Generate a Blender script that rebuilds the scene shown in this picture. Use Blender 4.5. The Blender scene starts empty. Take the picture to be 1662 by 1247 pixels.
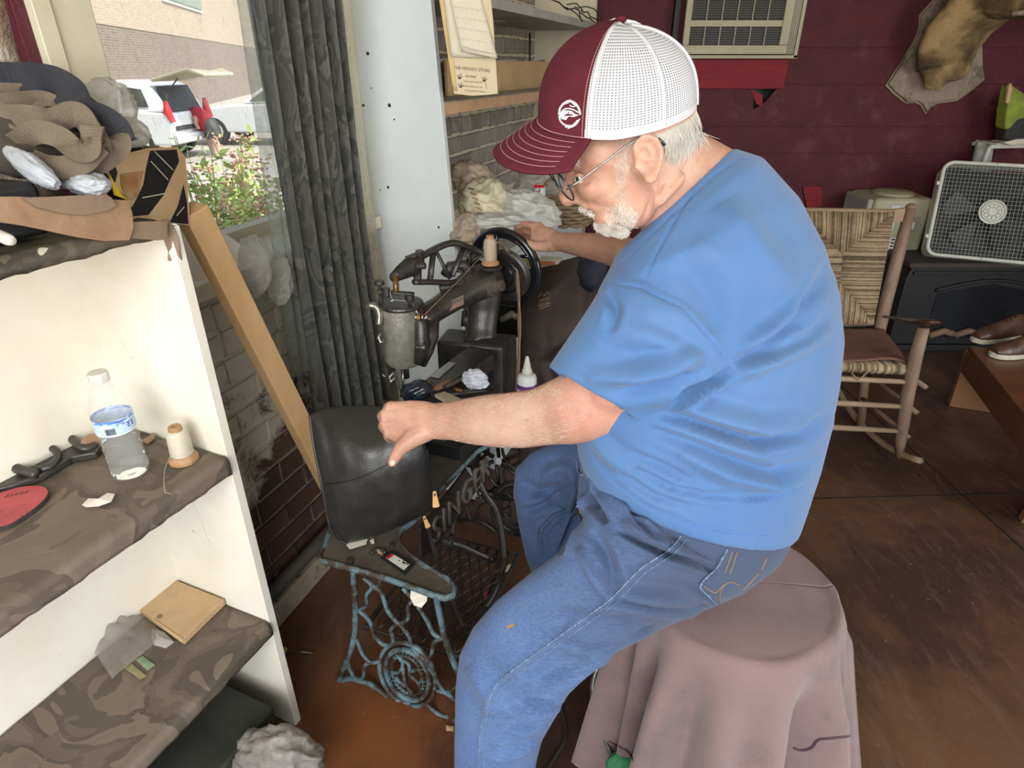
import bpy, bmesh, math, random
from mathutils import Vector, Matrix, noise, geometry
from mathutils.bvhtree import BVHTree
random.seed(7)
S = bpy.context.scene
COL = S.collection
PI = math.pi
TH = math.radians(27.35); CT = math.cos(TH); ST = math.sin(TH)
CAM = Vector((0, 0, 1.55))
# ---------------------------------------------------------------- camera, sky, lights, exposure
cd = bpy.data.cameras.new('camera'); co = bpy.data.objects.new('camera', cd); COL.objects.link(co)
co.location = CAM; co.rotation_euler = (math.radians(90) - TH, 0, 0)
cd.sensor_fit = 'HORIZONTAL'; cd.sensor_width = 36; cd.lens = 36 * 1000 / 1662
cd.clip_start = 0.02; cd.clip_end = 300
S.camera = co
wd = bpy.data.worlds.new('world'); S.world = wd; wd.use_nodes = True
wn = wd.node_tree.nodes; wl = wd.node_tree.links
bgn = wn['Background']; sky = wn.new('ShaderNodeTexSky'); sky.sky_type = 'NISHITA'
sky.sun_disc = False; sky.sun_elevation = math.radians(48); sky.sun_rotation = math.radians(70); sky.dust_density = 2.0
wl.new(sky.outputs[0], bgn.inputs[0]); bgn.inputs[1].default_value = 0.27
sd = bpy.data.lights.new('sun', 'SUN'); sd.energy = 4.6; sd.angle = 0.01; sd.color = (1, .95, .86)
so = bpy.data.objects.new('sun', sd); COL.objects.link(so); so.location = (-3, 8, 12)
so.rotation_euler = Vector((.62, -.30, 1.05)).to_track_quat('Z', 'Y').to_euler()
def area(name, loc, target, sx, sy, e, col):
    ld = bpy.data.lights.new(name, 'AREA'); ld.shape = 'RECTANGLE'; ld.size = sx; ld.size_y = sy
    ld.energy = e; ld.color = col
    lo = bpy.data.objects.new(name, ld); COL.objects.link(lo); lo.location = loc
    lo.rotation_euler = (Vector(loc) - Vector(target)).to_track_quat('Z', 'Y').to_euler()
# daylight through the shop's open front (behind the camera) and an added fill lamp at the right
area('shopfront_daylight', (-.3, -1.6, 1.9), (0.0, 2.5, .5), 1.9, 1.7, 74, (1, .97, .92))
area('right_fill', (3.6, -.4, 1.5), (.6, 1.6, .5), 1.4, 2.0, 38, (1, .93, .84))
S.view_settings.view_transform = 'Standard'; S.view_settings.look = 'None'
S.view_settings.gamma = 1.0; S.view_settings.use_curve_mapping = False
S.view_settings.exposure = 0.55

# ---------------------------------------------------------------- geometry helpers
def D(x, y):
    u = (x - 831) / 1000.0; v = (y - 623.5) / 1000.0
    return Vector((u, CT - v * ST, -(ST + v * CT)))
def P(x, y, s): return CAM + D(x, y) * s                       # point at a measured distance
def Z(x, y, z):
    d = D(x, y); return CAM + d * ((z - CAM.z) / d.z)             # point on a level plane
def Yp(x, y, yy): d = D(x, y); return CAM + d * (yy / d.y)
WA = Vector((-.718, 1.36, 0)); WT = Vector((math.sin(.349), math.cos(.349), 0)); WN = Vector((WT.y, -WT.x, 0))
def Wp(t, n, z): return WA + WT * t + WN * n + Vector((0, 0, z))
def W(x, y, n):                                                   # point on a plane parallel to the left wall
    d = D(x, y); k = (n - (CAM - WA).dot(WN)) / d.dot(WN); return CAM + d * k
def Tp(x, y, t):
    d = D(x, y); k = (t - (CAM - WA).dot(WT)) / d.dot(WT); return CAM + d * k
BO = Vector((-.571, 1.03, 0)); BA = Vector((-math.sin(.407), -math.cos(.407), 0)); BD = Vector((BA.y, -BA.x, 0))
def Bk(a, b, z): return BO + BA * a + BD * b + Vector((0, 0, z))   # bookcase: a along its front, b into it
RT = Vector((1, 0, 0)); DN = Vector((0, -ST, -CT)); FW = Vector((0, CT, -ST)); UP = Vector((0, 0, 1))
def proj(p):
    q = p - CAM; s = q.dot(FW)
    return 831 + 1000 * q.x / s, 623.5 + 1000 * q.dot(DN) / s, s
def lerp(a, b, t): return a + (b - a) * t
def nz(p, f, seed=0.0): return noise.noise(Vector((p.x * f + seed, p.y * f + seed * 1.7, p.z * f - seed)))

class MB:
    def __init__(s): s.v = []; s.f = []; s.uv = {}
    def add(s, vs, fs):
        o = len(s.v); s.v += [Vector(v) for v in vs]; s.f += [tuple(i + o for i in f) for f in fs]; return s
    def box(s, c, d, ax=None):
        c = Vector(c); ax = ax or (Vector((1, 0, 0)), Vector((0, 1, 0)), Vector((0, 0, 1)))
        vs = [c + ax[0] * (i * d[0] / 2) + ax[1] * (j * d[1] / 2) + ax[2] * (k * d[2] / 2) for i in (-1, 1) for j in (-1, 1) for k in (-1, 1)]
        return s.add(vs, [(0, 1, 3, 2), (4, 6, 7, 5), (0, 4, 5, 1), (2, 3, 7, 6), (0, 2, 6, 4), (1, 5, 7, 3)])
    def bar(s, a, b, w, h, up=UP):
        a = Vector(a); b = Vector(b); d = (b - a); L = d.length; d.normalize()
        x = d.cross(up).normalized(); z = x.cross(d).normalized()
        return s.box((a + b) / 2, (L, w, h), (d, x, z))
    def hexa(s, q, ex):                                            # quad q[4] extruded by ex
        ex = Vector(ex); q = [Vector(p) for p in q]
        return s.prism(q, ex)
    def prism(s, poly, ex):
        ex = Vector(ex); n = len(poly); vs = [Vector(p) for p in poly] + [Vector(p) + ex for p in poly]
        return s.add(vs, [tuple(range(n))[::-1], tuple(range(n, 2 * n))] + [(i, (i + 1) % n, n + (i + 1) % n, n + i) for i in range(n)])
    def tube(s, pts, r, n=8, caps=True, flat=1.0, closed=False):
        pts = [Vector(p) for p in pts]; m = len(pts)
        if not hasattr(r, '__len__'): r = [r] * m
        o = len(s.v); prev = None
        for i, p in enumerate(pts):
            if closed: t = pts[(i + 1) % m] - pts[i - 1]
            else: t = pts[min(i + 1, m - 1)] - pts[max(i - 1, 0)]
            if t.length < 1e-9: t = Vector((0, 0, 1))
            t.normalize()
            if prev is None:
                a = t.cross(UP) if abs(t.z) < .9 else t.cross(Vector((1, 0, 0)))
            else: a = prev - t * prev.dot(t)
            if a.length < 1e-6: a = t.cross(Vector((0, 1, 0)))
            a.normalize(); prev = a; b = t.cross(a)
            for k in range(n):
                w = 2 * PI * k / n; s.v.append(p + a * (math.cos(w) * r[i]) + b * (math.sin(w) * r[i] * flat))
        for i in range(m if closed else m - 1):
            j = (i + 1) % m
            for k in range(n):
                l = (k + 1) % n; s.f.append((o + i * n + k, o + i * n + l, o + j * n + l, o + j * n + k))
        if caps and not closed:
            s.f.append(tuple(o + k for k in range(n))[::-1]); s.f.append(tuple(o + (m - 1) * n + k for k in range(n)))
        return s
    def lathe(s, prof, o, ax=UP, n=20, rib=None):
        o = Vector(o); ax = Vector(ax).normalized(); a = ax.cross(Vector((0, 1, 0)) if abs(ax.y) < .9 else Vector((1, 0, 0))).normalized(); b = ax.cross(a)
        k0 = len(s.v); m = len(prof)
        for (r, h) in prof:
            for k in range(n):
                w = 2 * PI * k / n; rr = max(r, 1e-5) * (1 + (rib(w, h) if rib else 0)); s.v.append(o + ax * h + (a * math.cos(w) + b * math.sin(w)) * rr)
        for i in range(m - 1):
            for k in range(n):
                l = (k + 1) % n; s.f.append((k0 + i * n + k, k0 + i * n + l, k0 + (i + 1) * n + l, k0 + (i + 1) * n + k))
        s.f.append(tuple(k0 + k for k in range(n))[::-1]); s.f.append(tuple(k0 + (m - 1) * n + k for k in range(n)))
        return s
    def ell(s, c, e1, e2, e3, n=16, m=10):
        c = Vector(c); k0 = len(s.v); s.v.append(c - e3)
        for i in range(1, m):
            ph = -PI / 2 + PI * i / m
            for k in range(n):
                w = 2 * PI * k / n; s.v.append(c + (e1 * math.cos(w) + e2 * math.sin(w)) * math.cos(ph) + e3 * math.sin(ph))
        s.v.append(c + e3); e = len(s.v) - 1
        for k in range(n): s.f.append((k0, k0 + 1 + (k + 1) % n, k0 + 1 + k))
        for i in range(m - 2):
            for k in range(n):
                l = (k + 1) % n; a = k0 + 1 + i * n; s.f.append((a + k, a + l, a + n + l, a + n + k))
        a = k0 + 1 + (m - 2) * n
        for k in range(n): s.f.append((a + k, a + (k + 1) % n, e))
        return s
    def ball(s, c, r, n=12): return s.ell(c, Vector((r, 0, 0)), Vector((0, r, 0)), Vector((0, 0, r)), n, max(6, n * 2 // 3))
    def pell(s, cx, cy, ax, ay, rot, d, th, n=20, m=12):             # ellipsoid given by its measured outline and thickness
        k = d / 1000.0; c, q = math.cos(rot), math.sin(rot)
        return s.ell(P(cx, cy, d), (RT * c + DN * q) * ax * k, (DN * c - RT * q) * ay * k, D(cx, cy).normalized() * th, n, m)
    def loft(s, secs, n=24, caps=True, pw=1.0):                      # (x1,y1,x2,y2,distance,thickness)
        o = len(s.v)
        for q_ in secs:
            (x1, y1, x2, y2, d, th) = q_[:6]; tl = q_[6] if len(q_) > 6 else 0
            c = P((x1 + x2) / 2, (y1 + y2) / 2, d); k = d / 2000.0
            h = RT * ((x2 - x1) * k) + DN * ((y2 - y1) * k); w = D((x1 + x2) / 2, (y1 + y2) / 2).normalized() * th - DN * (tl * d / 1000)
            for i in range(n):
                a = 2 * PI * i / n; cc, ss = math.cos(a), math.sin(a)
                if pw != 1: cc = math.copysign(abs(cc) ** pw, cc); ss = math.copysign(abs(ss) ** pw, ss)
                s.v.append(c + h * cc + w * ss)
        m = len(secs)
        for i in range(m - 1):
            for k in range(n):
                l = (k + 1) % n; s.f.append((o + i * n + k, o + i * n + l, o + (i + 1) * n + l, o + (i + 1) * n + k))
        if caps:
            s.f.append(tuple(o + k for k in range(n))[::-1]); s.f.append(tuple(o + (m - 1) * n + k for k in range(n)))
        return s
    def limb(s, pts, n=14):                                          # (x,y,distance,width px): round limb with rounded ends
        ps = [P(a[0], a[1], a[2]) for a in pts]; rs = [a[3] * a[2] / 2000.0 for a in pts]
        s.tube(ps, rs, n)
        for i in (0, -1): s.ball(ps[i], rs[i] * .995, n)
        return s
    def chain(s, ps, rs, n=12):
        s.tube(ps, rs, n); s.ball(ps[0], rs[0] * .99, n); s.ball(ps[-1], rs[-1] * .99, n); return s
    def sheet(s, fn, nu, nv, th=None, uv=True):
        o = len(s.v)
        for i in range(nu + 1):
            for j in range(nv + 1): s.v.append(Vector(fn(i / nu, j / nv)))
        for i in range(nu):
            for j in range(nv):
                a = o + i * (nv + 1) + j; fi = len(s.f); s.f.append((a, a + nv + 1, a + nv + 2, a + 1))
                if uv: s.uv[fi] = [(i / nu, j / nv), ((i + 1) / nu, j / nv), ((i + 1) / nu, (j + 1) / nv), (i / nu, (j + 1) / nv)]
        return s
    def build(s, name, mat=None, parent=None, smooth=False, bevel=0, solid=0, sub=0, stuff=False, origin=None, fix=True):
        o = s.v
        if parent is not None: og = ROOT[parent.name]
        elif origin is not None: og = Vector(origin)
        else:
            lo = [min(v[i] for v in o) for i in range(3)]; hi = [max(v[i] for v in o) for i in range(3)]
            og = Vector(((lo[0] + hi[0]) / 2, (lo[1] + hi[1]) / 2, lo[2]))
        me = bpy.data.meshes.new(name); me.from_pydata([v - og for v in o], [], s.f); me.update()
        if s.uv:
            ul = me.uv_layers.new(name='UVMap')
            for p in me.polygons:
                u = s.uv.get(p.index)
                if u and len(u) == p.loop_total:
                    for k, li in enumerate(p.loop_indices): ul.data[li].uv = u[k]
        if fix:
            bm = bmesh.new(); bm.from_mesh(me); bmesh.ops.recalc_face_normals(bm, faces=bm.faces); bm.to_mesh(me); bm.free()
        return link(name, me, mat, parent, og, smooth, bevel, solid, sub, stuff)
ROOT = {}
def link(name, me, mat, parent, og, smooth=False, bevel=0, solid=0, sub=0, stuff=False):
    if mat is not None:
        for m in (mat if isinstance(mat, (list, tuple)) else [mat]): me.materials.append(m)
    if smooth: me.shade_smooth()
    ob = bpy.data.objects.new(name, me); COL.objects.link(ob)
    if parent is not None: ob.parent = parent
    else: ob.location = og
    ROOT[ob.name] = og
    if solid: m = ob.modifiers.new('solid', 'SOLIDIFY'); m.thickness = solid; m.offset = 0
    if bevel:
        m = ob.modifiers.new('bevel', 'BEVEL'); m.width = bevel; m.segments = 2; m.limit_method = 'ANGLE'; m.angle_limit = .6
        if smooth is False and bevel > .0015: me.shade_smooth(); m.harden_normals = True
    if sub: m = ob.modifiers.new('sub', 'SUBSURF'); m.levels = sub; m.render_levels = sub
    if stuff: ob['kind'] = 'stuff'
    return ob
def root(name, loc, label, cat, group=None):
    e = bpy.data.objects.new(name, None); COL.objects.link(e); e.location = Vector(loc); e.empty_display_size = .05
    ROOT[e.name] = Vector(loc); return tag(e, label, cat, group)
def tag(o, label, cat, group=None):
    o['label'] = label; o['category'] = cat
    if group: o['group'] = group
    return o
def struct(o): o['kind'] = 'structure'; return o
def lab(o, l): o['label'] = l; return o
def voxel(mb, size, smooth=6, fac=.5, deform=None):                 # fuse overlapping closed shapes into one continuous skin
    me = bpy.data.meshes.new('tmp'); me.from_pydata(mb.v, [], mb.f); me.update()
    bm = bmesh.new(); bm.from_mesh(me); bmesh.ops.recalc_face_normals(bm, faces=bm.faces); bm.to_mesh(me); bm.free()
    ob = bpy.data.objects.new('tmp', me); COL.objects.link(ob)
    r = ob.modifiers.new('r', 'REMESH'); r.mode = 'VOXEL'; r.voxel_size = size; r.use_smooth_shade = True
    if smooth: k = ob.modifiers.new('s', 'SMOOTH'); k.factor = fac; k.iterations = smooth
    bpy.context.view_layer.update()
    dg = bpy.context.evaluated_depsgraph_get(); out = bpy.data.meshes.new_from_object(ob.evaluated_get(dg))
    bpy.data.objects.remove(ob); bpy.data.meshes.remove(me)
    if deform: deform(out)
    return out
def put(me, name, mat, parent=None, og=None, smooth=True, **k):
    if parent is not None: og = ROOT[parent.name]
    elif og is None:
        vs = [v.co for v in me.vertices]; og = Vector(((min(v.x for v in vs) + max(v.x for v in vs)) / 2, (min(v.y for v in vs) + max(v.y for v in vs)) / 2, min(v.z for v in vs)))
    for v in me.vertices: v.co -= og
    me.update(); me.name = name
    return link(name, me, mat, parent, og, smooth, **k)
def segd(px, py, a, b):
    dx, dy = b[0] - a[0], b[1] - a[1]; L = dx * dx + dy * dy
    t = 0 if L == 0 else max(0, min(1, ((px - a[0]) * dx + (py - a[1]) * dy) / L))
    return math.hypot(px - a[0] - t * dx, py - a[1] - t * dy), t
def folds(me, strokes, both=False, sh=0):                                # press folds and creases into a cloth surface: (polyline, width, depth)
    me.update(); vn = [v.normal.copy() for v in me.vertices]
    bx = []
    for (pl, w, dp) in strokes:
        xs = [p[0] for p in pl]; ys = [p[1] for p in pl]; bx.append((min(xs) - 4 * w, max(xs) + 4 * w, min(ys) - 4 * w, max(ys) + 4 * w))
    for v in me.vertices:
        x, y, s = proj(v.co); n = vn[v.index]; fc = n.dot((CAM - v.co).normalized())
        if fc < -.1 and not both: continue
        dz = 0
        for (pl, w, dp), b in zip(strokes, bx):
            if x < b[0] or x > b[1] or y < b[2] or y > b[3]: continue
            best = 1e9; bt = 0; m = len(pl) - 1
            for i in range(m):
                q, t = segd(x, y, pl[i], pl[i + 1])
                if q < best: best = q; bt = (i + t) / m
            k = math.sin(PI * min(1, max(0, bt))) ** .6 if m > 0 else 1
            e = best / w; dz += dp * k * (math.exp(-e * e) - (sh * math.exp(-((e - 2.1) / .9) ** 2) if sh else 0))
        v.co += n * dz * min(1, max(0, fc + .3))
    me.update()
def bvh_of(me, og=Vector((0, 0, 0))): return BVHTree.FromPolygons([v.co + og for v in me.vertices], [tuple(p.vertices) for p in me.polygons])
def hit(bv, x, y, off=0.001):
    d = D(x, y).normalized(); r = bv.ray_cast(CAM, d)
    if r[0] is None: return None
    n = r[1]
    if n.dot(d) > 0: n = -n
    return r[0] + n * off, n
def dense(pl, step=4.0, closed=False):
    out = []; q = pl + [pl[0]] if closed else pl
    for a, b in zip(q[:-1], q[1:]):
        m = max(1, int(math.hypot(b[0] - a[0], b[1] - a[1]) / step))
        for i in range(m): out.append((lerp(a[0], b[0], i / m), lerp(a[1], b[1], i / m)))
    out.append(q[-1]); return out
def spline(pl, k=6):
    out = []; n = len(pl)
    for i in range(n - 1):
        p0 = pl[max(0, i - 1)]; p1 = pl[i]; p2 = pl[i + 1]; p3 = pl[min(n - 1, i + 2)]
        for j in range(k):
            t = j / k
            out.append(tuple(.5 * ((2 * p1[c]) + (-p0[c] + p2[c]) * t + (2 * p0[c] - 5 * p1[c] + 4 * p2[c] - p3[c]) * t * t + (-p0[c] + 3 * p1[c] - 3 * p2[c] + p3[c]) * t ** 3) for c in range(len(p1))))
    out.append(tuple(pl[-1])); return out
def seam(mb, bv, pl, r, off=.0004, sm=True, flat=.5):               # a thin cord laid along a surface
    run = []
    for (x, y) in dense(spline(pl) if sm and len(pl) > 2 else pl, 3.5):
        h = hit(bv, x, y, off)
        if h: run.append(h[0])
    if len(run) > 1: mb.tube(run, r, 6)
def patch(mb, bv, poly, off=.0012, res=4.0):                        # a flat appliqué lying on a surface, outline in picture units
    xs = [p[0] for p in poly]; ys = [p[1] for p in poly]; tri = geometry.tessellate_polygon([[Vector((p[0], p[1], 0)) for p in poly]])
    cache = []
    for p in poly:
        h = hit(bv, p[0], p[1], off); cache.append(h[0] if h else None)
    if any(c is None for c in cache): return
    o = len(mb.v); mb.v += cache
    for t in tri: mb.f.append(tuple(o + i for i in t))
def text(s, name, size, origin, ex, ey, mat, parent, depth=.0006, align='LEFT', font_bold=0.0, spacing=1.0):
    cu = bpy.data.curves.new(name, 'FONT'); cu.body = s; cu.size = size; cu.extrude = depth; cu.align_x = align; cu.offset = font_bold; cu.space_character = spacing
    cu.resolution_u = 3
    ob = bpy.data.objects.new('tmp', cu); COL.objects.link(ob); bpy.context.view_layer.update()
    me = bpy.data.meshes.new_from_object(ob.evaluated_get(bpy.context.evaluated_depsgraph_get())); bpy.data.objects.remove(ob)
    ex = Vector(ex).normalized(); ez = ex.cross(Vector(ey)).normalized(); ey = ez.cross(ex)
    og = ROOT[parent.name] if parent is not None else Vector(origin)
    for v in me.vertices: v.co = Vector(origin) + ex * v.co.x + ey * v.co.y + ez * v.co.z - og
    me.name = name; return link(name, me, mat, parent, og)

# ---------------------------------------------------------------- materials
def _mat(name):
    m = bpy.data.materials.new(name); m.use_nodes = True; nt = m.node_tree
    return m, nt, nt.nodes, nt.links, nt.nodes['Principled BSDF']
def C3(c): return (c[0], c[1], c[2], 1)
def coords(N, L, obj=True, scale=(1, 1, 1), rot=(0, 0, 0), which=None):
    tc = N.new('ShaderNodeTexCoord'); mp = N.new('ShaderNodeMapping'); mp.inputs['Scale'].default_value = scale; mp.inputs['Rotation'].default_value = rot
    L.new(tc.outputs[which or 'Object'], mp.inputs[0]); return mp.outputs[0]
def noi(N, L, v, sc, det=4, rough=.6, dist=0):
    n = N.new('ShaderNodeTexNoise'); n.inputs['Scale'].default_value = sc; n.inputs['Detail'].default_value = det; n.inputs['Roughness'].default_value = rough; n.inputs['Distortion'].default_value = dist
    L.new(v, n.inputs['Vector']); return n.outputs[0]
def ramp(N, L, f, stops, const=False):
    r = N.new('ShaderNodeValToRGB'); e = r.color_ramp.elements
    while len(e) < len(stops): e.new(.5)
    for i, (p, c) in enumerate(stops): e[i].position = p; e[i].color = C3(c) if len(c) == 3 else c
    if const: r.color_ramp.interpolation = 'CONSTANT'
    L.new(f, r.inputs[0]); return r.outputs[0]
def mixc(N, L, f, a, b, mode='MIX'):
    m = N.new('ShaderNodeMix'); m.data_type = 'RGBA'; m.blend_type = mode
    for sock, val in ((m.inputs[0], f), (m.inputs[6], a), (m.inputs[7], b)):
        if isinstance(val, bpy.types.NodeSocket): L.new(val, sock)
        elif isinstance(val, (int, float)): sock.default_value = val
        else: sock.default_value = C3(val)
    return m.outputs[2]
def bump(N, L, b, h, st, d=.01):
    n = N.new('ShaderNodeBump'); n.inputs['Strength'].default_value = st; n.inputs['Distance'].default_value = d
    L.new(h, n.inputs['Height']); L.new(n.outputs[0], b.inputs['Normal'])
def pm(name, c1, c2=None, sc=20, rough=.6, bp=.2, bsc=None, metal=0, stretch=(1, 1, 1), dirt=None, dsc=6, dlo=.52, dhi=.62, spec=.5, bd=.004, coat=0, sheen=0, det=5):
    m, nt, N, L, b = _mat(name); c2 = c2 or tuple(x * .8 for x in c1)
    v = coords(N, L, scale=stretch); f = noi(N, L, v, sc, det)
    col = ramp(N, L, f, [(.36, c1), (.64, c2)])
    if dirt:
        g = noi(N, L, v, dsc, 8, .7); k = ramp(N, L, g, [(dlo, (0, 0, 0)), (dhi, (1, 1, 1))]); col = mixc(N, L, k, col, dirt)
    L.new(col, b.inputs['Base Color']); b.inputs['Roughness'].default_value = rough; b.inputs['Metallic'].default_value = metal
    b.inputs['Specular IOR Level'].default_value = spec
    if coat: b.inputs['Coat Weight'].default_value = coat; b.inputs['Coat Roughness'].default_value = .2
    if sheen: b.inputs['Sheen Weight'].default_value = sheen
    if bp: bump(N, L, b, noi(N, L, v, bsc or sc * 4, 5, .7), bp, bd)
    return m
def camo(name, cols, sc=6, rough=.8, stretch=(1, 1, 1), spots=None, trans=0, bumpst=.15, base_sc=None):
    m, nt, N, L, b = _mat(name); v = coords(N, L, scale=stretch)
    f = noi(N, L, v, sc, 2.5, .55, 1.2); col = ramp(N, L, f, [(0, cols[0]), (.42, cols[1]), (.5, cols[2]), (.57, cols[3 % len(cols)]), (.63, cols[0])], True)
    g = noi(N, L, v, sc * 1.7, 3, .5, .8); k = ramp(N, L, g, [(0, (0, 0, 0)), (.62, (1, 1, 1))], True); col = mixc(N, L, k, col, cols[-1])
    d = noi(N, L, v, sc * .6, 6, .7); kd = ramp(N, L, d, [(.35, (0, 0, 0)), (.7, (.65, .65, .65))]); col = mixc(N, L, kd, col, cols[1])
    if spots:
        w = noi(N, L, v, sc * 3, 1, .4, .5); k2 = ramp(N, L, w, [(0, (0, 0, 0)), (.71, (1, 1, 1))], True); col = mixc(N, L, k2, col, spots)
    L.new(col, b.inputs['Base Color']); b.inputs['Roughness'].default_value = rough
    bump(N, L, b, noi(N, L, v, 60, 4), bumpst, .004)
    return m
def thin(name, col, alpha, rough=.25, bsc=30, bst=.5, trl=.5, white=.9):     # thin plastic film / sheer cloth
    m, nt, N, L, b = _mat(name); out = nt.nodes['Material Output']
    v = coords(N, L); h = noi(N, L, v, bsc, 4, .6)
    b.inputs['Base Color'].default_value = C3(col); b.inputs['Roughness'].default_value = rough; bump(N, L, b, h, bst, .01)
    tl = N.new('ShaderNodeBsdfTranslucent'); tl.inputs[0].default_value = C3(tuple(x * white for x in col))
    m1 = N.new('ShaderNodeMixShader'); m1.inputs[0].default_value = trl; L.new(b.outputs[0], m1.inputs[1]); L.new(tl.outputs[0], m1.inputs[2])
    tr = N.new('ShaderNodeBsdfTransparent'); m2 = N.new('ShaderNodeMixShader')
    a = ramp(N, L, noi(N, L, v, bsc * .7, 3), [(.3, (alpha * .75,) * 3), (.7, (min(1, alpha * 1.2),) * 3)])
    L.new(a, m2.inputs[0]); L.new(tr.outputs[0], m2.inputs[1]); L.new(m1.outputs[0], m2.inputs[2]); L.new(m2.outputs[0], out.inputs[0]); return m
def woodm(name, c1, c2, axis=(1, 12, 12), rough=.55, sc=3, bp=.15, knots=None, dirt=None, coat=0):
    m, nt, N, L, b = _mat(name); v = coords(N, L, scale=axis); f = noi(N, L, v, sc, 6, .65, .6)
    col = ramp(N, L, f, [(.3, c1), (.5, tuple((x + y) / 2 for x, y in zip(c1, c2))), (.7, c2)])
    if dirt:
        g = noi(N, L, coords(N, L), 9, 8, .75); k = ramp(N, L, g, [(.52, (0, 0, 0)), (.62, (1, 1, 1))]); col = mixc(N, L, k, col, dirt)
    L.new(col, b.inputs['Base Color']); b.inputs['Roughness'].default_value = rough; bump(N, L, b, f, bp, .004)
    if coat: b.inputs['Coat Weight'].default_value = coat; b.inputs['Coat Roughness'].default_value = .25
    return m
M = {}
M['white_paint'] = pm('white_paint', (.82, .79, .70), (.75, .70, .59), 4, .5, .12, 40, dirt=(.45, .36, .26), dsc=14, dlo=.66, dhi=.74)
M['white_board'] = pm('white_board', (.62, .66, .66), (.56, .60, .60), 3, .45, .08, 30, dirt=(.3, .28, .24), dsc=24, dlo=.71, dhi=.74)
M['cream_paint'] = pm('cream_paint', (.60, .56, .42), (.52, .47, .34), 5, .55, .12, 40, dirt=(.2, .17, .12), dsc=18, dlo=.68, dhi=.72)
M['grey_shelf'] = pm('grey_shelf', (.42, .42, .38), (.33, .32, .28), 5, .6, .15, 40)
M['maroon'] = pm('maroon', (.105, .014, .024), (.075, .010, .020), 7, .42, .9, 90, dirt=(.14, .045, .055), dsc=5, dlo=.55, dhi=.7, bd=.006, spec=.35)
M['red_board'] = woodm('red_board', (.26, .012, .02), (.16, .008, .014), (1, 9, 14), .75, 3)
M['plaster'] = pm('plaster', (.50, .40, .28), (.30, .24, .17), 14, .9, 1.0, 30, dirt=(.62, .58, .50), dsc=9, dlo=.5, dhi=.56, bd=.02)
M['mortar'] = pm('mortar', (.50, .43, .32), (.30, .25, .18), 22, .95, .9, 60, bd=.01)
M['cardboard'] = pm('cardboard', (.54, .38, .21), (.46, .31, .165), 9, .8, .1, 60)
M['cast_iron'] = pm('cast_iron', (.018, .016, .015), (.032, .028, .025), 30, .36, .3, 120, .0, dirt=(.060, .045, .034), dsc=12, dlo=.52, dhi=.72, spec=.7)
M['dusty_iron'] = pm('dusty_iron', (.065, .054, .045), (.095, .078, .06), 18, .6, .5, 100, 0, dirt=(.15, .12, .09), dsc=30, dlo=.58, dhi=.66)
M['steel'] = pm('steel', (.42, .40, .37), (.25, .23, .20), 40, .3, .2, 90, .85)
M['silver_enamel'] = pm('silver_enamel', (.42, .41, .35), (.30, .29, .24), 60, .33, .35, 200, .55, dirt=(.12, .10, .08), dsc=30, dlo=.66, dhi=.7)
M['black_gloss'] = pm('black_gloss', (.008, .010, .012), (.012, .014, .018), 8, .12, 0, coat=.6)
M['blue_paint'] = pm('blue_paint', (.09, .15, .18), (.14, .22, .25), 22, .5, .5, 90, 0, dirt=(.045, .032, .022), dsc=17, dlo=.44, dhi=.56)
M['brass'] = pm('brass', (.26, .14, .04), (.18, .10, .03), 30, .4, .1, 60, .6)
M['cream_plastic'] = pm('cream_plastic', (.42, .40, .27), (.36, .34, .22), 5, .45, .06, 60)
M['white_metal'] = pm('white_metal', (.62, .63, .57), (.52, .53, .47), 9, .4, .05, 60)
M['grille_wire'] = pm('grille_wire', (.36, .37, .33), (.28, .29, .26), 20, .45, 0)
M['black'] = pm('black', (.007, .007, .008), (.011, .011, .012), 20, .55, .1)
M['rubber'] = pm('rubber', (.02, .02, .02), (.03, .03, .03), 20, .7, .1)
# ================================================================ SETTING
def floor_mat():
    m, nt, N, L, b = _mat('painted_floor'); v = coords(N, L)
    a = noi(N, L, v, 1.6, 8, .7, .4); col = ramp(N, L, a, [(.30, (.034, .018, .014)), (.46, (.060, .030, .021)), (.56, (.105, .050, .027)), (.72, (.095, .060, .045))])
    s2 = noi(N, L, coords(N, L, scale=(6, 1.2, 1), rot=(0, 0, .6)), 5, 8, .8, .3); k = ramp(N, L, s2, [(.52, (0, 0, 0)), (.75, (.6, .6, .6))]); col = mixc(N, L, k, col, (.16, .105, .08))
    for lo, sc_, cc in (((-.36, 1.0, 0), .42, (.20, .065, .018)), ((.9, .55, 0), .75, (.17, .085, .04))):   # worn orange patches in the paint
        gr = N.new('ShaderNodeTexGradient'); gr.gradient_type = 'SPHERICAL'; g2 = N.new('ShaderNodeNewGeometry'); mp = N.new('ShaderNodeMapping'); mp.vector_type = 'TEXTURE'; mp.inputs['Location'].default_value = lo; mp.inputs['Scale'].default_value = (sc_, sc_, sc_)
        L.new(g2.outputs['Position'], mp.inputs[0]); L.new(mp.outputs[0], gr.inputs[0]); mu = N.new('ShaderNodeMath'); mu.operation = 'MULTIPLY'; L.new(gr.outputs[0], mu.inputs[0]); L.new(ramp(N, L, a, [(.35, (.3,) * 3), (.6, (1, 1, 1))]), mu.inputs[1]); col = mixc(N, L, mu.outputs[0], col, cc)
    g = noi(N, L, v, 55, 3, .6); k = ramp(N, L, g, [(.70, (0, 0, 0)), (.74, (.5, .5, .5))]); col = mixc(N, L, k, col, (.30, .24, .18))
    L.new(col, b.inputs['Base Color']); r = ramp(N, L, s2, [(.3, (.28,) * 3), (.7, (.55,) * 3)]); L.new(r, b.inputs['Roughness'])
    bump(N, L, b, noi(N, L, v, 25, 6, .7), .25, .004); return m
M['floor'] = floor_mat()
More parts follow.
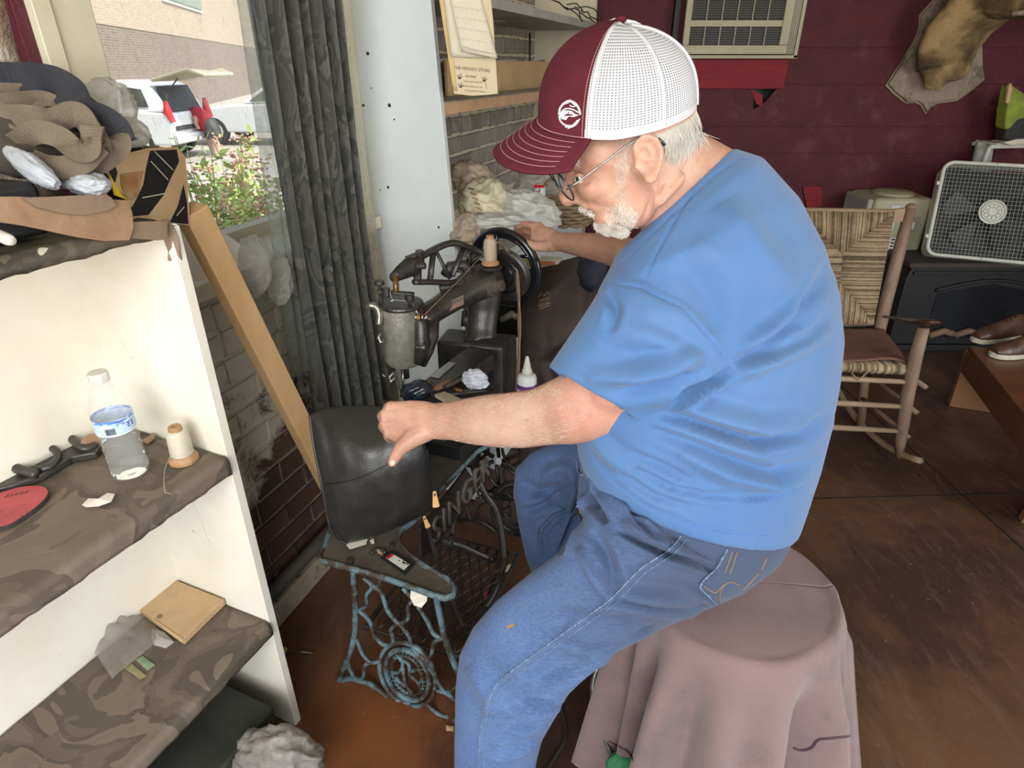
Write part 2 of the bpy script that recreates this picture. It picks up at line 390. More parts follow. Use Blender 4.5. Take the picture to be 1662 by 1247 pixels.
mb = MB(); mb.box((1.0, 1.4, -.05), (8.0, 7.0, .1)); fl = struct(mb.build('floor', M['floor']))
# thin joint lines between the floor sheets
mb = MB(); mb.bar((1.95, -1, .001), (1.75, 4.0, .001), .004, .002); mb.bar((.2, 1.95, .001), (3.9, 2.1, .001), .004, .002); struct(mb.build('trim_1', M['black']))
mb = MB(); mb.box((1.4, .9, 2.75), (7.2, 6.6, .1)); struct(mb.build('ceiling', M['cream_paint']))
mb = MB(); mb.box((4.7, 2.4, 1.35), (.1, 3.4, 2.7)); struct(mb.build('wall_right', M['maroon']))
# back wall of wide maroon boards, with a broken hole below the red board under the air conditioner
BY = 4.05
mb = MB(); mb.box((2.2, BY + .14, 1.35), (5.2, .1, 2.7)); wb = struct(mb.build('wall_back', M['black']))
zs = [0, .38, .70, 1.065, 1.22, 1.45, 1.64, 2.0, 2.4, 2.5, 2.72]
for i in range(len(zs) - 1):
    z0, z1 = zs[i] + .0006, zs[i + 1] - .0004
    if i == 4:
        hx0, hx1 = 1.40, 1.56
        mb = MB(); mb.prism([Vector(p) for p in [(-.4, BY, z0), (4.75, BY, z0), (4.75, BY, z1), (hx1 + .02, BY, z1), (hx1 + .005, BY, z1 - .03), (hx1 - .05, BY, z1 - .10), (hx0 + .05, BY, z1 - .135), (hx0 + .03, BY, z1 - .04), (hx0 - .02, BY, z1 - .02), (hx0 - .05, BY, z1), (-.4, BY, z1)]], (0, .02, 0))
    else:
        mb = MB(); mb.box((2.175, BY + .01, (z0 + z1) / 2), (5.15, .02, z1 - z0))
    mb.build('board', M['maroon'], wb, bevel=.0008)
mb = MB(); mb.prism([(1.41, BY + .004, 1.43), (1.49, BY - .006, 1.395), (1.50, BY - .012, 1.325), (1.465, BY - .002, 1.345)], (0, .006, 0)); mb.build('splinter', M['red_board'], wb)

# left wall: brick, with the window opening
WF = -.062                                                            # face of the mortar
WO = -.34
def wallbox(mb, t0, t1, z0, z1, n0=WO, n1=WF): mb.box(Wp((t0 + t1) / 2, (n0 + n1) / 2, (z0 + z1) / 2), (t1 - t0, n1 - n0, z1 - z0), (WT, WN, UP))
T0, T1, SILL, HEAD = -.08, .76, 1.10, 2.45
mb = MB(); wallbox(mb, -.27, 3.15, -.02, SILL); wallbox(mb, -2.6, -.27, -.02, 2.72, WO, -.19); wallbox(mb, -.27, T0, SILL, 2.72); wallbox(mb, T1, 3.15, SILL, 2.72); wallbox(mb, T0, T1, HEAD, 2.72)
wl_ = struct(mb.build('wall_left', M['mortar']))
def brick_mat(name, c1, c2, c3, wash, wlo, whi, zlo=None, zhi=None):
    m, nt, N, L, b = _mat(name); g = N.new('ShaderNodeNewGeometry'); oi = N.new('ShaderNodeObjectInfo'); pos = g.outputs['Position']
    col = ramp(N, L, oi.outputs['Random'], [(0, c1), (.5, c2), (1, c3)])
    f = noi(N, L, pos, 18, 8, .75); k = ramp(N, L, f, [(.35, (0, 0, 0)), (.7, (.55, .55, .55))]); col = mixc(N, L, k, col, tuple(x * .45 for x in c1))
    w = noi(N, L, pos, 7, 8, .72, .5)
    if zlo is not None:
        sp = N.new('ShaderNodeSeparateXYZ'); L.new(pos, sp.inputs[0]); mr = N.new('ShaderNodeMapRange')
        mr.inputs['From Min'].default_value = zlo; mr.inputs['From Max'].default_value = zhi; mr.inputs['To Min'].default_value = -.16; mr.inputs['To Max'].default_value = .17
        L.new(sp.outputs[2], mr.inputs['Value']); ad = N.new('ShaderNodeMath'); ad.operation = 'ADD'; L.new(w, ad.inputs[0]); L.new(mr.outputs[0], ad.inputs[1]); w = ad.outputs[0]
    k = ramp(N, L, w, [(wlo, (0, 0, 0)), (whi, (.9, .9, .9))]); col = mixc(N, L, k, col, wash)
    L.new(col, b.inputs['Base Color']); b.inputs['Roughness'].default_value = .85; bump(N, L, b, noi(N, L, pos, 45, 7, .75), .8, .008); return m
M['brick_low'] = brick_mat('old_brick', (.10, .048, .032), (.075, .042, .032), (.14, .07, .045), (.66, .60, .47), .46, .57, .30, .82)
M['brick_mortar'] = brick_mat('old_mortar', (.34, .28, .20), (.34, .28, .20), (.34, .28, .20), (.66, .60, .47), .46, .57, .30, .82)
wl_.data.materials.clear(); wl_.data.materials.append(M['brick_mortar'])
M['brick_grey'] = brick_mat('grey_brick', (.30, .27, .235), (.38, .34, .29), (.24, .215, .185), (.55, .51, .44), .58, .75)
def brick_mesh(L, H, Dp, rnd, mat):
    bm = bmesh.new(); bmesh.ops.create_cube(bm, size=1)
    for v in bm.verts:
        s = Vector((v.co.x * L, v.co.y * Dp, v.co.z * H)) + Vector([rnd.uniform(-.003, .003) for _ in range(3)])
        v.co = WT * s.x + WN * s.y + UP * s.z
    bmesh.ops.bevel(bm, geom=bm.edges[:], offset=.004, segments=1, affect='EDGES')
    me = bpy.data.meshes.new('brick'); bm.to_mesh(me); bm.free(); me.materials.append(mat); return me
def lay(t0, t1, z0, z1, mat, L=.205, H=.062, jt=.012, jh=.016):
    rnd = random.Random(int(t0 * 100) + 5); full = [brick_mesh(L, H, .03, rnd, mat) for _ in range(5)]; half = [brick_mesh(L * .48, H, .03, rnd, mat) for _ in range(3)]
    z = z0 + H / 2; r = 0
    while z + H / 2 < z1:
        t = t0 + ((r % 2) * -(L + jt) / 2); hd = r % 6 == 4
        while t < t1:
            l = L * .48 if hd else L
            c = t + l / 2
            if c - l / 2 >= t0 - .03 and c + l / 2 <= t1 + .03:
                o = bpy.data.objects.new('brick', (half if hd else full)[rnd.randrange(3)]); COL.objects.link(o); o.parent = wl_
                o.location = Wp(c, WF - .0115 + rnd.uniform(-.0015, .0025), z) - ROOT[wl_.name]; o.rotation_euler.y = rnd.uniform(-.008, .008)
            t += l + jt
        z += H + jh; r += 1
lay(-.25, .80, .10, 1.03, M['brick_low'])
lay(.84, 3.05, .98, 1.93, M['brick_grey'])
# peeled plaster left of the window, bare strip and casing
mb = MB()
mb.sheet(lambda a, b: Wp(lerp(-1.6, -.200, a), WF + .012 + .008 * nz(Vector((a * 9, b * 9, 0)), 1.7), lerp(1.335, 2.7, b)), 30, 30); struct(mb.build('trim_2', M['plaster'], smooth=True, solid=.01))
mb = MB(); wallbox(mb, -.207, -.184, 1.05, 2.7, WF, WF + .034); struct(mb.build('trim_3', M['maroon'], bevel=.002))
wroot = struct(root('window_1', Wp(.3, -.1, SILL), 'x', 'x')); del wroot['label']; del wroot['category']
mb = MB(); wallbox(mb, -.184, -.150, SILL - .02, 2.6, WF, -.012); mb.build('casing_bead', M['cream_paint'], wroot, bevel=.002)
mb = MB(); wallbox(mb, -.150, -.066, SILL - .02, 2.6, WF, -.02); mb.build('casing', M['cream_paint'], wroot, bevel=.003)
mb = MB(); wallbox(mb, .735, .80, SILL - .02, 2.6, WF - .1, -.03); mb.build('casing', M['cream_paint'], wroot, bevel=.003)
mb = MB(); wallbox(mb, -.15, .78, SILL - .035, SILL + .004, WO, .015); mb.build('sill', M['cream_paint'], wroot, bevel=.004)
mb = MB(); wallbox(mb, T0, -.055, SILL, 2.6, -.24, -.19); mb.build('sash', M['cream_paint'], wroot, bevel=.003)
mb = MB(); wallbox(mb, .70, .76, SILL, 2.6, -.24, -.19); mb.build('sash', M['cream_paint'], wroot, bevel=.003)
mb = MB(); wallbox(mb, -.055, .70, SILL, SILL + .035, -.24, -.19); mb.build('sash', M['cream_paint'], wroot, bevel=.003)
def glass_mat():
    m, nt, N, L, b = _mat('dusty_glass'); out = nt.nodes['Material Output']
    v = coords(N, L, scale=(1, 1, .25)); f = noi(N, L, v, 90, 3, .6); k = ramp(N, L, f, [(.62, (.02,) * 3), (.70, (.28,) * 3)])
    w = N.new('ShaderNodeBsdfDiffuse'); w.inputs[0].default_value = (.7, .68, .62, 1); tr = N.new('ShaderNodeBsdfTransparent'); tr.inputs[0].default_value = (.97, .98, .96, 1)
    gl = N.new('ShaderNodeBsdfGlossy'); gl.inputs['Roughness'].default_value = .04
    m1 = N.new('ShaderNodeMixShader'); L.new(k, m1.inputs[0]); L.new(tr.outputs[0], m1.inputs[1]); L.new(w.outputs[0], m1.inputs[2])
    m2 = N.new('ShaderNodeMixShader'); m2.inputs[0].default_value = .04; L.new(m1.outputs[0], m2.inputs[1]); L.new(gl.outputs[0], m2.inputs[2])
    L.new(m2.outputs[0], out.inputs[0]); return m
mb = MB(); wallbox(mb, -.06, .71, SILL + .03, 2.5, -.217, -.213); mb.build('pane', glass_mat(), wroot)
# baseboard: pale beam on the floor with a dark pipe above it
mb = MB(); wallbox(mb, -.33, 1.2, 0, .085, WF, .0); struct(mb.build('baseboard_left', pm('dirty_white_wood', (.40, .34, .25), (.28, .23, .16), 9, .7, .3, 40, dirt=(.05, .035, .025), dsc=22, dlo=.58, dhi=.66), bevel=.005))
mb = MB(); mb.tube([Wp(-.33, -.02, .12), Wp(1.2, -.02, .12)], .022, 12); struct(mb.build('trim_4', M['dusty_iron'], smooth=True))

# ---------------------------------------------------------------- outside
GZ = -.35
M['asphalt'] = pm('asphalt', (.38, .35, .31), (.31, .29, .26), 3, .9, .2, 60)
M['soil'] = pm('soil', (.20, .15, .09), (.13, .10, .06), 9, .95, .4, 40)
mb = MB(); mb.box((-12, 22, GZ - .06), (60, 60, .1)); struct(mb.build('ground', M['asphalt']))
mb = MB(); mb.prism([Wp(-3, -.4, GZ - .01), Wp(4.5, -.4, GZ - .01), Wp(4.5, -3.3, GZ - .01), Wp(-3, -3.3, GZ - .01)], (0, 0, .06)); struct(mb.build('planting_bed', M['soil']))
mb = MB(); mb.prism([Wp(-3, -3.3, GZ - .01), Wp(5.5, -3.3, GZ - .01), Wp(5.5, -3.45, GZ - .01), Wp(-3, -3.45, GZ - .01)], (0, 0, .14)); struct(mb.build('kerb', pm('concrete', (.5, .48, .43), (.42, .4, .36), 8, .9, .2), bevel=.01))
fa, fb = Vector((-13.8, 23.5, 0)), Vector((-19.6, 51.2, 0)); fd = (fb - fa).normalized(); fn = Vector((fd.y, -fd.x, 0))
def fbrick(name, c1, c2, mo):
    m, nt, N, L, b = _mat(name); tc = N.new('ShaderNodeTexCoord'); br = N.new('ShaderNodeTexBrick'); L.new(tc.outputs['UV'], br.inputs[0])
    br.inputs['Color1'].default_value = C3(c1); br.inputs['Color2'].default_value = C3(c2); br.inputs['Mortar'].default_value = C3(mo)
    br.inputs['Scale'].default_value = 1; br.inputs['Brick Width'].default_value = .23; br.inputs['Row Height'].default_value = .085; br.inputs['Mortar Size'].default_value = .010; br.inputs['Bias'].default_value = -.2
    L.new(br.outputs[0], b.inputs['Base Color']); b.inputs['Roughness'].default_value = .9; bump(N, L, b, br.outputs['Fac'], -.4, .01); return m
bl = root('brick_building', fa, 'brown brick building across the parking lot, pale upper courses over a darker base', 'building')
def facade(name, u0, u1, z0, z1, mat, n=0):
    mb = MB(); a = fa + fd * u0 + fn * n; c = fa + fd * u1 + fn * n
    mb.add([a + UP * z0, c + UP * z0, c + UP * z1, a + UP * z1, a + UP * z0 - fn * .3, c + UP * z0 - fn * .3, c + UP * z1 - fn * .3, a + UP * z1 - fn * .3], [(0, 1, 2, 3), (4, 7, 6, 5), (3, 2, 6, 7), (0, 4, 5, 1), (1, 5, 6, 2), (0, 3, 7, 4)])
    mb.uv[0] = [(u0, z0), (u1, z0), (u1, z1), (u0, z1)]
    return mb.build(name, mat, bl, fix=False)
facade('lower_wall', -16, 40, GZ - .05, 2.80, fbrick('dark_brick', (.20, .15, .12), (.135, .10, .08), (.26, .23, .19)))
facade('upper_wall', -16, 40, 2.80, 9, fbrick('tan_brick', (.38, .30, .22), (.29, .225, .165), (.44, .38, .31)), .02)
def wq(x, y):                                                         # point on the facade
    d = D(x, y); k = (fa - CAM).dot(fn) / d.dot(fn); return CAM + d * k
q0, q1 = wq(262, 6), wq(326, 18); u0 = (q0 - fa).dot(fd); u1 = (q1 - fa).dot(fd); zb = (q0.z + q1.z) / 2
fr = facade('window', u0, u1, zb, zb + 2.2, M['white_metal'], .08); 
mb = MB(); a = fa + fd * (u0 + .15) + fn * .1; c = fa + fd * (u1 - .15) + fn * .1; mb.prism([a + UP * (zb + .14), c + UP * (zb + .14), c + UP * (zb + 2.1), a + UP * (zb + 2.1)], fn * .03)
mb.build('pane', pm('green_glass', (.07, .10, .06), (.14, .16, .10), 2, .1, 0), fr)

# parked cars
M['car_white'] = pm('car_white', (.75, .76, .75), (.72, .73, .72), 2, .25, 0, coat=.5)
M['car_glass'] = pm('car_glass', (.03, .035, .035), (.08, .09, .085), 3, .08, 0)
M['car_dark'] = pm('car_dark', (.02, .02, .022), (.03, .03, .03), 3, .6, 0)
M['tail_red'] = pm('tail_red', (.55, .02, .02), (.40, .01, .015), 3, .2, 0)
def car(name, o, h, label, hatch, L=4.3, wd=1.78):
    h = Vector(h).normalized(); sd_ = Vector((-h.y, h.x, 0)); o = Vector(o)               # o = rear right... rear near corner; h = heading; sd_ = away from viewer
    if sd_.y < 0: sd_ = -sd_
    r = root(name, o + h * L / 2 + sd_ * wd / 2, label, 'car'); Q = lambda a, b, z: o + h * a + sd_ * b + UP * z
    low = [(0, .38), (0, .72), (.06, .98), (.9, 1.03), (3.0, 1.0), (L - .15, .86), (L, .62), (L, .32)]
    mb = MB(); mb.prism([Q(a, .0, z) for a, z in low[1:-1]] + [Q(L, 0, .32), Q(L * .0 + .03, 0, .32)], sd_ * wd); mb.build('body', M['car_white'], r, bevel=.05)
    cab = [(.10, 1.0), (.38, 1.52), (.75, 1.62), (2.05, 1.60), (2.95, 1.02)]
    mb = MB()
    n = len(cab); vs = [Q(a, .05 if z < 1.1 else .2, z) for a, z in cab] + [Q(a, wd - (.05 if z < 1.1 else .2), z) for a, z in cab]
    mb.add(vs, [tuple(range(n)), tuple(range(n, 2 * n))[::-1]] + [(i, (i + 1) % n, n + (i + 1) % n, n + i) for i in range(n)]); mb.build('cabin', M['car_white'], r, bevel=.03)
    def side(pts, nm):
        mb = MB(); mb.prism([Q(a, .05 + (z - 1.0) / .62 * .15 - .012, z) for a, z in pts], -sd_ * .012); mb.build(nm, M['car_glass'], r)
    side([(.45, 1.10), (.58, 1.44), (1.0, 1.50), (1.05, 1.10)], 'side_window'); side([(1.13, 1.10), (1.10, 1.50), (1.75, 1.50), (1.85, 1.10)], 'side_window'); side([(1.95, 1.10), (1.85, 1.50), (2.05, 1.49), (2.70, 1.08)], 'side_window')
    for a in (.82, L - .85):
        for b in (-.02, wd - .18):
            mb = MB(); mb.lathe([(.20, 0), (.33, .0), (.345, .04), (.345, .16), (.33, .2), (.2, .2)], Q(a, b, .345), sd_, 24); w = mb.build('wheel', M['rubber'], r, smooth=False)
            mb = MB(); mb.lathe([(.05, -.02), (.22, -.015), (.23, .02)], Q(a, b, .345), sd_, 20)
            for k in range(8): e = PI * k / 4; mb.bar(Q(a, b - .022, .345), Q(a + .2 * math.cos(e), b - .02, .345 + .2 * math.sin(e)), .035, .02, sd_)
            mb.build('rim', M['white_metal'], w)
    if hatch:
        mb = MB(); mb.prism([Q(-.012, .14, .62), Q(-.012, wd - .14, .62), Q(.30, wd - .26, 1.50), Q(.30, .26, 1.50)], -h * .02); mb.build('cargo_opening', M['car_dark'], r)
        mb = MB(); mb.prism([Q(.33, .15, 1.58), Q(.33, wd - .15, 1.58), Q(-.55, wd - .12, 1.80), Q(-.86, wd - .2, 1.68), Q(-.86, .2, 1.68), Q(-.55, .12, 1.80)], (0, 0, .07)); g = mb.build('tailgate', M['cream_plastic'], r, bevel=.03)
        mb = MB(); mb.tube([Q(.15, .15, 1.25), Q(-.3, .14, 1.66)], .015, 6); mb.build('gas_strut', M['car_dark'], r)
    else:
        mb = MB(); mb.prism([Q(.07, .2, 1.08), Q(.07, wd - .2, 1.08), Q(.33, wd - .28, 1.48), Q(.33, .28, 1.48)], -h * .02); mb.build('rear_window', M['car_glass'], r)
    for b in (.0, wd - .12):
        mb = MB(); mb.prism([Q(-.02, b - .01, .80), Q(-.02, b + .13, .80), Q(.03, b + .13, 1.05), Q(.06, b + .1, 1.22), Q(.06, b, 1.22), Q(.1, b - .02, .98)], -h * .03); mb.build('tail_light', M['tail_red'], r)
    mb = MB(); mb.box(Q(-.03, wd / 2, .45), (.12, wd * .98, .2), (h, sd_, UP)); mb.build('bumper', M['car_white'], r, bevel=.04)
    return r
c1 = car('white_hatchback', Z(292, 262, GZ) + Vector((0, 0, GZ * 0)), (-1, .06, 0), 'white hatchback with raised tailgate in the lot outside the window', True)
c2 = car('white_sedan', Z(446, 250, GZ) + Vector((1.6, 1.6, 0)), (-1, .06, 0), 'white car with silver wheel parked beyond the open hatchback', False, 4.6)
# passer-by bending into the boot
pr = root('person', Z(352, 256, GZ), 'person in red shirt and dark shorts bending into the open white hatchback', 'person')
k = 14.4
mb = MB(); mb.limb([(357, 256, k, 7), (355, 240, k, 9), (348, 226, k, 12), (343, 208, k, 17)]); mb.limb([(347, 250, k + .2, 7), (343, 238, k + .2, 9), (340, 226, k + .2, 12), (341, 208, k + .2, 17)])
mb.limb([(343, 206, k, 22), (330, 195, k, 24), (318, 188, k, 22)]); mb.limb([(316, 192, k - .2, 9), (318, 202, k - .2, 7), (322, 208, k - .2, 6)]); mb.limb([(314, 186, k, 9), (306, 186, k, 9)]); mb.ball(P(303, 188, k), .11)
mb.limb([(357, 256, k, 7), (352, 257, k - .15, 6)])
M['skin_far'] = pm('skin_far', (.5, .28, .2), (.45, .25, .18), 9, .6, 0)
put(voxel(mb, .03, 3), 'body', M['skin_far'], pr)
mb = MB(); mb.limb([(338, 203, k, 27), (330, 195, k, 30), (318, 187, k, 30), (311, 187, k, 22)]); put(voxel(mb, .03, 3), 'shirt', pm('red_cloth', (.55, .02, .04), (.45, .015, .03), 9, .8, 0), pr)
mb = MB(); mb.limb([(341, 204, k, 27), (347, 213, k, 24), (351, 222, k, 18)]); mb.limb([(339, 206, k + .2, 25), (342, 222, k + .2, 17)]); put(voxel(mb, .03, 3), 'shorts', M['car_dark'], pr)

# flowering weeds just outside the glass
M['leaf_light'] = pm('leaf_light', (.48, .56, .14), (.28, .40, .09), 14, .5, 0)
M['leaf_light'].node_tree.nodes['Principled BSDF'].inputs['Subsurface Weight'].default_value = .0
M['flower'] = pm('flower', (.55, .25, .12), (.65, .4, .28), 30, .7, 0)
def shrub(name, t, n, rad, hgt, cnt, label, seed, fl=14):
    rnd = random.Random(seed); b = Wp(t, n, GZ + .05); r = root(name, b, label, 'plant', None)
    st = MB(); lv = MB(); fw = MB()
    for i in range(16):
        a = rnd.uniform(0, 6.28); q = rad * rnd.uniform(.2, 1); top = b + Vector((math.cos(a) * q, math.sin(a) * q, hgt * rnd.uniform(.6, 1)))
        mid = lerp(b, top, .5) + Vector((rnd.uniform(-.05, .05), rnd.uniform(-.05, .05), .08)); pts = [b + Vector((math.cos(a), math.sin(a), 0)) * q * .3, mid, top]; st.tube(pts, [.006, .004, .002], 4)
        for j in range(cnt // 16):
            t_ = rnd.uniform(.35, 1); c = (lerp(pts[0], mid, t_ * 2) if t_ < .5 else lerp(mid, top, t_ * 2 - 1)) + Vector([rnd.gauss(0, .035) for _ in range(3)])
            d = Vector((rnd.uniform(-1, 1), rnd.uniform(-1, 1), rnd.uniform(-.3, .8))).normalized(); w = d.cross(Vector((rnd.uniform(-1, 1), rnd.uniform(-1, 1), 1))).normalized(); l = rnd.uniform(.05, .11)
            lv.add([c, c + d * l * .5 + w * l * .22, c + d * l, c + d * l * .5 - w * l * .22], [(0, 1, 2, 3)])
        if i < fl:
            for j in range(10):
                c = top + Vector([rnd.gauss(0, .03) for _ in range(3)]); fw.ell(c, Vector((.013, 0, 0)), Vector((0, .013, 0)), Vector((0, 0, .009)), 5, 3)
    st.build('stems', M['leaf_light'], r, stuff=True); lv.build('foliage', M['leaf_light'], r, stuff=True, fix=False); 
    if fl: fw.build('flower_heads', M['flower'], r, stuff=True)
spec = [(1.62, -1.35, .26, 1.20, 420, 'tall flowering weed, nearest the glass at the curtain edge', 5, 12), (1.72, -1.75, .26, 1.12, 400, 'leafy green weed outside the window, just right of the striped box', 6, 4), (2.45, -2.1, .34, 1.30, 480, 'flowering weed partly behind the sheer curtain edge', 7, 14), (2.72, -2.5, .34, 1.22, 460, 'middle flowering weed of the bed with rusty flower heads', 8, 14),
        (2.28, -2.3, .16, 1.50, 300, 'lone taller weed stem before the open hatchback', 9, 4), (3.35, -3.0, .36, 1.32, 460, 'far flowering weed near the kerb', 10, 14), (1.98, -1.3, .28, 1.3, 320, 'green weed mostly hidden behind the camouflage curtain', 11, 6)]
for s_ in spec: shrub('flowering_weed', *s_)
# ================================================================ LEFT SIDE: bookcase and what lies on it
class Plane:
    def __init__(s, o, n): s.o = Vector(o); s.n = Vector(n).normalized(); s.n = s.n if s.n.dot(CAM - s.o) > 0 else -s.n
    def __call__(s, x, y, off=0):
        d = D(x, y); k = (s.o - CAM).dot(s.n) / d.dot(s.n); return CAM + d * k + s.n * off
M['tan_leather'] = woodm('tan_leather', (.34, .215, .125), (.24, .14, .08), (1, 5, 5), .6, 6, .1)
M['grey_leather'] = woodm('grey_leather', (.26, .18, .12), (.19, .13, .085), (1, 5, 5), .65, 6, .1)
M['camo_cover'] = camo('camo_cover', [(.145, .115, .085), (.165, .130, .095), (.075, .062, .045), (.115, .09, .066)], 5.0, .75, spots=None)
M['camo_curtain'] = camo('camo_curtain', [(.062, .062, .053), (.085, .083, .070), (.042, .044, .039), (.115, .112, .095)], 11, .8, (1, 1, .55))
M['camo_gloss'] = camo('camo_gloss', [(.055, .045, .030), (.10, .085, .055), (.020, .018, .012), (.05, .045, .03)], 6, .45, spots=(.45, .43, .34))
bc = root('bookcase', BO, 'tall white painted bookcase with camouflage-covered shelves below the window', 'bookcase')
ZT, Z1, Z2 = 1.322, .853, .385
def bbox(mb, a0, a1, b0, b1, z0, z1): mb.box(Bk((a0 + a1) / 2, (b0 + b1) / 2, (z0 + z1) / 2), (a1 - a0, b1 - b0, z1 - z0), (BA, BD, UP)); return mb
bbox(MB(), -.021, 0, 0, .295, 0, ZT - .012).build('side_panel', M['white_paint'], bc, bevel=.0015)
bbox(MB(), 1.25, 1.27, 0, .295, 0, ZT - .012).build('side_panel', M['white_paint'], bc, bevel=.0015)
bbox(MB(), 0, 1.25, .285, .297, Z2 - .03, ZT - .02).build('back_panel', M['white_paint'], bc)
for nm, z in (('shelf', ZT - .004), ('shelf', Z1 - .006), ('shelf', Z2 - .006)):
    bbox(MB(), 0.001, 1.249, .004, .283, z - .02, z).build(nm, M['white_paint'], bc)
def cover(z, drop, a0, mat, front=.0):
    def fn(u, v):
        a = lerp(a0, 1.24, u); w = v * (.275 + drop + .012)
        if w < .275: b = .28 - w; zz = z + .003
        else:
            q = w - .275; b = .004 - min(q, .012); zz = z + .003 - max(0, q - .006)
        n = nz(Vector((a * 7, b * 9, z * 3)), 2.3); zz += .0022 * n; b -= .004 * abs(nz(Vector((a * 11, 3, z)), 5)) if w > .275 else 0
        if w > .275: zz += .003 * nz(Vector((a * 9, 1, z)), 7) * (v > .97)
        return Bk(a, b, zz)
    return MB().sheet(fn, 90, 40).build('shelf_cover', mat, bc, smooth=True, solid=.0025, fix=False)
cover(Z1, .032, .006, M['camo_cover']); cover(Z2, .028, .004, M['camo_cover']); cover(ZT + .002, .020, .02, M['camo_gloss'])

def crumple(c, e1, e2, e3, seed, amp=.25, fr=2.2, n=56, m=40, neck=None):
    mb = MB(); mb.ell((0, 0, 0), Vector((1, 0, 0)), Vector((0, 1, 0)), Vector((0, 0, 1)), n, m); out = MB(); out.f = mb.f
    for v in mb.v:
        q = v * fr + Vector((seed * 3.1, seed, -seed)); r = 1 + amp * (1 - 2.4 * abs(noise.noise(q))) + amp * .5 * (1 - 2.5 * abs(noise.noise(q * 2.3))) + amp * .25 * noise.noise(q * 6)
        if neck: r *= 1 - neck * max(0, v.z) ** 2
        out.v.append(Vector(c) + e1 * v.x * r + e2 * v.y * r + e3 * v.z * r)
    return out
def pax(cx, cy, ax, ay, rot, d, th):
    k = d / 1000; c, q = math.cos(rot), math.sin(rot); return P(cx, cy, d), (RT * c + DN * q) * ax * k, D(cx, cy).normalized() * th, (RT * q - DN * c) * ay * k
def film(cx, cy, ax, ay, rot, d, th, seed, mat, name, label, cat='plastic bag', amp=.25, fr=2.2, neck=None, group=None):
    c, a, b, e = pax(cx, cy, ax, ay, rot, d, th)
    o = crumple(c, a, b, e, seed, amp, fr, neck=neck).build(name, mat, smooth=True, fix=False); return tag(o, label, cat, group)
M['paper'] = pm('paper', (.66, .63, .55), (.58, .55, .47), 8, .8, .1)
M['film_white'] = thin('film_white', (.86, .85, .80), .72, .3, 26, .8, .6)
M['film_clear'] = thin('film_clear', (.62, .60, .55), .45, .18, 30, .9, .4)
M['film_grey'] = thin('film_grey', (.50, .46, .42), .70, .2, 30, .9, .35)
M['film_zip'] = thin('film_zip', (.42, .38, .33), .34, .12, 26, .5, .2); M['film_blue'] = thin('film_blue', (.60, .64, .70), .92, .4, 18, .5, .3)
M['webbing_tan'] = pm('webbing_tan', (.155, .125, .085), (.115, .09, .06), 9, .85, .5, 160, dsc=8)
M['dark_canvas'] = pm('dark_canvas', (.05, .04, .03), (.035, .028, .02), 9, .9, .4, 160); M['webbing_black'] = pm('webbing_black', (.018, .02, .028), (.028, .03, .038), 20, .85, .5, 200)
def ribbon(mb, pts, w, th=.0022, tw0=0.0, tw1=0.0, face=None):        # flat strap along (x,y,distance) points
    q = spline(pts, 8); ps = [P(*p) for p in q]; n = len(ps); o = len(mb.v)
    for i, p in enumerate(ps):
        t = (ps[min(i + 1, n - 1)] - ps[max(i - 1, 0)]).normalized(); f = (face or (CAM - p)).normalized(); f = (f - t * f.dot(t)).normalized()
        a = lerp(tw0, tw1, i / (n - 1)) + .25 * math.sin(i * .5); s_ = t.cross(f); g = f * math.cos(a) + s_ * math.sin(a); s_ = t.cross(g)
        for (u, v) in ((-1, -1), (1, -1), (1, 1), (-1, 1)): mb.v.append(p + s_ * u * w / 2 + g * v * th / 2)
    for i in range(n - 1):
        for k in range(4):
            l = (k + 1) % 4; mb.f.append((o + i * 4 + k, o + i * 4 + l, o + (i + 1) * 4 + l, o + (i + 1) * 4 + k))
    mb.f += [(o, o + 1, o + 2, o + 3), tuple(o + (n - 1) * 4 + k for k in range(4))]
    return mb
def strap(name, pts, w, mat, label, tw0=0, tw1=0, group=None):
    return tag(ribbon(MB(), pts, w, .003, tw0, tw1).build(name, mat, smooth=False, bevel=.0008), label, 'strap', group)
# heap of webbing on the top shelf (each strap its own thing)
g = 'tan webbing straps tangled on the bookcase'
strap('webbing_strap', [(-40, 150, .97), (60, 158, .96), (125, 165, .95), (160, 200, .94), (175, 235, .93), (178, 262, .93)], .038, M['webbing_tan'], 'tan strap arching over the heap just inside the black strap', .2, .9)
strap('webbing_strap', [(-40, 165, .95), (10, 170, .94), (60, 165, .93), (85, 175, .93), (45, 195, .92), (0, 185, .92)], .034, M['webbing_tan'], 'tan strap folded over at the upper left of the heap', .7, -.3)
strap('webbing_strap', [(70, 285, .93), (30, 262, .89), (4, 225, .88), (12, 193, .88), (42, 190, .88), (85, 195, .88), (125, 185, .88), (150, 215, .89), (165, 250, .9)], .033, M['webbing_tan'], 'tan strap making the big open loop at the left of the heap', -.5, .5)
strap('webbing_strap', [(28, 232, .88), (60, 215, .86), (95, 222, .86), (125, 245, .86), (145, 238, .87), (150, 205, .88)], .031, M['webbing_tan'], 'tan strap crossing the front centre of the heap in a wave', .3, -.6)
strap('webbing_strap', [(20, 245, .90), (60, 262, .88), (100, 272, .87), (135, 262, .87), (160, 235, .88)], .031, M['webbing_tan'], 'tan strap lying lowest across the heap front', -.4, .2)
strap('webbing_strap', [(110, 275, .90), (150, 268, .90), (185, 245, .91), (192, 225, .92), (165, 205, .93), (140, 205, .93)], .033, M['webbing_tan'], 'tan strap curling back at the right end of the heap', .6, -.4)
strap('webbing_strap', [(60, 140, .98), (100, 150, .96), (130, 175, .95), (120, 200, .93), (90, 215, .92), (60, 240, .91)], .032, M['webbing_tan'], 'tan strap coming down through the middle of the heap', -.2, .6)
